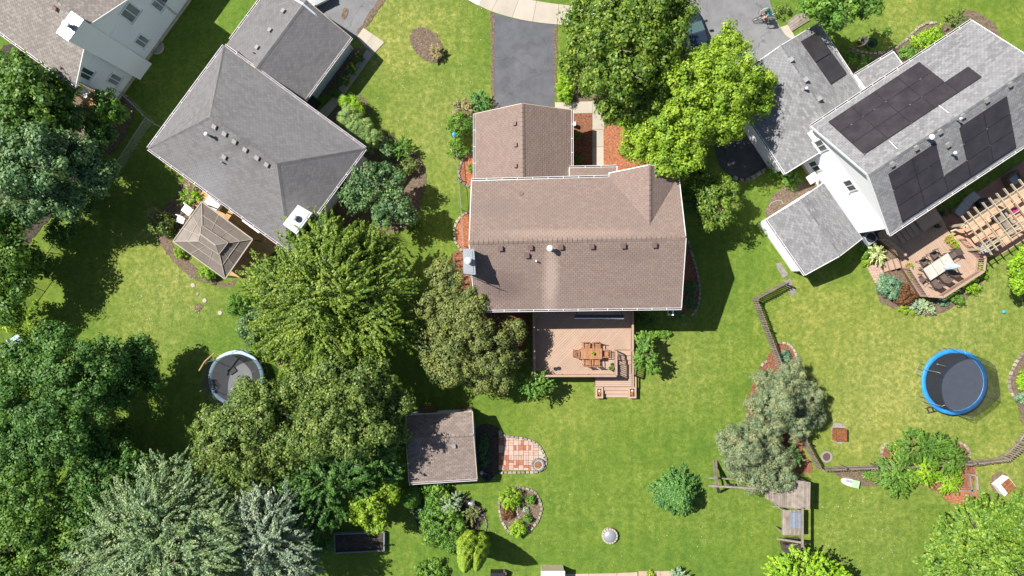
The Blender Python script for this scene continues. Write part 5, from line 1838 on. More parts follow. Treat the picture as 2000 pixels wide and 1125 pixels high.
# hexagonal deck: table, chairs, umbrella
tD = W(1834, 521, ZQ + .74)
ua, va = D(.835, -.55), D(.55, .835)
t = thing("patio_table", "long pale grey tiled table on the hexagonal deck", "table", Vector((tD.x, tD.y, ZQ)))
for k in range(3):
    G().box(Vector((tD.x, tD.y, ZQ + .74)) + ua * ((k - 1) * .70), (.67, .95, .035), u=ua).build("table_tile", M['tabletop'], t)
G().box(Vector((tD.x, tD.y, ZQ + .70)), (2.14, 1.0, .05), u=ua).build("table_frame", M['wicker'], t)
for a in (-1, 1):
    for b in (-1, 1):
        q_ = Vector((tD.x, tD.y, ZQ)) + ua * (a * .95) + va * (b * .4)
        G().box(q_ + Vector((0, 0, .34)), (.06, .06, .68), u=ua).build("leg", M['wicker'], t)


def sling_chair(label, p, ang, z, mat='wicker', group="dark sling chairs round the tiled table", name="patio_chair"):
    t = thing(name, label, "chair", Vector((p.x, p.y, z)), group)
    f = Vector((math.cos(ang), math.sin(ang), 0))
    r = Vector((-f.y, f.x, 0))
    c = Vector((p.x, p.y, z))
    G().box(c + Vector((0, 0, .42)), (.5, .5, .05), u=f).build("seat", M[mat], t)
    G().beam(c - f * .25 + Vector((0, 0, .42)), c - f * .38 + Vector((0, 0, 1.0)), .5, .04, up=f).build("backrest", M[mat], t)
    for a in (-1, 1):
        G().tube([c + r * (a * .29) + f * .28, c + r * (a * .29) + f * .24 + Vector((0, 0, .62)), c + r * (a * .29) - f * .3 + Vector((0, 0, .66)), c + r * (a * .29) - f * .2], .022, 6).build("frame", M['darkmetal'], t)
    return t


au = math.atan2(ua.y, ua.x)
for k, (a, b, an2, lb) in enumerate([(-.72, .85, 0, "dark chair on the lawn side of the tiled table, nearest the steps end"), (0, .88, .1, "dark chair in the middle of the lawn side of the tiled table"), (.78, .86, -.1, "dark chair on the lawn side of the tiled table, nearest the umbrella"),
                          (-.55, -.78, math.pi, "dark chair on the house side of the tiled table, left one"), (.35, -.8, math.pi, "dark chair on the house side of the tiled table, right one")]):
    p = Vector((tD.x, tD.y, 0)) + ua * a + va * b
    sling_chair(lb, p, au + math.pi / 2 + an2, ZQ)
sling_chair("dark chair at the left head of the tiled table", Vector((tD.x, tD.y, 0)) - ua * 1.4 + va * .15, au + .15, ZQ)
sling_chair("dark chair at the right head of the tiled table", Vector((tD.x, tD.y, 0)) + ua * 1.45 - va * .1, au + math.pi, ZQ)
um = thing("closed_umbrella", "closed white and blue striped umbrella standing in the tiled table", "umbrella", Vector((tD.x + .25, tD.y - .02, ZQ + .76)))
c = Vector((tD.x + .25, tD.y - .02, ZQ + .76))
G().cyl(c, c + Vector((0, 0, .9)), .03, n=8).build("pole", M['whitetrim'], um)
for k in range(10):
    a0, a1 = 2 * math.pi * k / 10, 2 * math.pi * (k + 1) / 10
    pts = []
    for r_, z_ in ((.20, .5), (.17, 1.2), (.03, 1.95)):
        pts.append((r_, z_))
    g = G()
    for (ra, za), (rb, zb) in zip(pts[:-1], pts[1:]):
        am = (a0 + a1) / 2
        P = lambda r_, a_, z_: c + Vector((math.cos(a_) * r_, math.sin(a_) * r_, z_))
        g.poly([P(ra * .8, a0, za), P(ra * 1.15, am, za), P(rb * 1.15, am, zb), P(rb * .8, a0, zb)])
        g.poly([P(ra * 1.15, am, za), P(ra * .8, a1, za), P(rb * .8, a1, zb), P(rb * 1.15, am, zb)])
    g.build("canopy_fold", M['cloth' if k % 2 else 'paleblue'], um)

# chaise longue
cl = thing("sun_lounger", "blue grey sling sun lounger in the shade of the solar house eave", "sun lounger", W(1880, 402))
a0, d0 = W(1869, 420, .3), D(.62, -.78)
r0 = Vector((-d0.y, d0.x, 0))
pr_ = [(0, .32), (.55, .28), (.95, .36), (1.3, .34), (1.85, .72)]
for (s0, z0), (s1, z1) in zip(pr_[:-1], pr_[1:]):
    p, q_ = Vector((a0.x, a0.y, z0 + .05)) + d0 * (s0 + .01), Vector((a0.x, a0.y, z1 + .05)) + d0 * (s1 - .01)
    G().beam(p, q_, .58, .03).build("sling_section", M['lounger'], cl)
for s_ in (-1, 1):
    G().tube([Vector((a0.x, a0.y, z_ + .03)) + d0 * s0 + r0 * (s_ * .33) for s0, z_ in pr_], .025, 6).build("side_rail", M['grey'], cl)
    for s0 in (.2, 1.25):
        p = Vector((a0.x, a0.y, .07)) + d0 * s0 + r0 * (s_ * .33)
        G().cyl(p, p + Vector((0, 0, .28)), .022, n=6).build("leg", M['grey'], cl)


# pergola
pg = thing("pergola", "open weathered wooden pergola over the salmon patio at the right edge", "pergola", W(1930, 460))
ru = D(.61, .79)
uR = D(.86, -.51)
ZP = 2.5
heads = [(1876.8, 422.4), (1888, 414), (1900.8, 405), (1916.8, 396), (1930, 387), (1944, 378), (1958.4, 368.8), (1972.8, 360), (1988, 351), (2003, 342), (2018, 333)]
me = piece_mesh("rafter", G().box((0, 0, 0), (3.35, .045, .19)), M['pergola'])
for x, y in heads:
    p = W(x, y, ZP)
    place("rafter", me, pg, p + ru * 1.67 + Vector((0, 0, .1)), math.atan2(ru.y, ru.x))
for off in (.62, .74, 2.72, 2.84):
    a = W(*heads[0], ZP) + ru * off - uR * .35
    b = W(*heads[-1], ZP) + ru * off + uR * .5
    G().beam(a - Vector((0, 0, .1)), b - Vector((0, 0, .1)), .045, .19).build("beam", M['pergola'], pg)
for off in (.45, 1.1, 1.75, 2.4, 3.0):
    a = W(*heads[0], ZP) + ru * (off) - uR * .2
    b = W(*heads[-1], ZP) + ru * (off) + uR * .4
    G().beam(a + Vector((0, 0, .215)), b + Vector((0, 0, .215)), .04, .035).build("purlin", M['pergola'], pg)
for off in (.68, 2.78):
    for k in (0, 3.6, 7.0):
        p = W(*heads[0], ZP) + ru * off + uR * k
        G().box((p.x, p.y, 1.22), (.14, .14, 2.4), u=uR).build("post", M['pergola'], pg)
# bent branch-like brace at the patio corner
bp = W(1858, 455, 1.0)
G().tube([W(1857, 452, .9), W(1870, 447, 1.0), W(1885, 444, 1.15), W(1896, 436, 1.3)], .06, 7).build("curved_rail", M['pergola'], pg)

gr = thing("grill_cart", "grey topped grill cart at the deck corner under the pergola", "grill", W(1905, 486))
c = W(1904, 486)
G().box(c + Vector((0, 0, .5)), (.85, .6, .9), u=uR).build("body", M['darkmetal'], gr)
G().box(c + Vector((0, 0, .98)), (.95, .68, .05), u=uR).build("top", M['lounger'], gr)
gr = thing("barbecue", "black lidded barbecue between pergola rafters beside the grill cart", "barbecue", W(1925, 474))
c = W(1922, 476)
G().box(c + Vector((0, 0, .42)), (.75, .55, .75), u=uR).build("body", M['black'], gr)
G().tube([c + Vector((0, 0, .95)) - uR * .4, c + Vector((0, 0, .98)) + uR * .4], .3, 12).build("lid", M['darkmetal'], gr)
tt = thing("picnic_table", "brown wooden plank table beneath the pergola rafters", "table", W(1955, 432))
c = W(1952, 436)
for k in range(5):
    G().box(c + uR * ((k - 2) * .17) + Vector((0, 0, .72)), (1.9, .15, .04), u=ru).build("plank", M['weathered'], tt)
for s_ in (-1, 1):
    G().beam(c + ru * (s_ * .7) - uR * .35, c + ru * (s_ * .7) + uR * .3 + Vector((0, 0, .7)), .06, .08).build("leg", M['weathered'], tt)
    G().beam(c + ru * (s_ * .7) + uR * .35, c + ru * (s_ * .7) - uR * .3 + Vector((0, 0, .7)), .06, .08).build("leg", M['weathered'], tt)
bx = thing("tool_box", "orange and black box at the upper end of the pergola table", "box", W(1939, 425))
c = W(1939, 425)
G().box(c + Vector((0, 0, .25)), (.5, .4, .5), u=uR).build("body", M['black'], bx)
G().box(c + Vector((-.05, .02, .52)), (.26, .2, .05), u=uR).build("lid", M['orange'], bx)
bc = thing("beach_chair", "magenta and white folding chair under the pergola", "chair", W(1975, 411))
c = W(1976, 412)
G().box(c + Vector((0, 0, .36)), (.42, .4, .04), u=uR).build("seat", M['magenta'], bc)
for k in range(3):
    G().beam(c + ru * -.2 + uR * (-.14 + .14 * k) + Vector((0, 0, .38)), c + ru * -.36 + uR * (-.14 + .14 * k) + Vector((0, 0, .85)), .11, .03).build("back_stripe", M['cloth' if k == 1 else 'magenta'], bc)
for a in (-1, 1):
    G().tube([c + uR * (a * .22) + ru * .2, c + uR * (a * .22) - ru * .3 + Vector((0, 0, .6))], .02, 6).build("leg", M['darkmetal'], bc)
    G().tube([c + uR * (a * .2) - ru * .25, c + uR * (a * .2) + ru * .2 + Vector((0, 0, .4))], .02, 6).build("leg", M['darkmetal'], bc)
t = thing("storage_box", "dark bin standing in the shade between lounger and pergola", "storage box", W(1912, 397))
c = W(1911, 398)
G().box(c + Vector((0, 0, .3)), (.6, .5, .6), u=uR).build("body", M['black'], t)
G().box(c + Vector((0, 0, .62)), (.66, .56, .05), u=uR).build("lid", M['cardark'], t)
t = thing("wicker_armchair", "dark grey cushioned armchair in the shade near the pergola top", "armchair", W(1975, 348))
c = W(1970, 352)
G().box(c + Vector((0, 0, .25)), (.85, .8, .42), u=uR).build("seat", M['lounger'], t)
G().box(c - ru * .4 + Vector((0, 0, .5)), (.16, .85, .8), u=ru).build("backrest", M['wicker'], t)
for a in (-1, 1):
    G().box(c + uR * (a * .45) + Vector((0, 0, .35)), (.12, .8, .6), u=uR).build("armrest", M['wicker'], t)
potted("big shaded planter with red flowers beside the solar house eave", 1830, 418, .6, .28, .35, 'shade', 'black', 220, .5, 'redf')
potted("leafy dark potted plant between red flowers and the sun lounger", 1846, 412, .3, .25, .3, 'shade', 'black', 160, .4)
potted("purple flowering pot at the edge of deck and patio", 1828, 442, .65, .16, .22, 'purplef' if False else 'shade', 'black', 30, .2, 'purplef')
potted("lime leafed potted shrub at the upper corner of the hexagonal deck", 1848, 468, ZQ, .2, .25, 'limeyew', 'teak', 140, .34, 'yellowf')
potted("second lime leafed potted shrub below the first on the hexagonal deck", 1859, 479, ZQ, .2, .25, 'limeyew', 'teak', 140, .32)
potted("lime potted plant by the deck steps, upper of three", 1771, 519, ZQ, .16, .22, 'limeyew', 'teak', 90, .25)
potted("lime potted plant by the deck steps, middle of three", 1774, 532, ZQ, .15, .22, 'limeyew', 'teak', 90, .22)
potted("lime potted plant by the deck steps, lowest of three", 1779, 542, ZQ, .13, .2, 'limeyew', 'teak', 70, .18)


# ------------------------------------------------------------------ trampolines
def trampoline(label, cx, cy, zf, R_, pad, ztop, padmat, matmat, poles, rot=0.0, netmat='net'):
    c = W(cx, cy, zf)
    c0 = Vector((c.x, c.y, 0))
    t = thing("trampoline", label, "trampoline", c0)
    n = 56
    vs, fs = [], []
    rnd = random.Random(3)
    for i in range(n):
        a = 2 * math.pi * i / n
        dz = rnd.uniform(-.012, .012)
        for r_, z_ in ((R_ - pad, zf - .02), (R_ - pad * .8, zf + .03 + dz), (R_ - pad * .25, zf + .035 + dz), (R_, zf), (R_ + .01, zf - .1)):
            vs.append(c0 + Vector((math.cos(a) * r_, math.sin(a) * r_, z_)))
    for i in range(n):
        for k in range(4):
            j = (i + 1) % n
            fs.append((i * 5 + k, i * 5 + k + 1, j * 5 + k + 1, j * 5 + k))
    G().add(vs, fs).build("safety_pad", M[padmat], t, smooth=True)
    G().lathe(c0, [(R_ - pad * .95, zf - .03), (R_ - pad * .95, zf - .012), (.001, zf - .03)], n).build("jumping_mat", M[matmat], t)
    G().tube([c0 + Vector((math.cos(a) * (R_ - .04), math.sin(a) * (R_ - .04), zf - .06)) for a in [2 * math.pi * i / 40 for i in range(41)]], .03, 6).build("frame_ring", M['steel'], t)
    for k in range(poles):
        a = rot + 2 * math.pi * k / poles
        d = Vector((math.cos(a), math.sin(a), 0))
        s_ = Vector((-d.y, d.x, 0))
        G().tube([c0 + d * (R_ - .02) + s_ * .45 + Vector((0, 0, zf - .08)), c0 + d * R_ + s_ * .4 + Vector((0, 0, .03)), c0 + d * R_ - s_ * .4 + Vector((0, 0, .03)), c0 + d * (R_ - .02) - s_ * .45 + Vector((0, 0, zf - .08))], .024, 6).build("leg", M['steel'], t)
        P_ = [c0 + d * (R_ + .05) + Vector((0, 0, .1)), c0 + d * (R_ + .05) + Vector((0, 0, zf + .1)), c0 + d * (R_ + .03) + Vector((0, 0, ztop - .1)), c0 + d * (R_ - .14) + Vector((0, 0, ztop))]
        G().tube(P_, .02, 6).build("net_pole", M['steel'], t)
    m = 48
    vs, fs = [], []
    for i in range(m):
        a = 2 * math.pi * i / m
        sag = .10 * math.sin(((a - rot) * poles) % (2 * math.pi) / 2)
        for q2, (r_, z_) in enumerate(((R_ - pad * .9, zf), (R_ - pad * .7, (zf + ztop) / 2), (R_ - .16, ztop))):
            r_ -= sag * (q2 * .6)
            vs.append(c0 + Vector((math.cos(a) * r_, math.sin(a) * r_, z_ - sag * q2 * .5)))
    for i in range(m):
        for k in range(2):
            j = (i + 1) % m
            fs.append((i * 3 + k, j * 3 + k, j * 3 + k + 1, i * 3 + k + 1))
    G().add(vs, fs).build("safety_net", M[netmat], t)
    return t, c0


tr, c0 = trampoline("round trampoline with bright blue pad and black net on the right lawn", 1864.5, 746, .85, 2.34, .30, 2.5, 'blue', 'mat', 6, rot=math.radians(38))
lad = W(1812, 800)
dl = D(-.9, .42)
for s_ in (-1, 1):
    sd = Vector((-dl.y, dl.x, 0))
    G().tube([c0 + (W(1826, 788) - c0) + sd * (s_ * .2) + Vector((0, 0, .8)), W(1808, 803) + sd * (s_ * .2)], .025, 6).build("ladder_rail", M['darkmetal'], tr)
for k in range(3):
    a = (W(1826, 788) + Vector((0, 0, .8))).lerp(W(1808, 803), .3 + k * .28)
    G().beam(a - sd * .2, a + sd * .2, .09, .03).build("ladder_rung", M['darkmetal'], tr)
# white logo strip on the net of the blue trampoline
lg = [W(1830, 711, 1.5), W(1846, 715, 1.5)]
G().beam(lg[0], lg[1], .02, .09).build("logo_strip", M['whitetrim'], tr)

tl, c1 = trampoline("faded pale blue trampoline with sagging grey net in the left garden", 461, 739, .8, 1.98, .26, 2.4, 'paleblue', 'matg', 6, rot=math.radians(20), netmat='net_grey')
G().tube([W(389, 724, 2.45), W(400, 706, 2.45), W(418, 690, 2.3)], .05, 7).build("foam_pole", M['tanwood'], tl)
G().box(W(453, 724, .87), (.55, .4, .02), u=D(.8, -.55)).build("black_patch", M['black'], tl)
p = W(486, 696)
t = thing("cooler", "white cooler box standing behind the pale blue trampoline", "cooler", p)
G().box(p + Vector((0, 0, .3)), (.62, .42, .55), u=D(.8, .5)).build("body", M['whitetrim'], t)
G().box(p + Vector((0, 0, .6)), (.66, .46, .06), u=D(.8, .5)).build("lid", M['cloth'], t)
G().tube([p + Vector((-.3, .1, .5)), p + Vector((-.42, .14, .62)), p + Vector((-.3, .2, .64))], .02, 5).build("handle", M['darkmetal'], t)


# ------------------------------------------------------------------ picket fence
def picket_fence(label, pts, h=1.28, step=.175):
    P = [W(*p) for p in pts]
    t = thing("picket_fence", label, "fence", P[0])
    pk = []
    for w_ in range(3):
        hh = h * (0.96 + .03 * w_)
        pk.append(piece_mesh("picket", G().prism([(-.055, -.012), (.055, -.012), (.055, .012), (-.055, .012)], 0.04, hh - .08).add(
            [(-.055, -.012, hh - .08), (.055, -.012, hh - .08), (.055, .012, hh - .08), (-.055, .012, hh - .08), (0, -.012, hh), (0, .012, hh)],
            [(0, 1, 4), (2, 3, 5), (1, 2, 5, 4), (3, 0, 4, 5)]), M['picket']))
    for a, b in zip(P[:-1], P[1:]):
        d = (b - a)
        L = d.length
        d.normalize()
        s_ = Vector((-d.y, d.x, 0))
        for z in (.35, 1.0):
            G().beam(a + s_ * .035 + Vector((0, 0, z)), b + s_ * .035 + Vector((0, 0, z)), .04, .08).build("rail", M['picket'], t)
        n = int(L / step)
        for i in range(n):
            place("picket", RNG.choice(pk), t, a + d * ((i + .5) * L / n), math.atan2(d.y, d.x) + RNG.uniform(-.06, .06), rot=None)
        m = max(1, round(L / 2.2))
        for i in range(m + 1):
            p = a.lerp(b, i / m) + s_ * .09
            G().box(p + Vector((0, 0, .6)), (.09, .09, 1.2), u=d).build("fence_post", M['picket'], t)


picket_fence("weathered picket fence with a sharp corner by the annex, running down to the blue spruce", [(1529, 551), (1468, 584), (1490, 642), (1512, 700), (1540, 790), (1566, 862), (1593, 912), (1640, 910), (1700, 908), (1790, 905), (1888, 900), (1952, 892), (1985, 862), (2012, 815)])


# ------------------------------------------------------------------ play set
ps = thing("play_tower", "weathered wooden play tower with plank roof below the blue spruces", "play tower", W(1545, 965))
ZT = 2.05
tow = [WZ(1583, 942, ZT), WZ(1582, 995, ZT), WZ(1526, 991, ZT), WZ(1505, 975, ZT), (W(1500, 948, ZT).x, W(1500, 948, ZT).y), WZ(1546, 936, ZT)]
if area2(tow) < 0:
    tow.reverse()
boards(ps, tow, ZT, math.pi / 2, .15, 'weathered', name="roof_plank")
low2 = [WZ(1494, 958, 1.2), WZ(1526, 962, 1.2), WZ(1526, 990, 1.2), WZ(1512, 984, 1.2), WZ(1494, 972, 1.2)]
if area2(low2) < 0:
    low2.reverse()
boards(ps, low2, 1.2, math.pi / 2, .15, 'weathered', name="floor_plank")
for x, y in ((1579, 945), (1579, 992), (1530, 988), (1508, 950)):
    p = W(x, y, ZT)
    G().box((p.x, p.y, ZT / 2 - .04), (.1, .1, ZT - .08)).build("post", M['weathered'], ps)
for y in (945, 990):
    G().beam(W(1508, y, ZT) - Vector((0, 0, .1)), W(1580, y, ZT) - Vector((0, 0, .1)), .05, .12).build("joist", M['weathered'], ps)
plat = [WZ(1527, 996, 1.5), WZ(1566, 996, 1.5), WZ(1566, 1045, 1.5), WZ(1527, 1045, 1.5)]
if area2(plat) < 0:
    plat.reverse()
boards(ps, plat, 1.5, math.pi / 2, .15, 'weathered', name="floor_plank")
for x, y in ((1530, 1042), (1563, 1042), (1530, 998), (1563, 1000)):
    p = W(x, y, 1.5)
    G().box((p.x, p.y, .74), (.09, .09, 1.42)).build("post", M['weathered'], ps)
for k in range(4):
    a, b = W(1544.5 + k * 5.6, 1001, 1.75), W(1544.5 + k * 5.6, 1032, 1.75)
    G().beam(a, b, .18, .03).build("metal_panel", M['bluegrey'], ps)
G().beam(W(1567, 992, 2.3), W(1567, 1080, 2.3), .13, .15).build("top_beam", M['weathered'], ps)
for fa, fb in (((1518, 1052, .3), (1567, 1060, 2.25)), ((1540, 1068, .02), (1567, 1060, 2.25)), ((1582, 1060, 0.02), (1567, 1060, 2.25))):
    G().beam(W(*fa), W(*fb), .1, .1).build("brace", M['weathered'], ps)
sw = thing("swing_frame", "wooden swing frame with long beam and braced left end by the spruce", "swing set", W(1398, 932))
G().beam(W(1383, 948.5, 2.3), W(1500, 955, 2.3), .13, .15).build("top_beam", M['weathered'], sw)
tp = W(1399, 949, 2.3)
for x, y in ((1394, 899), (1402, 962)):
    for dx in (0, 5):
        G().beam(W(x + dx, y), tp + Vector((dx / 27 * .3, 0, .02)), .1, .1).build("leg", M['weathered'], sw)
G().beam(W(1384, 933, .95), W(1440, 936, .95), .09, .12).build("cross_beam", M['weathered'], sw)
G().beam(W(1396, 915, .8), W(1403, 948, .8), .06, .14).build("brace", M['weathered'], sw)
for x in (1424, 1436):
    G().cyl(W(x, 950, 2.2), W(x - 2, 945, .5), .012, n=5).build("rope", M['whitetrim'], sw)
G().box(W(1428, 947, .5), (.45, .18, .03)).build("swing_seat", M['black'], sw)
t = thing("strap_swing", "black strap swing under the beam end of the play tower", "swing", W(1548, 1062))
G().tube([W(1529, 1061, .6), W(1540, 1064, .45), W(1552, 1062, .6)], .05, 6).build("seat", M['black'], t)
for x in (1530, 1552):
    G().cyl(W(x, 1061, .6), W(1566, 1062, 2.2), .012, n=5).build("rope", M['darkmetal'], t)

# ------------------------------------------------------------------ shed and brick patio
sh = thing("garden_shed", "garden shed with brown shingled saltbox roof at the lower middle", "shed", W(865, 880))
s_nw, s_ne = W(793, 812, 2.1), W(923, 805, 2.1)
s_sw, s_se = W(799, 943, 2.15), W(932, 935, 2.15)
s_rw, s_re = W(793, 857, 3.0), W(925, 850, 3.0)
rfs = roof(sh, [[s_sw, s_se, s_re, s_rw], [s_ne, s_nw, s_rw, s_re]], 'sh_shed', 'tanside', caps=[(s_rw, s_re)])
gutter(sh, s_sw, s_se, Vector((0, -1, 0)), 'lilac', False)
q = inset([Vector((p.x, p.y, 0)) for p in (s_sw, s_se, s_ne, s_nw)], .12)
pe = Vector((q[1].x * .5 + q[2].x * .5, s_re.y, 0))
pw = Vector((q[0].x * .5 + q[3].x * .5, s_rw.y, 0))
walls(sh, [(q[0], 2.05), (q[1], 2.05), (pe, 2.85), (q[2], 2.0), (q[3], 2.0), (pw, 2.85)], 'blueside')
pls = Plane(s_sw, s_se, s_rw)
box_vent(rfs, pls, 886.5, 870, 'ventgrey', .25)
t = thing("planter_wall", "two brown timber planters behind the shed in shade", "planter", W(850, 800))
for a, b in (((817, 799), (852, 806)), ((898, 799), (921, 805))):
    p, q_ = W(*a, .8), W(*b, .8)
    G().prism([(p.x, q_.y), (q_.x, q_.y), (q_.x, p.y), (p.x, p.y)], 0, .8).build("planter_bed", M['deckdark'], t)
t = thing("tyre", "old black tyre lying in the shed shadow", "tyre", W(951, 932))
G().ring(W(952, 931), .17, .32, .02, .2, 24).build("rubber", M['black'], t)
t = thing("watering_can", "grey metal watering can beside the shed corner and tyre", "watering can", W(941, 922))
c = W(941, 922)
G().lathe(c, [(.12, 0), (.13, .3), (.1, .32), (.001, .32)], 12).build("body", M['grey'], t)
G().cyl(c + Vector((.1, 0, .1)), c + Vector((.32, -.06, .34)), .03, .02, 8).build("spout", M['grey'], t)

pt = tag(bpy.data.objects.new("patio_bricks", None), kind="structure")
pt.name = "brick_patio"
COL.objects.link(pt)
OFF[pt.name] = Vector()
outline = [(974, 840), (984, 851), (1000, 854), (1022, 857), (1043, 865), (1057, 879), (1064, 898), (1060, 911), (1046, 918), (974, 918)]
po = [(W(x, y).x, W(x, y).y) for x, y in outline]
if area2(po) < 0:
    po.reverse()
gp = [(p[0], p[1]) for p in po]
tag(G().prism(gp, 0.004, .03).build("patio_bed", M['soil'], pt))
cell = .36
x0, y0 = W(974, 918).x, W(974, 918).y
rnd = random.Random(5)
for j in range(8):
    for i in range(10):
        cx, cy = x0 + i * cell, y0 + j * cell
        if rnd.random() < .25:
            rects = [(cx, cy, cx + cell / 2, cy + cell), (cx + cell / 2, cy, cx + cell, cy + cell)]
        elif rnd.random() < .35:
            rects = [(cx, cy, cx + cell, cy + cell / 2), (cx, cy + cell / 2, cx + cell, cy + cell)]
        else:
            rects = [(cx, cy, cx + cell, cy + cell)]
        for (ax_, ay_, bx_, by_) in rects:
            pc = clip(clip(clip(clip(po, 0, ax_ + .01, True), 0, bx_ - .01, False), 1, ay_ + .01, True), 1, by_ - .01, False)
            if len(pc) < 3 or abs(area2(pc)) < .008:
                continue
            red = rnd.random() < (.62 if i < 2 else .30 if j < 2 else .22)
            far = i > 7 or (j == 7)
            G().prism(pc, .02, .055 + rnd.random() * .01).build("paver", M['redp' if red and not far else 'concrete' if far else 'pink'], pt)
fp = thing("fire_pit", "round stone fire pit with rusty bowl on the brick patio corner", "fire pit", W(1051, 907))
c = W(1051, 907)
me = rock_mesh('stone_g', 9)
for k in range(14):
    a = 2 * math.pi * k / 14
    place("ring_stone", me, fp, c + Vector((math.cos(a) * .42, math.sin(a) * .42, .05)), a + math.pi / 2, (.2, .14, .16))
G().ring(c, .24, .36, .05, .16, 24).build("ash_ring", M['grey'], fp)
G().lathe(c, [(.26, .16), (.22, .1), (.001, .07)], 20).build("fire_bowl", M['rust'], fp)

# ------------------------------------------------------------------ small things on the lawns
t = thing("bird_bath", "round stone ring with a white dome in the lower lawn", "garden basin", W(1192, 1047))
c = W(1190.5, 1045)
me = rock_mesh('concrete', 4)
for k in range(16):
    a = 2 * math.pi * k / 16
    place("rim_stone", me, t, c + Vector((math.cos(a) * .50, math.sin(a) * .50, 0)), a + math.pi / 2, (.205, .16, .26))
G().lathe(c, [(.44, 0), (.44, .27), (.40, .31), (.28, .37), (.14, .40), (.001, .41)], 28).build("dome", M['metalw'], t, smooth=True)
t = thing("lantern_post", "small grey and white garden lantern left of the egg shaped bed", "lantern", W(923, 981))
c = W(923.5, 980)
G().box(c + Vector((0, 0, .3)), (.26, .26, .6)).build("body", M['lounger'], t)
G().lathe(c, [(.2, .6), (.2, .64), (.001, .78)], 4).build("roof", M['metalw'], t)
G().sph(c + Vector((-.22, -.12, .1)), .12).build("white_stone", M['whitetrim'], t)
t = thing("fire_box", "square rusty fire box standing on worn ground inside the picket fence", "fire box", W(1637, 847))
c = W(1636.5, 847)
for sx, sy in ((-1, 0), (1, 0), (0, -1), (0, 1)):
    G().box(c + Vector((sx * .4, sy * .4, .25)), (.05 if sx else .84, .05 if sy else .74, .5)).build("side_plate", M['rust'], t)
G().box(c + Vector((0, 0, .36)), (.72, .72, .03)).build("ash_bed", M['rust'], t)
for k in range(5):
    G().beam(c + Vector((-.36, -.28 + k * .14, .46)), c + Vector((.36, -.24 + k * .13, .46)), .03, .02).build("grate_bar", M['rust'], t)
t = thing("drain_grate", "round iron drain grate in the lawn below the fire box", "drain", W(1614, 892))
c = W(1614, 892)
G().ring(c, .28, .42, .01, .05, 32).build("concrete_ring", M['stone_g'], t)
G().lathe(c, [(.28, .012), (.001, .012)], 24).build("pit", M['black'], t)
for k in range(7):
    y = -.22 + k * .073
    L = math.sqrt(max(.01, .27 ** 2 - y * y))
    G().box(c + Vector((0, y, .035)), (2 * L, .042, .02)).build("grate_bar", M['ventbrown'], t)
t = thing("toy_boat", "pale green and white plastic toy boat lying below the picket fence", "toy", W(1659, 941))
c, uu = W(1659, 941), D(1, .22)
vv = Vector((-uu.y, uu.x, 0))
g = G()
prof = [(-.62, .05, .1), (-.5, .2, .25), (-.2, .26, .34), (.02, .27, .36)]
for (s0, w0_, h0), (s1, w1_, h1) in zip(prof[:-1], prof[1:]):
    g.box8([c + uu * s0 - vv * w0_, c + uu * s1 - vv * w1_, c + uu * s1 + vv * w1_, c + uu * s0 + vv * w0_],
           [c + uu * s0 - vv * w0_ * .9 + Vector((0, 0, h0)), c + uu * s1 - vv * w1_ * .9 + Vector((0, 0, h1)), c + uu * s1 + vv * w1_ * .9 + Vector((0, 0, h1)), c + uu * s0 + vv * w0_ * .9 + Vector((0, 0, h0))])
g.build("bow", M['whitetrim'], t)
G().box(c + uu * .28 + Vector((0, 0, .2)), (.5, .54, .4), u=uu).build("stern", M['limeplastic'], t)
G().box(c + uu * -.2 + vv * .1 + Vector((0, 0, .36)), (.5, .2, .04), u=uu).build("seat", M['grey'], t)
t = thing("compost_bin", "white box with two rusty lids right of the yew bed", "bin", W(1955, 944))
c, uu = W(1954, 945), D(.78, -.62)
vv = Vector((-uu.y, uu.x, 0))
G().box(c + Vector((0, 0, .3)), (1.05, .9, .6), u=uu).build("body", M['concrete_w'], t)
for s_ in (-1, 1):
    G().box(c + vv * (s_ * .21 - .03) + uu * .12 + Vector((0, 0, .63)), (.72, .37, .06), u=uu).build("lid", M['rust'], t)
G().beam(c + vv * .45 - uu * .5 + Vector((0, 0, .62)), c - vv * .45 - uu * .5 + Vector((0, 0, .62)), .16, .06).build("edge_board", M['whitetrim'], t)
p = W(1958, 609)
b_ = G().sph(p + Vector((0, 0, .12)), .12, 18, 12).build("ball", M['cyan'], org=p, smooth=True)
tag(b_, "small bright blue ball on the right lawn", "ball")
t = thing("raised_bed", "pale blue grey sided raised garden bed in the shade under the lime tree", "raised bed", W(703, 1060))
a, b, c_, d_ = W(655, 1040), W(752, 1036), W(752, 1072), W(657, 1076)
for p, q_ in ((a, b), (b, c_), (c_, d_), (d_, a)):
    G().beam(p + Vector((0, 0, .2)), q_ + Vector((0, 0, .2)), .08, .4).build("board", M['bluegrey'], t)
G().prism([(p.x, p.y) for p in (d_, c_, b, a)], 0, .28).build("soil", M['soil'], t)
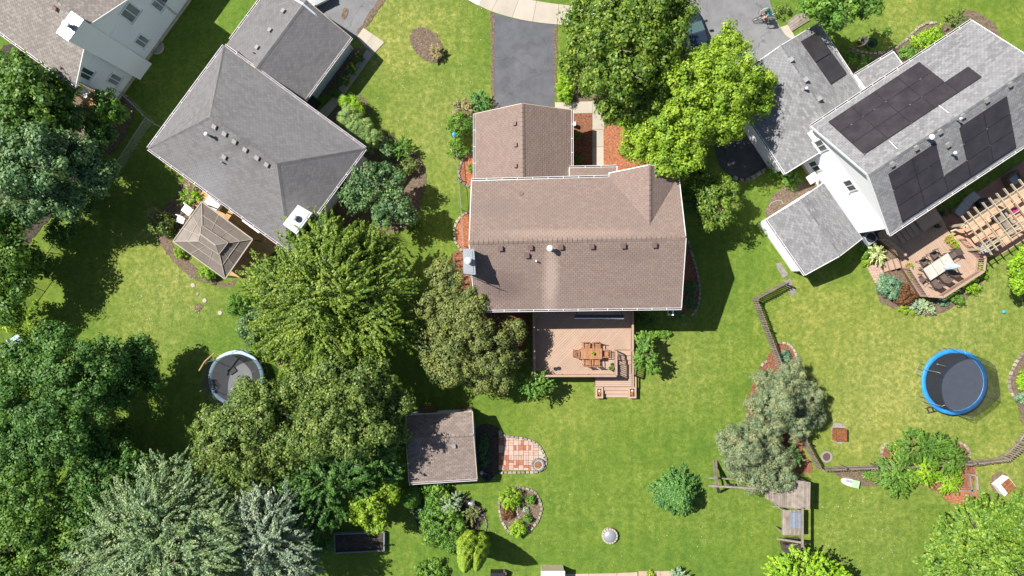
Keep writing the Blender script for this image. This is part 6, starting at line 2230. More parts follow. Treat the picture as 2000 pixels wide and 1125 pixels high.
# edging frame of the small timber box right of the yew bed
t = thing("timber_frame", "weathered timber edging frame on red mulch right of the yew bed", "timber edging", W(1890, 940))
for a, b in (((1890, 927), (1907, 928)), ((1907, 928), (1909, 958)), ((1909, 958), (1838, 958)), ((1893, 928), (1899, 966))):
    G().beam(W(*a, .1), W(*b, .1), .12, .14).build("timber", M['weathered'], t)
t = thing("storage_crate", "white topped low shed roof cut by the lower picture edge", "shed", W(1078, 1122))
p, q_ = W(1058, 1117, 1.2), W(1102, 1150, 1.2)
G().prism([(p.x, q_.y), (q_.x, q_.y), (q_.x, p.y), (p.x, p.y)], 0, 1.1).build("body", M['tanside'], t)
G().prism([(p.x - .05, q_.y), (q_.x + .05, q_.y), (q_.x + .05, p.y + .05), (p.x - .05, p.y + .05)], 1.11, 1.2).build("roof", M['whitetrim'], t)
slabs([[(1102, 1121), (1150, 1120), (1150, 1135), (1102, 1136)], [(1150, 1120), (1205, 1119), (1205, 1135), (1150, 1135)], [(1205, 1119), (1245, 1117), (1245, 1135), (1205, 1135)], [(1247, 1115), (1290, 1115), (1290, 1128), (1247, 1128)], [(1290, 1115), (1318, 1115), (1318, 1128), (1290, 1128)]], 'pink', "brick_walk")
t = thing("grill_box", "dark box with brown pot at the lower edge beside the golden arborvitae", "box", W(972, 1117))
G().box(W(972, 1121) + Vector((0, 0, .35)), (1.0, .7, .7)).build("body", M['black'], t)
G().cyl(W(986, 1114), W(986, 1114) + Vector((0, 0, .6)), .13, n=12).build("pot", M['ventbrown'], t)
for k, (x, y, lb) in enumerate([(36, 660, "teal cushioned garden lounger in the dark left garden, upper one"), (42, 668, "grey cushioned garden lounger in the dark left garden, lower one")]):
    p = W(x, y)
    t = thing("garden_lounger", lb, "lounger", p, "loungers in the shaded left garden")
    G().box(p + Vector((0, 0, .35)), (.75, .26, .1), u=D(.85, -.5)).build("cushion", M['lounger' if k else 'paleblue'], t)
    G().box(p - D(.85, -.5) * .38 + Vector((0, 0, .5)), (.1, .26, .36), u=D(.85, -.5)).build("backrest", M['lounger'], t)
    for s_ in (-.3, .3):
        G().box(p + D(.85, -.5) * s_ + Vector((0, 0, .15)), (.05, .24, .3), u=D(.85, -.5)).build("leg", M['darkmetal'], t)
for k, (x, y, lb) in enumerate([(150, 213, "dark folding chair under the left trees, nearer the yellow deck"), (147, 243, "grey garden chair under the left trees, farther from the deck")]):
    bench_like("garden_chair", lb, x, y, 1.0 + k, .55, .5, 'grey' if k else 'limeplastic', "chair", z=0.02)
t = thing("garden_hose", "curved grey hose lying on the mulch beside the annex", "hose", W(1512, 400))
G().tube([W(1502, 402, .04), W(1507, 396, .05), W(1516, 392, .05), W(1525, 391, .05), W(1530, 398, .04)], .025, 6).build("tube", M['grey'], t)
p = W(891, 274)
t = thing("bird_feeder", "bright blue bird feeder among the shrubs left of the brown garage", "bird feeder", p)
G().cyl(p, p + Vector((0, 0, 1.8)), .02, n=6).build("pole", M['darkmetal'], t)
G().lathe(p + Vector((0, 0, 1.8)), [(.13, 0), (.15, .05), (.07, .12), (.001, .15)], 12).build("feeder", M['cyan'], t)
for k, (x, y) in enumerate([(1117, 245)]):
    p = W(x + 4, y)
    t = thing("hose_reel", "small white box on the garage wall above the shaded mulch bed", "box", p)
    G().box(p + Vector((0, 0, .3)), (.18, .26, .5)).build("body", M['whitetrim'], t)
t = thing("garden_tub", "round dark green tub on the grass at the person's feet", "tub", W(1697, 88))
c = W(1697, 88.5)
G().lathe(c, [(.33, 0), (.40, .42), (.43, .43), (.43, .47), (.38, .47), (.36, .3), (.001, .26)], 26).build("shell", LF['deep'], t)
G().lathe(c, [(.355, .28), (.001, .30)], 20).build("water", M['black'], t)


# ------------------------------------------------------------------ vehicles
def car(label, fc, ang, mat, z=0.0):
    t = thing("parked_car", label, "car", fc)
    f = Vector((math.cos(ang), math.sin(ang), 0))
    r = Vector((-f.y, f.x, 0))

    def P(a, b, h):
        return Vector((fc.x, fc.y, 0)) + f * a + r * b + Vector((0, 0, h))
    g = G()
    prof = [(-2.25, .45, .62, .75), (-2.15, .4, .95, .84), (-1.2, .35, 1.02, .9), (0, .3, 1.0, .92), (1.1, .32, .96, .9), (2.0, .4, .84, .84), (2.28, .45, .66, .66)]
    n = len(prof)
    vs = []
    for a, z0, z1, w in prof:
        for b, h in ((-w, z0), (-w * 1.0, (z0 + z1) / 2), (-w * .88, z1), (0, z1 + .04), (w * .88, z1), (w, (z0 + z1) / 2), (w, z0)):
            vs.append(P(a, b, h))
    fs = []
    for i in range(n - 1):
        for k in range(6):
            fs.append((i * 7 + k, i * 7 + k + 1, (i + 1) * 7 + k + 1, (i + 1) * 7 + k))
        fs.append((i * 7 + 6, i * 7, (i + 1) * 7, (i + 1) * 7 + 6))
    fs += [tuple(range(7)), tuple(range((n - 1) * 7 + 6, (n - 1) * 7 - 1, -1))]
    g.add(vs, fs).build("body", M[mat], t, smooth=False)
    roofp = [(-1.75, 1.0, .74), (-1.25, 1.46, .62), (.25, 1.48, .62), (1.05, 1.0, .76)]
    g = G()
    g.box8([P(-1.25, -.62, 1.44), P(.25, -.62, 1.46), P(.25, .62, 1.46), P(-1.25, .62, 1.44)], [P(-1.15, -.55, 1.5), P(.15, -.55, 1.52), P(.15, .55, 1.52), P(-1.15, .55, 1.5)])
    g.build("roof_panel", M[mat], t)
    G().poly([P(.25, -.62, 1.46), P(1.08, -.74, 1.0), P(1.08, .74, 1.0), P(.25, .62, 1.46)]).build("windscreen", M['tinted'], t)
    G().poly([P(-1.25, .62, 1.44), P(-1.8, .74, 1.0), P(-1.8, -.74, 1.0), P(-1.25, -.62, 1.44)]).build("rear_window", M['tinted'], t)
    for s_ in (-1, 1):
        pts = [P(-1.8, s_ * .76, 1.0), P(-1.25, s_ * .63, 1.44), P(.25, s_ * .63, 1.46), P(1.08, s_ * .76, 1.0)]
        G().poly(pts if s_ > 0 else pts[::-1]).build("side_window", M['tinted'], t)
        G().box(P(.95, s_ * 1.0, 1.0), (.14, .24, .14), u=f).build("wing_mirror", M['black'], t)
        G().box(P(2.2, s_ * .58, .68), (.12, .3, .14), u=f).build("headlight", M['whitetrim'], t)
        for a in (-1.4, 1.4):
            w = G().cyl(P(a, s_ * .72, .33), P(a, s_ * .93, .33), .33, n=18).build("wheel", M['black'], t)
            G().cyl(P(a, s_ * .9, .33), P(a, s_ * .945, .33), .18, n=12).build("rim", M['steel'], w)
    return t


car("white car parked on the left driveway, cut by the top picture edge", W(604, -42), math.atan2(-uB.y * 0 + D(-.5, .85).y, D(.22, .97).x * 1.0) if False else math.atan2(D(.3, .8).y, D(.45, .8).x), 'carpaint')
car("dark blue car mostly hidden under the big maple at the top", W(1352, 84), math.atan2(D(-.3, -1).y, D(-.3, -1).x), 'cardark')


# ------------------------------------------------------------------ people
def skin_body(name, joints, edges, mat, parent, sub=2, root=0):
    """joints: list of (Vector, radius) in world space"""
    o = OFF[parent.name]
    me = bpy.data.meshes.new(name)
    bm = bmesh.new()
    sk = bm.verts.layers.skin.verify()
    vs = []
    for i, (p, r) in enumerate(joints):
        v = bm.verts.new(p - o)
        v[sk].radius = (r, r)
        v[sk].use_root = (i == root)
        vs.append(v)
    for a, b in edges:
        bm.edges.new((vs[a], vs[b]))
    bm.to_mesh(me)
    bm.free()
    ob = link(name, me, None, parent)
    m = ob.modifiers.new("skin", 'SKIN')
    m.use_smooth_shade = True
    s = ob.modifiers.new("sub", 'SUBSURF')
    s.levels = s.render_levels = sub
    me.materials.append(M[mat] if mat in M else LF[mat])
    OFF[ob.name] = o
    return ob


def person(label, base, f, pose, shirt, pants, name="person", group=None):
    """pose: dict of joint -> (forward, left, up)"""
    t = thing(name, label, "person", base)
    l = Vector((-f.y, f.x, 0))

    def P(k):
        a, b, c = pose[k]
        return Vector(base) + f * a + l * b + Vector((0, 0, c))
    order = ['pelvis', 'belly', 'chest', 'neck', 'head0', 'head1', 'lsh', 'lel', 'lwr', 'lhd', 'rsh', 'rel', 'rwr', 'rhd', 'lhip', 'lkn', 'lan', 'lto', 'rhip', 'rkn', 'ran', 'rto']
    rad = dict(pelvis=.14, belly=.13, chest=.145, neck=.058, head0=.082, head1=.098, lsh=.062, lel=.045, lwr=.032, lhd=.036, rsh=.062, rel=.045, rwr=.032, rhd=.036, lhip=.088, lkn=.06, lan=.042, lto=.036, rhip=.088, rkn=.06, ran=.042, rto=.036)
    idx = {k: i for i, k in enumerate(order)}
    E = [('pelvis', 'belly'), ('belly', 'chest'), ('chest', 'neck'), ('neck', 'head0'), ('head0', 'head1'), ('chest', 'lsh'), ('lsh', 'lel'), ('lel', 'lwr'), ('lwr', 'lhd'), ('chest', 'rsh'), ('rsh', 'rel'), ('rel', 'rwr'), ('rwr', 'rhd'),
         ('pelvis', 'lhip'), ('lhip', 'lkn'), ('lkn', 'lan'), ('lan', 'lto'), ('pelvis', 'rhip'), ('rhip', 'rkn'), ('rkn', 'ran'), ('ran', 'rto')]
    skin_body("body", [(P(k), rad[k]) for k in order], [(idx[a], idx[b]) for a, b in E], 'skin', t)

    def garment(nm, keys, edges, grow, mat):
        jj = []
        for k in keys:
            if isinstance(k, tuple):
                a, b, s_ = k
                jj.append((P(a).lerp(P(b), s_), (rad[a] * (1 - s_) + rad[b] * s_) + grow))
            else:
                jj.append((P(k), rad[k] + grow))
        skin_body(nm, jj, edges, mat, t)
    garment("shirt", ['pelvis', 'belly', 'chest', 'lsh', ('lsh', 'lel', .8), 'rsh', ('rsh', 'rel', .8)], [(0, 1), (1, 2), (2, 3), (3, 4), (2, 5), (5, 6)], .022, shirt)
    garment("shorts", ['pelvis', 'lhip', ('lhip', 'lkn', .85), 'rhip', ('rhip', 'rkn', .85)], [(0, 1), (1, 2), (0, 3), (3, 4)], .028, pants)
    hd = P('head1')
    up = (P('head1') - P('head0')).normalized()
    h = G().sph(hd + up * .025 - f * .012, .122, 14, 10)
    h.build("hair", M['hair'], t, smooth=True)
    G().cyl(P('head0').lerp(hd, .4) + f * .08, P('head0').lerp(hd, .4) + f * .125 - up * .015, .022, .012, 6).build("nose", M['skin'], t)
    for s_ in ('l', 'r'):
        a, b = P(s_ + 'wr'), P(s_ + 'hd')
        d = (b - a).normalized()
        sd = d.cross(Vector((0, 0, 1))).normalized() if abs(d.z) < .95 else f
        for k in range(4):
            q0 = b + sd * ((k - 1.5) * .02)
            G().tube([q0, q0 + d * .035, q0 + d * .06 - Vector((0, 0, .012))], [.009, .009, .006], 5).build("finger", M['skin'], t)
        G().tube([b - d * .02 + sd * .03, b + sd * .05 + d * .02], [.011, .008], 5).build("thumb", M['skin'], t)
        G().box(P(s_ + 'to').lerp(P(s_ + 'an'), .4) - Vector((0, 0, .03)), (.26, .1, .08), u=f).build("shoe", M['black'], t)
    return t


fb = D(-1, .28)
bb0 = W(1489, 36.5)
bike = thing("bicycle", "dark bicycle ridden along the driveway at the top", "bicycle", bb0)
lb_ = Vector((-fb.y, fb.x, 0))


def wheel(parent, c, r):
    pts = [c + fb * (math.cos(a) * r) + Vector((0, 0, math.sin(a) * r)) for a in [2 * math.pi * i / 24 for i in range(25)]]
    w = G().tube(pts, .022, 6).build("wheel", M['black'], parent)
    g = G()
    for k in range(8):
        a = math.pi * k / 8
        d = fb * math.cos(a) + Vector((0, 0, math.sin(a)))
        g.beam(c - d * r, c + d * r, .006, .006)
    tag(g.build("spokes", M['steel'], w))


wheel(bike, bb0 + fb * .52 + Vector((0, 0, .34)), .32)
wheel(bike, bb0 - fb * .52 + Vector((0, 0, .34)), .32)
fr = G()
A0, B0, C0, D0 = bb0 + fb * .42 + Vector((0, 0, .85)), bb0 - fb * .02 + Vector((0, 0, .32)), bb0 - fb * .18 + Vector((0, 0, .82)), bb0 - fb * .52 + Vector((0, 0, .34))
for a, b in ((A0, B0), (A0, C0), (B0, C0), (B0, D0), (C0, D0), (A0, bb0 + fb * .52 + Vector((0, 0, .34)))):
    fr.cyl(a, b, .022, n=6)
fr.build("frame", M['cardark'], bike)
G().tube([A0 + Vector((0, 0, .14)) + lb_ * .3 - fb * .08, A0 + Vector((0, 0, .16)), A0 + Vector((0, 0, .14)) - lb_ * .3 - fb * .08], .016, 6).build("handlebar", M['black'], bike)
G().box(C0 + Vector((0, 0, .1)), (.26, .14, .05), u=fb).build("saddle", M['black'], bike)
G().beam(B0 + lb_ * .16 + Vector((0, 0, -.15)), B0 - lb_ * .16 + Vector((0, 0, .15)), .03, .03).build("crank", M['steel'], bike)
person("person in a turquoise shirt riding a bicycle down the driveway", bb0, fb,
       dict(pelvis=(-.18, 0, .98), belly=(-.1, 0, 1.14), chest=(.04, 0, 1.34), neck=(.13, 0, 1.48), head0=(.18, 0, 1.55), head1=(.21, 0, 1.66),
            lsh=(.07, .19, 1.40), lel=(.24, .28, 1.2), lwr=(.38, .27, 1.04), lhd=(.42, .27, 1.02), rsh=(.07, -.19, 1.40), rel=(.24, -.28, 1.2), rwr=(.38, -.27, 1.04), rhd=(.42, -.27, 1.02),
            lhip=(-.14, .1, .93), lkn=(.22, .13, .72), lan=(-.02, .14, .34), lto=(.12, .14, .26), rhip=(-.14, -.1, .93), rkn=(.2, -.13, .82), ran=(.04, -.14, .5), rto=(.18, -.14, .42)), 'turq', 'denim')
fp_ = D(-.8, .3)
pb0 = W(1677, 88)
person("person in a white shirt bending forward beside a round dark tub", pb0, fp_ * -1 if False else fp_,
       dict(pelvis=(-.1, 0, .92), belly=(.02, 0, 1.06), chest=(.2, 0, 1.24), neck=(.34, 0, 1.33), head0=(.40, 0, 1.36), head1=(.48, 0, 1.42),
            lsh=(.24, .2, 1.28), lel=(.4, .28, 1.04), lwr=(.55, .22, .88), lhd=(.6, .2, .84), rsh=(.24, -.2, 1.28), rel=(.4, -.28, 1.04), rwr=(.55, -.22, .88), rhd=(.6, -.2, .84),
            lhip=(-.08, .1, .88), lkn=(.02, .12, .47), lan=(-.08, .13, .09), lto=(.06, .14, .05), rhip=(-.08, -.1, .88), rkn=(-.06, -.12, .47), ran=(-.2, -.13, .09), rto=(-.06, -.14, .05)), 'cloth', 'mulch_b' if False else 'ventbrown')


# ------------------------------------------------------------------ vegetation
LEAFCOUNT = [0]


def leaves_mesh(name, P, Dn, Nn, L, Wd, mat, parent, rs):
    """P positions, Dn leaf direction, Nn leaf normal; one bent triangle pair per leaf"""
    n = len(P)
    LEAFCOUNT[0] += n
    Nn = Nn / np.maximum(np.linalg.norm(Nn, axis=1, keepdims=True), 1e-6)
    Dn = Dn - Nn * np.sum(Dn * Nn, axis=1, keepdims=True)
    Dn = Dn / np.maximum(np.linalg.norm(Dn, axis=1, keepdims=True), 1e-6)
    Sd = np.cross(Nn, Dn)
    l = (L * rs.uniform(.65, 1.3, n))[:, None]
    w = (Wd * rs.uniform(.65, 1.3, n))[:, None]
    a = P - Dn * l * .5
    b = P + Sd * w * .5 + Dn * l * .05
    c = P + Dn * l * .5 - Nn * l * .12
    d = P - Sd * w * .5 + Dn * l * .05
    o = OFF.get(parent.name, Vector())
    V = np.stack([a, b, c, d], axis=1).reshape(-1, 3) - np.array(o)
    me = bpy.data.meshes.new(name)
    me.vertices.add(4 * n)
    me.vertices.foreach_set("co", V.astype(np.float32).ravel())
    me.loops.add(4 * n)
    me.loops.foreach_set("vertex_index", np.arange(4 * n, dtype=np.int32))
    me.polygons.add(n)
    me.polygons.foreach_set("loop_start", np.arange(0, 4 * n, 4, dtype=np.int32))
    me.update()
    me.validate()
    ob = link(name, me, mat, parent)
    OFF[ob.name] = o
    return ob


def unit(rs, n, zmin=-.3):
    v = rs.normal(size=(n * 3 + 8, 3))
    v /= np.linalg.norm(v, axis=1, keepdims=True)
    v = v[v[:, 2] > zmin][:n]
    return v


def crown(parent, blobs, leaf, clump=.55, L=.24, Wd=.17, mode='clump', cover=1.5, seed=1, up=.75, name="crown", axis_len=1.2, centre=None, lobes=7, gap=0.0):
    rs = np.random.RandomState(seed)
    full = []
    for c, r, rz in blobs:
        if lobes:
            full.append((np.array(c), r * .78, rz * .8))
            for k in range(lobes):
                a = 2 * math.pi * (k + rs.uniform(-.3, .3)) / lobes
                f = rs.uniform(.45, .72)
                rr = r * rs.uniform(.26, .46)
                full.append((np.array(c) + np.array([math.cos(a) * r * f, math.sin(a) * r * f, rz * rs.uniform(-.3, .75) * (1.15 - f)]), rr, rz * rs.uniform(.35, .55)))
        else:
            full.append((np.array(c), r, rz))
    cc = np.array(centre if centre is not None else sum((b[0] * b[1] for b in full), np.zeros(3)) / sum(b[1] for b in full))
    CP, CO = [], []
    for bi, (c, r, rz) in enumerate(full):
        n = max(3, int(cover * 1.5 * r * r * (0.6 + .4 * rz / max(r, .01)) / (clump * clump) * 1.25))
        d = unit(rs, n, -.35)
        rad = rs.uniform(.78, 1.02, len(d))
        rad[rs.rand(len(d)) < .18] *= .6
        off = d * rad[:, None] * np.array([r, r, rz])
        p = c + off
        keep = np.ones(len(p), bool)
        for bj, (c2, r2, z2) in enumerate(full):
            if bj != bi:
                q = (p - c2) / np.array([r2, r2, z2])
                keep &= (np.linalg.norm(q, axis=1) > .72)
        keep |= rs.rand(len(p)) < .08
        if gap:
            keep &= rs.rand(len(p)) > gap
        CP.append(p[keep])
        CO.append(d[keep])
    if lobes >= 6:
        for c, r, rz in full:                     # inner, lower foliage that closes the crown under its gaps
            n = max(3, int(1.1 * r * r / (clump * clump)))
            d = unit(rs, n, -.6)
            CP.append(c - np.array([0, 0, rz * .32]) + d * rs.uniform(.25, .72, (len(d), 1)) * np.array([r, r, rz * .7]))
            CO.append(d)
    CP, CO = np.concatenate(CP), np.concatenate(CO)
    CP[:, 2] = np.maximum(CP[:, 2], .25)
    nc = len(CP)
    per = max(6, int(1.25 * math.pi * clump * clump / (.5 * L * Wd) * .8))
    if mode == 'spray':
        per = max(6, int(per * .9))
    idx = np.repeat(np.arange(nc), per)
    n = len(idx)
    ck = clump * rs.uniform(.55, 1.45, nc)
    CP = CP + CO * (rs.uniform(-1.1, .5, nc) * clump * (.8 if mode == 'clump' else .5))[:, None]
    if mode == 'clump':
        d = rs.normal(size=(n, 3))
        d /= np.linalg.norm(d, axis=1, keepdims=True)
        d[:, 2] = np.abs(d[:, 2]) * 1.0 - .25
        rr = rs.uniform(.55, 1.05, n)[:, None]
        P = CP[idx] + d * rr * ck[idx][:, None] * np.array([1, 1, .62])
        N = d * 1.05 + CO[idx] * .55 + np.array([0, 0, up * .5]) + rs.normal(size=(n, 3)) * .34
        Dn = d + rs.normal(size=(n, 3)) * .5
    else:
        out = CP - cc
        out[:, 2] *= .25
        out /= np.maximum(np.linalg.norm(out, axis=1, keepdims=True), 1e-6)
        out = out * rs.uniform(.45, 1.2, (nc, 1))
        CH = CO * np.array([1, 1, .3])
        ax = out + CH * .55 + rs.normal(size=(nc, 3)) * .34 + np.array([0, 0, .42 if mode == 'spray' else .05])
        ax /= np.linalg.norm(ax, axis=1, keepdims=True)
        t = rs.uniform(-1, 1, n)
        al = axis_len * rs.uniform(.6, 1.3, nc)
        wd = ck[idx] * (.55 * (1 - .78 * np.clip(t, 0, 1))) * .58
        jit = rs.normal(size=(n, 3)) * wd[:, None] * np.array([1, 1, .55]) * .62
        P = CP[idx] + ax[idx] * (t * al[idx] * .5)[:, None] + jit
        P[:, 2] -= (t * t) * .12 * al[idx]
        N = np.array([0, 0, up + .05]) + CO[idx] * .5 + jit / np.maximum(wd[:, None], .05) * .55 + rs.normal(size=(n, 3)) * .32
        Dn = ax[idx] + jit * 1.5 + rs.normal(size=(n, 3)) * .35
    P[:, 2] = np.maximum(P[:, 2], .03)
    ob = leaves_mesh(name, P, Dn, N, L, Wd, leaf, parent, rs)
    return ob, full


def limb(g, a, b, r0, r1, rnd, n=5, sag=.15):
    a, b = Vector(a), Vector(b)
    pts, rs = [], []
    L = (b - a).length
    for i in range(n + 1):
        t = i / n
        p = a.lerp(b, t) + Vector((rnd.uniform(-1, 1), rnd.uniform(-1, 1), 0)) * L * .04 * math.sin(math.pi * t) + Vector((0, 0, L * sag * math.sin(math.pi * t) * .6))
        pts.append(p)
        rs.append(r0 * (1 - t) + r1 * t)
    g.tube(pts, rs, 7)
    return pts


SEED = [10]


def tree(name, label, spec, leaf, mode='clump', group=None, clump=.55, L=.24, Wd=.17, cover=1.5, trunk_r=None, axis_len=1.3, up=.75, lobes=7, cat="tree", gap=0.0, base=None):
    """spec: list of (px, py, radius px, height m, vertical radius m or None)"""
    SEED[0] += 1
    rnd = random.Random(SEED[0])
    blobs = []
    for sp in spec:
        x, y, r, h = sp[:4]
        R_ = r * (1 - h / H) / S
        rz = sp[4] if len(sp) > 4 and sp[4] else R_ * .72
        blobs.append((W(x, y, h), R_, rz))
    w = sum(b[1] ** 2 for b in blobs)
    c = sum((b[0] * b[1] ** 2 for b in blobs), Vector()) / w
    base = W(*base) if base else Vector((c.x, c.y, 0)) * (1 + .45 * c.z / H)
    t = thing(name, label, cat, base, group)
    ob, full = crown(t, blobs, LF[leaf], clump, L, Wd, mode, cover, SEED[0], up, axis_len=axis_len, lobes=lobes, centre=(c.x, c.y, c.z * .7), gap=gap)
    R0 = trunk_r or max(.05, .035 * c.z + .02 * max(b[1] for b in blobs))
    top = Vector((c.x, c.y, max(.3, c.z)))
    g = G()
    limb(g, base, top, R0, R0 * .35, rnd, 6, 0)
    g.build("trunk", M['bark'], t)
    tg = sorted(full, key=lambda b: -b[1])[:10]
    for k, b in enumerate(tg):
        s = base.lerp(top, rnd.uniform(.35, .75))
        e = Vector(b[0]) + Vector((0, 0, b[2] * .35))
        if (e - s).length < .5:
            continue
        g = G()
        pts = limb(g, s, e, R0 * .42, R0 * .12, rnd)
        for q in range(3):
            s2 = pts[rnd.randint(2, len(pts) - 1)]
            e2 = e + Vector((rnd.uniform(-1, 1), rnd.uniform(-1, 1), rnd.uniform(-.2, .5))) * b[1] * .85
            limb(g, s2, e2, R0 * .16, R0 * .05, rnd, 3)
        g.build("branch", M['bark'], t)
    return t


def conifer(name, label, x, y, r, h, leaf, group=None, tiers=None, L=.13, Wd=.06, dens=1.0, cat="tree", tip=.25, h0=.15, cones=False):
    """x,y image point of the foot's centre; r foot radius in m; h height in m; layered radiating sprays"""
    SEED[0] += 1
    rs = np.random.RandomState(SEED[0])
    base = W(x, y)
    t = thing(name, label, cat, base, group)
    tiers = tiers or int(h * 4.2)
    P, Dn, N = [], [], []
    for k in range(tiers):
        f = k / tiers
        z = h0 + (h - h0) * f
        R_ = r * ((1 - f) ** .8) + .08
        nb = max(5, int(2 * math.pi * R_ / .34 * dens))
        for b in range(nb):
            a = 2 * math.pi * (b + rs.uniform(-.4, .4)) / nb + k * 1.3
            Lb = R_ * rs.uniform(.66, 1.14)
            d = np.array([math.cos(a), math.sin(a), 0.0])
            s = np.array([-d[1], d[0], 0.0])
            m = max(8, int(Lb * 105 * dens * .55))
            tt = np.sqrt(rs.uniform(.10, 1, m))
            wd = .30 * (1 - tt) + .05
            side = rs.normal(size=m) * wd * .62
            zz = z + .16 * np.sin(tt * 2.6) * R_ * .5 + rs.normal(size=m) * .035 + (-.10 * R_) * (tt ** 2)
            p = np.array(base) + d * (tt * Lb)[:, None] + s * side[:, None]
            p[:, 2] = np.maximum(.04, zz)
            P.append(p)
            q = d * .9 + s * np.sign(side)[:, None] * .75 + rs.normal(size=(m, 3)) * .3
            Dn.append(q)
            N.append(np.array([0, 0, .9]) + d * .35 + rs.normal(size=(m, 3)) * .5)
    P, Dn, N = np.concatenate(P), np.concatenate(Dn), np.concatenate(N)
    leaves_mesh("crown", P, Dn, N, L, Wd, LF[leaf], t, rs)
    G().tube([base, base + Vector((0, 0, h * .5)), base + Vector((0, 0, h * .97))], [.035 * h, .022 * h, .01], 7).build("trunk", M['bark'], t)
    return t


def shrub(label, x, y, r, h, leaf, name="shrub", group=None, L=.12, Wd=.08, clump=.2, cover=2.3, flowers=None, cat="shrub", ell=None, mode='clump', lobes=5, dry=False, up=.8, h0=0.05):
    """x,y image centre, r image radius in px; h height m; ell=(sx,sy,rot) to stretch"""
    SEED[0] += 1
    hz = h * .45
    c = W(x, y, hz)
    R_ = r / S
    t = thing(name, label, cat, Vector((c.x, c.y, 0)), group)
    blobs = []
    if ell:
        L_, Wr, ang = ell           # half length px, half width px, image angle deg
        d = D(math.cos(math.radians(ang)), math.sin(math.radians(ang)))
        n = max(2, int(round(L_ / Wr * 1.6)))
        for k in range(n):
            f = (k + .5) / n * 2 - 1
            rr = Wr / S * rsqrt(f)
            blobs.append((Vector((c.x, c.y, h * .42)) + d * (f * (L_ - Wr * .6) / S), rr, h * .55))
    else:
        blobs.append((Vector((c.x, c.y, h * .42)), R_, h * .55))
    ob, full = crown(t, blobs, LF[leaf], clump, L, Wd, mode, cover, SEED[0], up, name="foliage", lobes=lobes, axis_len=clump * 2.4)
    rnd = random.Random(SEED[0])
    g = G()
    b0 = Vector((c.x, c.y, 0))
    for k in range(6):
        b = blobs[k % len(blobs)]
        bb = Vector((b[0][0], b[0][1], 0))
        e = bb + Vector((rnd.uniform(-1, 1) * b[1] * .6, rnd.uniform(-1, 1) * b[1] * .6, h * rnd.uniform(.6, 1.0 if dry else .75)))
        g.tube([bb + Vector((rnd.uniform(-.05, .05), rnd.uniform(-.05, .05), 0)), (bb + e) / 2 + Vector((rnd.uniform(-.05, .05), rnd.uniform(-.05, .05), .05)), e], [.022, .016, .007], 5)
    g.build("stem", M['barkl' if dry else 'bark'], t)
    if flowers:
        fr, _ = crown(t, [(b[0] + Vector((0, 0, .03)), b[1] * 1.02, b[2] * 1.05) for b in blobs], M[flowers] if flowers in M else LF[flowers], clump * .5, L * .7, L * .6, 'clump', .22, SEED[0] + 500, 1.0, name="flowers", lobes=0)
        fr["kind"] = "stuff"
    return t


def rsqrt(f):
    return math.sqrt(max(.45, 1 - f * f * .75))


def twigs(parent_label, x, y, r, h, n=60, name="bare_shrub", cat="shrub"):
    p = W(x, y)
    t = thing(name, parent_label, cat, p)
    rnd = random.Random(int(x + y))
    g = G()
    for k in range(n):
        a = rnd.uniform(0, 6.28)
        rr = r / S * math.sqrt(rnd.random())
        e = p + Vector((math.cos(a) * rr, math.sin(a) * rr, h * rnd.uniform(.6, 1)))
        m = p.lerp(e, .5) + Vector((rnd.uniform(-.1, .1), rnd.uniform(-.1, .1), .15))
        g.tube([p + (e - p) * .02, m, e], [.02, .012, .005], 4)
        for q in range(2):
            g.tube([m, m + Vector((rnd.uniform(-.4, .4), rnd.uniform(-.4, .4), rnd.uniform(.1, .5)))], [.009, .004], 4)
    g.build("twigs", M['barkl'], t)
    return t


# --- big trees
tree("maple_tree", "dark green tree in the upper left corner beside the white house", [(55, 185, 76, 5.6), (112, 170, 46, 4.4), (15, 215, 66, 5.2), (30, 140, 44, 4.4), (118, 225, 40, 3.8), (70, 245, 46, 4.2)], 'garden', cover=1.65, lobes=9, gap=.1)
tree("broadleaf_tree", "big blue green tree at the left edge above the bright green one", [(60, 318, 76, 5.9), (128, 300, 54, 4.8), (186, 345, 34, 3.8), (60, 392, 52, 4.4), (128, 395, 40, 4.0), (10, 330, 64, 5.4), (160, 310, 36, 4), (30, 420, 40, 3.6)], 'teal', clump=.55, L=.21, Wd=.15, cover=1.65, lobes=9, gap=.1)
tree("broadleaf_tree", "bright green tree at the left picture edge below the blue green tree", [(5, 500, 60, 4.0), (32, 550, 38, 3.4), (-20, 440, 60, 4.6), (8, 600, 34, 3.0), (50, 505, 26, 2.8)], 'garden', cover=2.0)
tree("broadleaf_tree", "huge dark green tree at the left edge left of the pale blue trampoline", [(140, 725, 80, 6.2), (215, 705, 52, 4.6), (80, 765, 80, 5.6), (232, 755, 46, 3.8), (40, 715, 56, 5), (272, 690, 34, 3.2), (190, 780, 50, 4.6), (285, 740, 28, 2.8), (110, 670, 40, 4.2)], 'deep', clump=.48, L=.19, Wd=.13, cover=1.7, lobes=9, gap=.1)
tree("broadleaf_tree", "dark green tree right below the huge one at the left edge", [(120, 850, 72, 5.4), (175, 860, 44, 4.2), (50, 850, 60, 5), (20, 800, 44, 4.2), (90, 900, 44, 4.2)], 'deep', clump=.48, L=.19, Wd=.13, cover=1.9)
tree("broadleaf_tree", "mid green tree in the bottom left corner left of the silvery tree", [(50, 975, 76, 5), (115, 990, 50, 4.2), (30, 1070, 84, 5.2), (120, 1080, 56, 4.6), (80, 1030, 50, 4.6), (10, 920, 46, 4.4)], 'garden', clump=.48, L=.2, Wd=.14, cover=1.9)
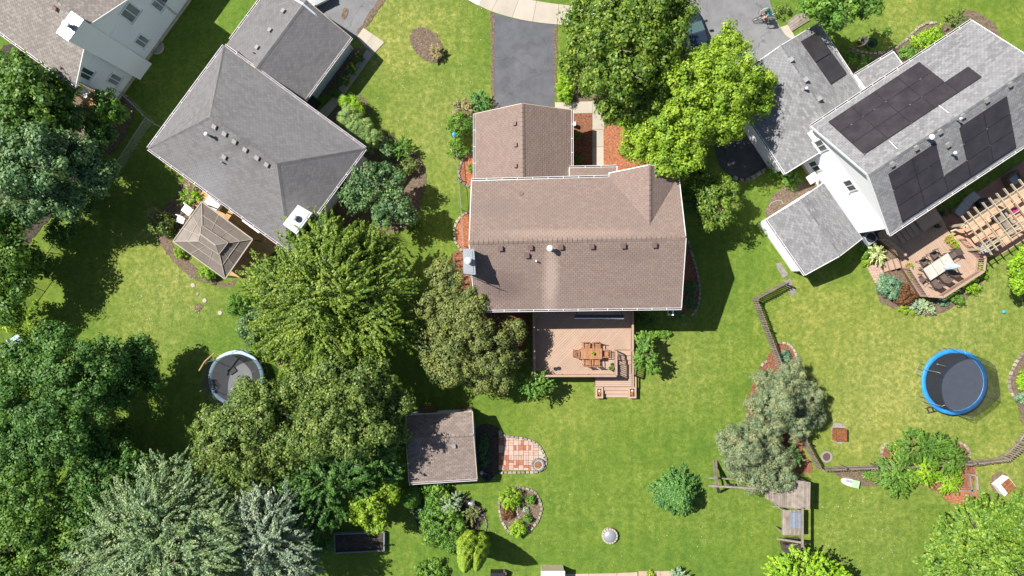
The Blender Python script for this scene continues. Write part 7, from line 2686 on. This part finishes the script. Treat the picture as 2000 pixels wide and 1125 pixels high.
tree("silver_tree", "large tree with silvery drooping leaves at the bottom left", [(330, 1010, 92, 6.4), (245, 1045, 80, 5.4), (400, 1065, 84, 6.4), (185, 1095, 58, 4.8), (320, 930, 44, 5), (300, 1115, 90, 6.0), (400, 985, 50, 5.8), (250, 985, 40, 4.6), (360, 960, 36, 5)], 'silver', mode='droop', clump=.5, L=.17, Wd=.075, cover=2.5, axis_len=1.9)
tree("silver_tree", "bluish silver leaved tree right of the large silvery one", [(520, 1015, 62, 5.8), (560, 1060, 52, 5.0), (485, 1085, 62, 5.8), (545, 1115, 54, 5.4), (470, 1025, 46, 5.2), (590, 1100, 30, 4)], 'silverblue', mode='droop', clump=.48, L=.16, Wd=.07, cover=2.4, axis_len=1.5)
tree("oak_tree", "dense olive green tree below the pale blue trampoline", [(475, 850, 80, 5.8), (520, 790, 52, 5.0), (425, 885, 52, 4.8), (555, 880, 60, 5.6), (480, 768, 32, 4.0), (408, 830, 36, 4.2), (500, 925, 50, 5.0), (455, 920, 40, 4.4)], 'oak', clump=.42, L=.19, Wd=.13, cover=2.3)
tree("oak_tree", "tall dark olive tree between the olive tree and the shed", [(655, 765, 70, 7.0), (720, 750, 56, 6.2), (768, 790, 38, 4.8), (625, 835, 66, 6.4), (700, 835, 64, 6.2), (590, 760, 44, 5.4), (760, 840, 34, 4.4), (560, 820, 40, 5)], 'oak', clump=.42, L=.19, Wd=.125, cover=2.3)
tree("fir_tree", "dark bluish green tree at the left side of the shed", [(690, 900, 54, 4.8), (735, 880, 44, 4.2), (640, 925, 56, 5.0), (590, 950, 48, 4.6), (625, 975, 44, 4.0), (560, 975, 36, 4.0), (700, 945, 34, 3.4), (755, 915, 28, 3.2), (770, 860, 24, 3.4), (602, 1005, 42, 4.2), (645, 995, 34, 3.6), (590, 1050, 32, 3.6)], 'deep', mode='spray', clump=.42, L=.17, Wd=.095, cover=2.3, axis_len=1.0)
tree("ash_tree", "huge spiky yellow green tree between the hip roofed house and the brown house", [(640, 555, 85, 7.0), (565, 560, 72, 5.8), (715, 560, 66, 5.8), (645, 478, 58, 6.4), (712, 480, 42, 5.6), (560, 640, 60, 5.2), (640, 650, 75, 6.0), (725, 640, 62, 5.6), (512, 545, 36, 4.4), (596, 458, 36, 5.4), (770, 560, 36, 4.6), (600, 700, 50, 4.8), (690, 710, 44, 5.2), (778, 640, 34, 4.2), (745, 515, 34, 5)], 'ash', mode='spray', clump=.46, L=.17, Wd=.10, cover=2.4, axis_len=2.0)
tree("crab_apple_tree", "grey olive tree with pinkish tints at the left corner of the brown house", [(905, 645, 62, 5.0), (862, 600, 48, 4.4), (868, 540, 40, 4.1), (955, 690, 50, 4.4), (880, 712, 48, 4.2), (1002, 650, 28, 3.6), (925, 590, 30, 5.5), (935, 740, 34, 3.4), (835, 660, 34, 3.8), (975, 740, 28, 3.2), (995, 700, 24, 3.2), (825, 600, 24, 3.4), (850, 700, 34, 3.8)], 'olive', clump=.36, L=.16, Wd=.11, cover=2.2)
tree("magnolia_tree", "blue green multi stemmed tree right of the hip roofed house", [(720, 350, 36, 3.6), (762, 345, 26, 3.2), (700, 385, 30, 3.4), (770, 395, 32, 3.6), (745, 420, 28, 3.2), (676, 372, 18, 3.2), (792, 418, 20, 3)], 'teal', clump=.34, L=.18, Wd=.12, cover=1.25, gap=.15)
tree("maple_tree", "large green maple in front of the brown house beside the driveway", [(1215, 105, 88, 7.6), (1285, 75, 58, 7.2), (1148, 85, 44, 6), (1170, 150, 44, 5.6), (1255, 180, 54, 5.8), (1195, 208, 30, 4.4), (1300, 145, 46, 6), (1235, 10, 80, 7.4), (1315, 25, 44, 6.4), (1140, 30, 42, 5.4), (1120, 120, 26, 4.6), (1220, 150, 56, 7)], 'maple', clump=.46, L=.21, Wd=.15, cover=1.75, lobes=9, gap=.12)
tree("locust_tree", "bright yellow green tree right of the maple above the brown house", [(1370, 190, 88, 6.4), (1440, 150, 52, 5.6), (1425, 88, 38, 5.0), (1330, 262, 66, 5.9), (1268, 285, 42, 5.6), (1415, 240, 52, 5.2), (1478, 200, 34, 4.4), (1240, 248, 24, 4.2), (1298, 318, 34, 6.0), (1385, 125, 44, 5.6), (1345, 305, 34, 6.0), (1300, 240, 44, 5.6), (1490, 160, 24, 4.4)], 'lime', clump=.40, L=.18, Wd=.125, cover=2.0)
tree("small_tree", "light green small tree at the upper right corner of the brown house", [(1402, 400, 40, 3.8), (1378, 362, 32, 3.4), (1420, 372, 26, 3.4), (1382, 432, 22, 3.2)], 'garden' if False else 'maple', clump=.34, L=.18, Wd=.12, cover=1.5)
tree("small_tree", "dark small tree hugging the right wall of the brown house", [(1345, 372, 18, 3.0), (1352, 400, 16, 2.6), (1362, 345, 26, 3)], 'deep', clump=.3, L=.16, Wd=.11, cover=1.4)
tree("broadleaf_tree", "bright green tree at the top edge above the solar garage", [(1640, 8, 46, 5.4), (1592, 6, 34, 4.6), (1690, 4, 34, 4.6), (1628, 38, 20, 4.2)], 'bushg', clump=.42, L=.22, Wd=.16, cover=1.6)
tree("poplar_tree", "big yellow green tree in the bottom right corner", [(1925, 1050, 76, 5.8), (1858, 1050, 44, 4.4), (1988, 1008, 44, 5.0), (1850, 1105, 56, 4.6), (1965, 1115, 74, 5.8), (1905, 1005, 34, 4.0), (1890, 1080, 50, 5.2), (2010, 1050, 60, 5.6)], 'poplar', mode='spray', clump=.44, L=.18, Wd=.11, cover=2.4, axis_len=1.3)
tree("lime_tree", "bright lime bush like tree at the bottom edge below the play tower", [(1555, 1108, 42, 3.2), (1518, 1118, 30, 2.6), (1600, 1118, 36, 3), (1640, 1128, 24, 2.4)], 'limeyew', mode='spray', clump=.34, L=.2, Wd=.13, cover=1.4, axis_len=.9)
tree("small_tree", "small lime tree at the right edge beyond the pergola", [(1990, 520, 24, 2.8), (1996, 555, 22, 2.6), (2012, 500, 26, 3)], 'limeyew', clump=.28, L=.16, Wd=.11, cover=1.3, gap=.1)
tree("small_tree", "small lime yellow tree over the raised bed left of the clipped cone", [(722, 992, 36, 3.4), (758, 962, 22, 3), (697, 1000, 24, 3), (735, 1022, 24, 3), (700, 968, 16, 2.8)], 'lime', clump=.3, L=.19, Wd=.13, cover=1.4)
tree("small_tree", "young green tree standing right of the brown deck", [(1262, 690, 24, 2.4), (1258, 664, 15, 2.0), (1272, 716, 15, 1.9), (1250, 704, 14, 1.8)], 'bushg', mode='spray', clump=.26, L=.17, Wd=.1, cover=1.5, axis_len=.6)
tree("small_tree", "low green tree under the lower left corner of the brown deck", [(1045, 758, 24, 2.2), (1020, 748, 16, 2), (1066, 752, 16, 1.8), (1050, 736, 14, 1.8)], 'bushg', mode='spray', clump=.26, L=.17, Wd=.1, cover=1.4, axis_len=.6)

tree("broadleaf_tree", "dark leafy tree filling the lower left between the huge dark tree and the silvery one", [(190, 930, 46, 4.4), (150, 960, 40, 4), (230, 890, 40, 3.6), (170, 1010, 40, 4), (250, 930, 30, 3.4)], 'deep', clump=.48, L=.19, Wd=.13, cover=1.7)
tree("broadleaf_tree", "dark leafy tree at the left edge above the bottom left corner tree", [(20, 900, 56, 4.8), (70, 925, 40, 4.2), (10, 840, 40, 4.4)], 'deep', clump=.48, L=.19, Wd=.13, cover=1.7)
# --- conifers
SP = dict(clump=.30, L=.15, Wd=.055, cover=2.0, up=.7, lobes=6)
tree("blue_spruce", "grey blue spruce over the picket fence, upper of the two", [(1528, 785, 56, 2.6), (1496, 748, 32, 2.2), (1545, 735, 34, 2.2), (1578, 775, 32, 2.0), (1560, 828, 36, 1.8), (1500, 828, 36, 2.0), (1534, 786, 34, 4.4), (1594, 812, 20, 1.4), (1478, 790, 26, 1.8), (1535, 787, 18, 5.6)], 'spruce', group="blue spruces on the red mulch", trunk_r=.16, **SP)
tree("blue_spruce", "grey blue spruce above the play tower, lower of the two", [(1455, 880, 46, 2.4), (1424, 862, 30, 1.9), (1470, 838, 34, 2.0), (1492, 902, 44, 2.4), (1520, 930, 32, 2.2), (1438, 905, 32, 1.9), (1478, 935, 34, 2.0), (1462, 884, 30, 3.8), (1530, 900, 26, 1.9), (1500, 868, 30, 1.8)], 'spruce', group="blue spruces on the red mulch", trunk_r=.15, **SP)
conifer("spruce_tree", "round rich green spruce standing alone on the lower lawn", 1318, 957, 1.78, 3.0, 'pine', L=.15)

# --- arborvitae column and clipped cone


def column(name, label, x, y, r, h, leaf, lean=None, point=.75, L=.09, Wd=.06, n=9000, cat="shrub", group=None):
    SEED[0] += 1
    rs = np.random.RandomState(SEED[0])
    base = W(x, y)
    t = thing(name, label, cat, base, group)
    ph = rs.uniform(0, 6.28, 8)
    z = rs.uniform(0, 1, n) ** .85
    a = rs.uniform(0, 2 * math.pi, n)
    prof = np.minimum(1, z * 5 + .55) * np.power(np.maximum(0, 1 - z ** 2.4), point)
    lump = 1 + .05 * np.sin(a * 4 + ph[0] + z * 6) + .05 * np.sin(a * 9 + ph[1] - z * 22) + .05 * np.sin(z * 30 + ph[2] + a * 3)
    R_ = r * prof * lump * rs.uniform(.86, 1.02, n)
    P = np.stack([np.cos(a) * R_, np.sin(a) * R_, z * h], 1) + np.array(base)
    out = np.stack([np.cos(a), np.sin(a), .35 + z * .6], 1)
    N = out + rs.normal(size=(n, 3)) * .45
    Dn = np.array([0, 0, 1.0]) + out * .5 + rs.normal(size=(n, 3)) * .3
    leaves_mesh("foliage", P, Dn, N, L, Wd, LF[leaf], t, rs)
    G().tube([base, base + Vector((0, 0, h * .9))], [r * .12, .02], 6).build("trunk", M['bark'], t)
    return t


column("arborvitae", "tall golden arborvitae with two tops at the lower edge, left one", 918, 1050, .80, 6.0, 'gold', n=34000, group=None)
column("arborvitae", "tall golden arborvitae close to the right side of its twin at the lower edge", 938, 1052, .72, 5.6, 'gold', n=30000)
column("clipped_cone", "clipped green cone shrub in the shadow below the shed", 806, 965, .78, 2.2, 'bushg', n=9000, point=.6)
shrub("broad pale green clipped arborvitae hedge at the right corner of the hip roofed house", 703, 250, 30, 2.5, 'hedge', name="hedge", ell=(62, 33, 45), L=.09, Wd=.05, clump=.2, cover=2.2, lobes=4)
shrub("bright green arborvitae just above the broad pale hedge by the side path", 690, 206, 22, 2.0, 'limeyew', ell=(30, 19, 40), L=.1, Wd=.06, clump=.2, cover=2.0)

# --- shrubs and beds
GB = "shrubs by the left side of the brown garage"
shrub("light green round shrub left of the brown garage, largest of its clump", 897, 248, 30, 1.7, 'bushg', group=GB, L=.14, Wd=.1)
shrub("light green shrub at the lower end of the clump left of the brown garage", 893, 288, 22, 1.4, 'bushg', group=GB, L=.14, Wd=.1)
shrub("dark green shrub at the upper left corner of the brown garage", 935, 202, 24, 1.5, 'pine', group=GB, mode='spray')
shrub("greyish half bare shrub between the light green and dark green ones by the garage", 905, 213, 24, 1.5, 'straw', group=GB, mode='spray', L=.1, Wd=.05, dry=True)
shrub("tiny green plant in the upper mulch bed left of the brown house", 922, 328, 9, .5, 'bushg', L=.1, Wd=.07, clump=.1)
shrub("little round shrub in the shaded mulch by the path, upper one", 1127, 264, 8, .5, 'bushg', L=.08, Wd=.06, clump=.1)
shrub("little round shrub in the shaded mulch by the path, lower one", 1131, 312, 9, .55, 'bushg', L=.08, Wd=.06, clump=.1)
shrub("clipped bright green hedge shrub between driveway and maple", 1103, 170, 20, 1.3, 'limeyew', ell=(36, 20, 90), L=.08, Wd=.055, clump=.16, cover=2.0, name="hedge")
shrub("yellow green shrub at the foot of the locust beside the path", 1225, 290, 20, .9, 'lime', L=.1, Wd=.08, clump=.2)
shrub("dry tan and green ornamental grass in the round soil bed", 853, 103, 15, .9, 'straw', mode='spray', L=.22, Wd=.03, clump=.22, name="ornamental_grass")
shrub("small dark plant at the left of the tan grass in the soil bed", 862, 100, 7, .6, 'deep', clump=.12, L=.1)
shrub("round bright green clipped bush, largest in the egg shaped bed", 997, 973, 22, 1.25, 'limeyew', clump=.14, L=.07, Wd=.045, cover=2.2, lobes=0)
shrub("bright lime bush at the bottom of the egg shaped bed", 1012, 1034, 20, 1.0, 'limeyew', clump=.16, L=.09, Wd=.05, cover=2.0)
shrub("small leafy green bush at the upper right of the egg shaped bed", 1036, 977, 12, .7, 'bushg', clump=.12, L=.09, Wd=.07)
shrub("small leafy green bush at the lower right of the egg shaped bed", 1031, 1012, 10, .6, 'bushg', clump=.12, L=.09, Wd=.07)
shrub("dark bronze bush at the left of the egg shaped bed", 992, 1003, 15, .55, 'bronze', clump=.14, L=.08, Wd=.05)
shrub("pale grey green plant in the middle of the egg shaped bed", 1027, 995, 6, .3, 'bluegr', clump=.1, L=.07)
shrub("large light green shrub below the shed left of the golden arborvitae", 864, 1030, 54, 1.8, 'bushg', clump=.24, L=.15, Wd=.1)
shrub("green shrub at the top of the planting below the shed", 850, 968, 32, 1.7, 'bushg', clump=.26, L=.16, Wd=.12)
shrub("pale sage green shrub among the greener ones below the shed", 882, 985, 24, 1.7, 'bluegr', mode='spray', clump=.2, L=.12, Wd=.04)
shrub("dark leafy shrub at the left of the planting below the shed", 834, 1000, 26, 1.2, 'shade', clump=.24, L=.15, Wd=.11)
shrub("thin brownish green shrub beside the brick edging right of the sage shrub", 922, 1003, 20, 1.1, 'olive', clump=.2, L=.11, Wd=.08, cover=1.0, mode='spray', dry=True)
shrub("low green bush at the lower edge left of the golden arborvitae", 845, 1118, 34, .9, 'bushg', clump=.24, L=.15, Wd=.1)
shrub("sage green bush at the bottom edge in the middle of the picture", 1325, 1124, 20, 1.0, 'bluegr', mode='spray', clump=.2, L=.14, Wd=.05)
shrub("small yellow bush at the bottom edge beside the sage bush", 1270, 1122, 9, .4, 'gold', clump=.12, L=.09)
# side of house B
shrub("yellow tipped dark shrub nearest the pale slab on the side path", 700, 112, 11, .8, 'deep', flowers='yellowf', clump=.16, group="dark shrubs along the garage wall")
shrub("second yellow tipped dark shrub along the garage wall", 688, 134, 12, .8, 'deep', flowers='yellowf', clump=.16, group="dark shrubs along the garage wall")
shrub("third yellow tipped dark shrub along the garage wall", 673, 158, 12, .8, 'deep', flowers='yellowf', clump=.16, group="dark shrubs along the garage wall")
shrub("dark shrub at the house end of the garage wall", 655, 182, 12, .8, 'deep', clump=.16, group="dark shrubs along the garage wall")
shrub("fresh green feathery shrub on the lawn side of the magnolia", 782, 290, 24, 1.5, 'bushg', mode='spray', clump=.24, L=.14, Wd=.07)
shrub("dense dull green shrub at the left of the feathery one", 757, 292, 18, 1.7, 'teal', clump=.2, L=.11, Wd=.08)
shrub("dull green shrub between the feathery one and the magnolia", 800, 325, 18, 1.3, 'oak', clump=.22, L=.13, Wd=.09)
shrub("grass green shrub in the shade below the magnolia", 815, 440, 18, 1.2, 'maple', mode='spray', clump=.24, L=.14, Wd=.08)
twigs("bare twiggy shrub between magnolia and the spiky tree", 745, 462, 24, 2.6, 70)
# gazebo side
shrub("round bright bush at the left foot of the gazebo", 352, 494, 13, .8, 'limeyew', clump=.14, L=.09, Wd=.06)
shrub("round bright bush at the lower side of the gazebo", 405, 534, 18, 1.0, 'limeyew', clump=.16, L=.1, Wd=.07)
shrub("olive green shrub with bare pink twigs left of the gazebo", 315, 438, 27, 1.6, 'oak', clump=.24, L=.14, Wd=.09)
shrub("small bright green plant between the twiggy shrub and gazebo", 335, 455, 11, .7, 'bushg', clump=.16, L=.1)
shrub("loose light green shrub above the gazebo along the hip roofed house", 372, 385, 24, 1.2, 'limeyew', mode='spray', clump=.22, L=.14, Wd=.07, cover=1.2)
shrub("straw and green plants in the corner below the hip roof eave", 384, 358, 18, .7, 'straw', mode='spray', clump=.2, L=.14, Wd=.05, cover=1.0)
twigs("bare pinkish twigs over the olive shrub left of the gazebo", 318, 425, 18, 1.7, 40)
tree("small_tree", "leafy green tree below the corner of the white house", [(205, 205, 34, 3.2), (185, 240, 26, 2.8), (228, 222, 20, 2.6)], 'bushg', clump=.3, L=.18, Wd=.12, cover=1.4)
tree("small_tree", "dark green small tree between the blue green tree and the white house", [(185, 278, 30, 3), (165, 300, 22, 2.6), (205, 265, 18, 2.4)], 'deep', clump=.3, L=.18, Wd=.12, cover=1.4)
for k_, (x_, y_, r_, h_, lb_) in enumerate([(120, 455, 34, 2.2, "dark undergrowth bush on the fence line below the blue green tree"), (78, 520, 30, 2.0, "dark undergrowth bush on the fence line beside the bright green tree"), (170, 400, 26, 1.8, "dark undergrowth bush at the right foot of the blue green tree"), (200, 900, 40, 2.4, "dark undergrowth bush between the lower dark tree and the silvery one"), (155, 945, 36, 2.2, "dark undergrowth bush just above the silvery tree at its left"), (235, 850, 34, 2.0, "dark undergrowth bush right of the lower dark tree"), (610, 1060, 40, 2.2, "dark undergrowth bush right of the bluish silver tree"), (105, 120, 26, 2.0, "dark bush against the eave side of the white house")]):
    shrub(lb_, x_, y_, r_, h_, 'deep', name="undergrowth_bush", clump=.34, L=.18, Wd=.12, group="dark undergrowth bushes in the left gardens")
shrub("sunlit lime bush in the dark corner above the huge left tree", 75, 625, 40, 1.0, 'lime', clump=.3, L=.16, Wd=.11, cover=.8)
shrub("sunlit green bush above the two loungers at the left edge", 18, 625, 26, 1.4, 'lime', clump=.3, L=.18, Wd=.12, cover=.9)
shrub("blue green bush at the left foot of the spiky tree", 490, 640, 34, 1.7, 'teal', clump=.26, L=.15, Wd=.1)
shrub("bright green bush at the foot of the spiky tree near the stepping stones", 465, 595, 26, 1.5, 'bushg', clump=.26, L=.15, Wd=.1)
shrub("green bush below the spiky tree toward the pale blue trampoline", 520, 680, 26, 1.4, 'maple', clump=.26, L=.15, Wd=.1)
# right of house C
shrub("shaded ivy like shrub beside the stone edging right of the brown house, upper", 1350, 560, 14, .6, 'shade', clump=.2, L=.14, Wd=.06, mode='spray')
shrub("shaded ivy like shrub beside the stone edging right of the brown house, lower", 1346, 590, 14, .6, 'shade', clump=.2, L=.14, Wd=.06, mode='spray')
shrub("bright green shrub in the shadow at the lower right corner of the brown house", 1324, 616, 13, .9, 'pine', clump=.2, L=.14, Wd=.06, mode='spray')
shrub("band of low leafy plants at the shadow edge right of the deck", 1288, 652, 12, .45, 'bushg', ell=(28, 10, -8), clump=.13, L=.13, Wd=.08)
shrub("dark plants in the shadow right of the brown deck under the eave", 1262, 625, 14, .7, 'deep', ell=(24, 12, 0), clump=.2, L=.13, Wd=.08)
shrub("dark ground cover in the shed shadow", 945, 880, 12, .3, 'shade', ell=(34, 10, 90), clump=.2, L=.12, Wd=.09, cover=1.1)
# blue spruce bed
shrub("bluish juniper under the arch of pale stones at the fence", 1532, 697, 14, .4, 'juniper', clump=.16, L=.08, Wd=.05)
shrub("rich green shrub at the right foot of the lower blue spruce", 1541, 890, 24, 2.2, 'pine', clump=.26, L=.14, Wd=.08, mode='spray')
# yew bed
YG = "evergreens in the yew bed"
shrub("large dark green yew with upright shoots in the bed by the lower fence", 1802, 870, 42, 2.5, 'yew', clump=.26, L=.16, Wd=.05, mode='spray', ell=(58, 42, 0), group=YG, cover=2.4)
shrub("dark yew shoots at the right end of the bed by the lower fence", 1856, 894, 34, 2.2, 'yew', clump=.26, L=.16, Wd=.05, mode='spray', group=YG, cover=2.2)
shrub("fresh green yew at the lower left of the yew bed", 1750, 926, 44, 2.1, 'bushg', clump=.24, L=.15, Wd=.06, mode='spray', group=YG, cover=2.2)
shrub("dull half bare juniper at the left edge of the yew bed", 1722, 920, 26, 1.1, 'oak', clump=.24, L=.14, Wd=.05, mode='spray', dry=True, group=YG)
shrub("bright lime yew in the middle front of the yew bed", 1804, 920, 32, 1.9, 'limeyew', clump=.22, L=.15, Wd=.055, mode='spray', group=YG, cover=2.2)
shrub("bright lime yew at the right front of the yew bed", 1852, 938, 28, 1.2, 'limeyew', clump=.22, L=.15, Wd=.055, mode='spray', group=YG, cover=2.2)
shrub("patch of yellow flowers at the upper left of the yew bed", 1748, 870, 14, .5, 'bushg', flowers='yellowf', clump=.14, L=.1, ell=(20, 9, -14))
shrub("low bright plant on the chips left of the yew bed", 1694, 928, 12, .4, 'bushg', clump=.14, L=.12)
# house D gardens
shrub("cream and green variegated shrub by the deck steps", 1712, 496, 20, 1.0, 'varieg', clump=.2, L=.16, Wd=.06, mode='spray')
shrub("fresh green shrub between the air conditioner and variegated shrub", 1692, 492, 15, .8, 'bushg', clump=.18, L=.12)
shrub("yellowish low plant below the variegated shrub", 1690, 512, 8, .3, 'gold', clump=.12, L=.1)
shrub("rounded blue green juniper beside the deck steps", 1735, 560, 28, 1.1, 'juniper', clump=.18, L=.1, Wd=.05, cover=1.9)
shrub("dark bronze leaved bush next to the round juniper", 1768, 578, 23, 1.0, 'bronze', clump=.18, L=.1, Wd=.07, cover=1.7)
shrub("light green spreading shrub below the hexagonal deck", 1802, 600, 26, .6, 'bluegr', ell=(26, 16, 5), clump=.18, L=.12, Wd=.05, mode='spray')
shrub("bright green leafy shrub at the lower corner of the hexagonal deck bed", 1868, 580, 17, .8, 'bushg', clump=.18, L=.13, Wd=.08)
shrub("dull green low plant between the spreading shrub and the leafy one", 1842, 588, 12, .4, 'juniper', clump=.14, L=.1)
shrub("lime shrub along the lower right side of the hexagonal deck", 1896, 558, 19, .9, 'limeyew', clump=.18, L=.13, Wd=.08)
shrub("lime shrub at the right corner of the hexagonal deck", 1916, 528, 18, .9, 'limeyew', clump=.18, L=.13, Wd=.08)
shrub("low lime plants hugging the lower edge of the hexagonal deck", 1868, 560, 10, .5, 'limeyew', ell=(16, 8, -30), clump=.14, L=.11, Wd=.07)
shrub("low yellowish ground plants at the front edge of the deck bed", 1770, 606, 10, .2, 'gold', ell=(22, 8, 20), clump=.12, L=.1, Wd=.04, cover=.9)
shrub("bright green shrub between the dark pad and the solar house wall, upper", 1524, 326, 26, 1.2, 'bushg', clump=.24, L=.15, Wd=.1)
shrub("bright green shrub between the dark pad and the solar house wall, lower", 1550, 350, 22, 1.0, 'bushg', clump=.24, L=.15, Wd=.1)
shrub("big bright green mounded shrub in the front bed of the solar house", 1812, 76, 30, 1.3, 'limeyew', ell=(36, 24, -25), clump=.2, L=.13, Wd=.08)
shrub("smaller green shrub left of the mounded one in the front bed", 1772, 103, 18, .9, 'bushg', clump=.2, L=.13, Wd=.08)
shrub("feathery olive shrub beyond the mounded one by the roof edge", 1866, 42, 26, 1.3, 'oak', mode='spray', clump=.22, L=.13, Wd=.05, cover=1.1)
shrub("green shrub beside the solar garage roof, upper", 1664, 112, 17, .8, 'bushg', clump=.18, L=.12)
shrub("fern green shrub in the notch between solar garage and porch roof", 1692, 128, 24, .8, 'bushg', mode='spray', clump=.2, L=.13, Wd=.07)
shrub("small green plant on the lawn beside the front stone edging", 1730, 62, 10, .3, 'bushg', clump=.12, L=.1, cover=.7)
shrub("lime green plants inside the stone edging at the right picture edge", 1996, 742, 16, .5, 'limeyew', ell=(24, 12, 90), clump=.16, L=.12)
shrub("blue green juniper at the bottom of the right edge garden", 1998, 778, 15, .5, 'juniper', clump=.16, L=.1, Wd=.05)
shrub("small low shrub at the driveway edge near the bicycle", 1528, 22, 16, .6, 'oak', clump=.2, L=.12, cover=1.0)
rc = random.Random(77)
g = G()
for k in range(420):
    x, y = rc.choice([(rc.uniform(950, 1500), rc.uniform(930, 1110)), (rc.uniform(1590, 1800), rc.uniform(960, 1110)), (rc.uniform(250, 420), rc.uniform(500, 640)), (rc.uniform(730, 960), rc.uniform(10, 330)), (rc.uniform(1500, 1800), rc.uniform(600, 850))])
    p = W(x, y)
    r = rc.uniform(.012, .03)
    g.poly([p + Vector((r, 0, .05)), p + Vector((0, r, .055)), p + Vector((-r, 0, .05)), p + Vector((0, -r, .05))])
tag(g.build("clover_flowers", M['cloth']), kind="stuff", label="scattered white clover flowers in the lawns")
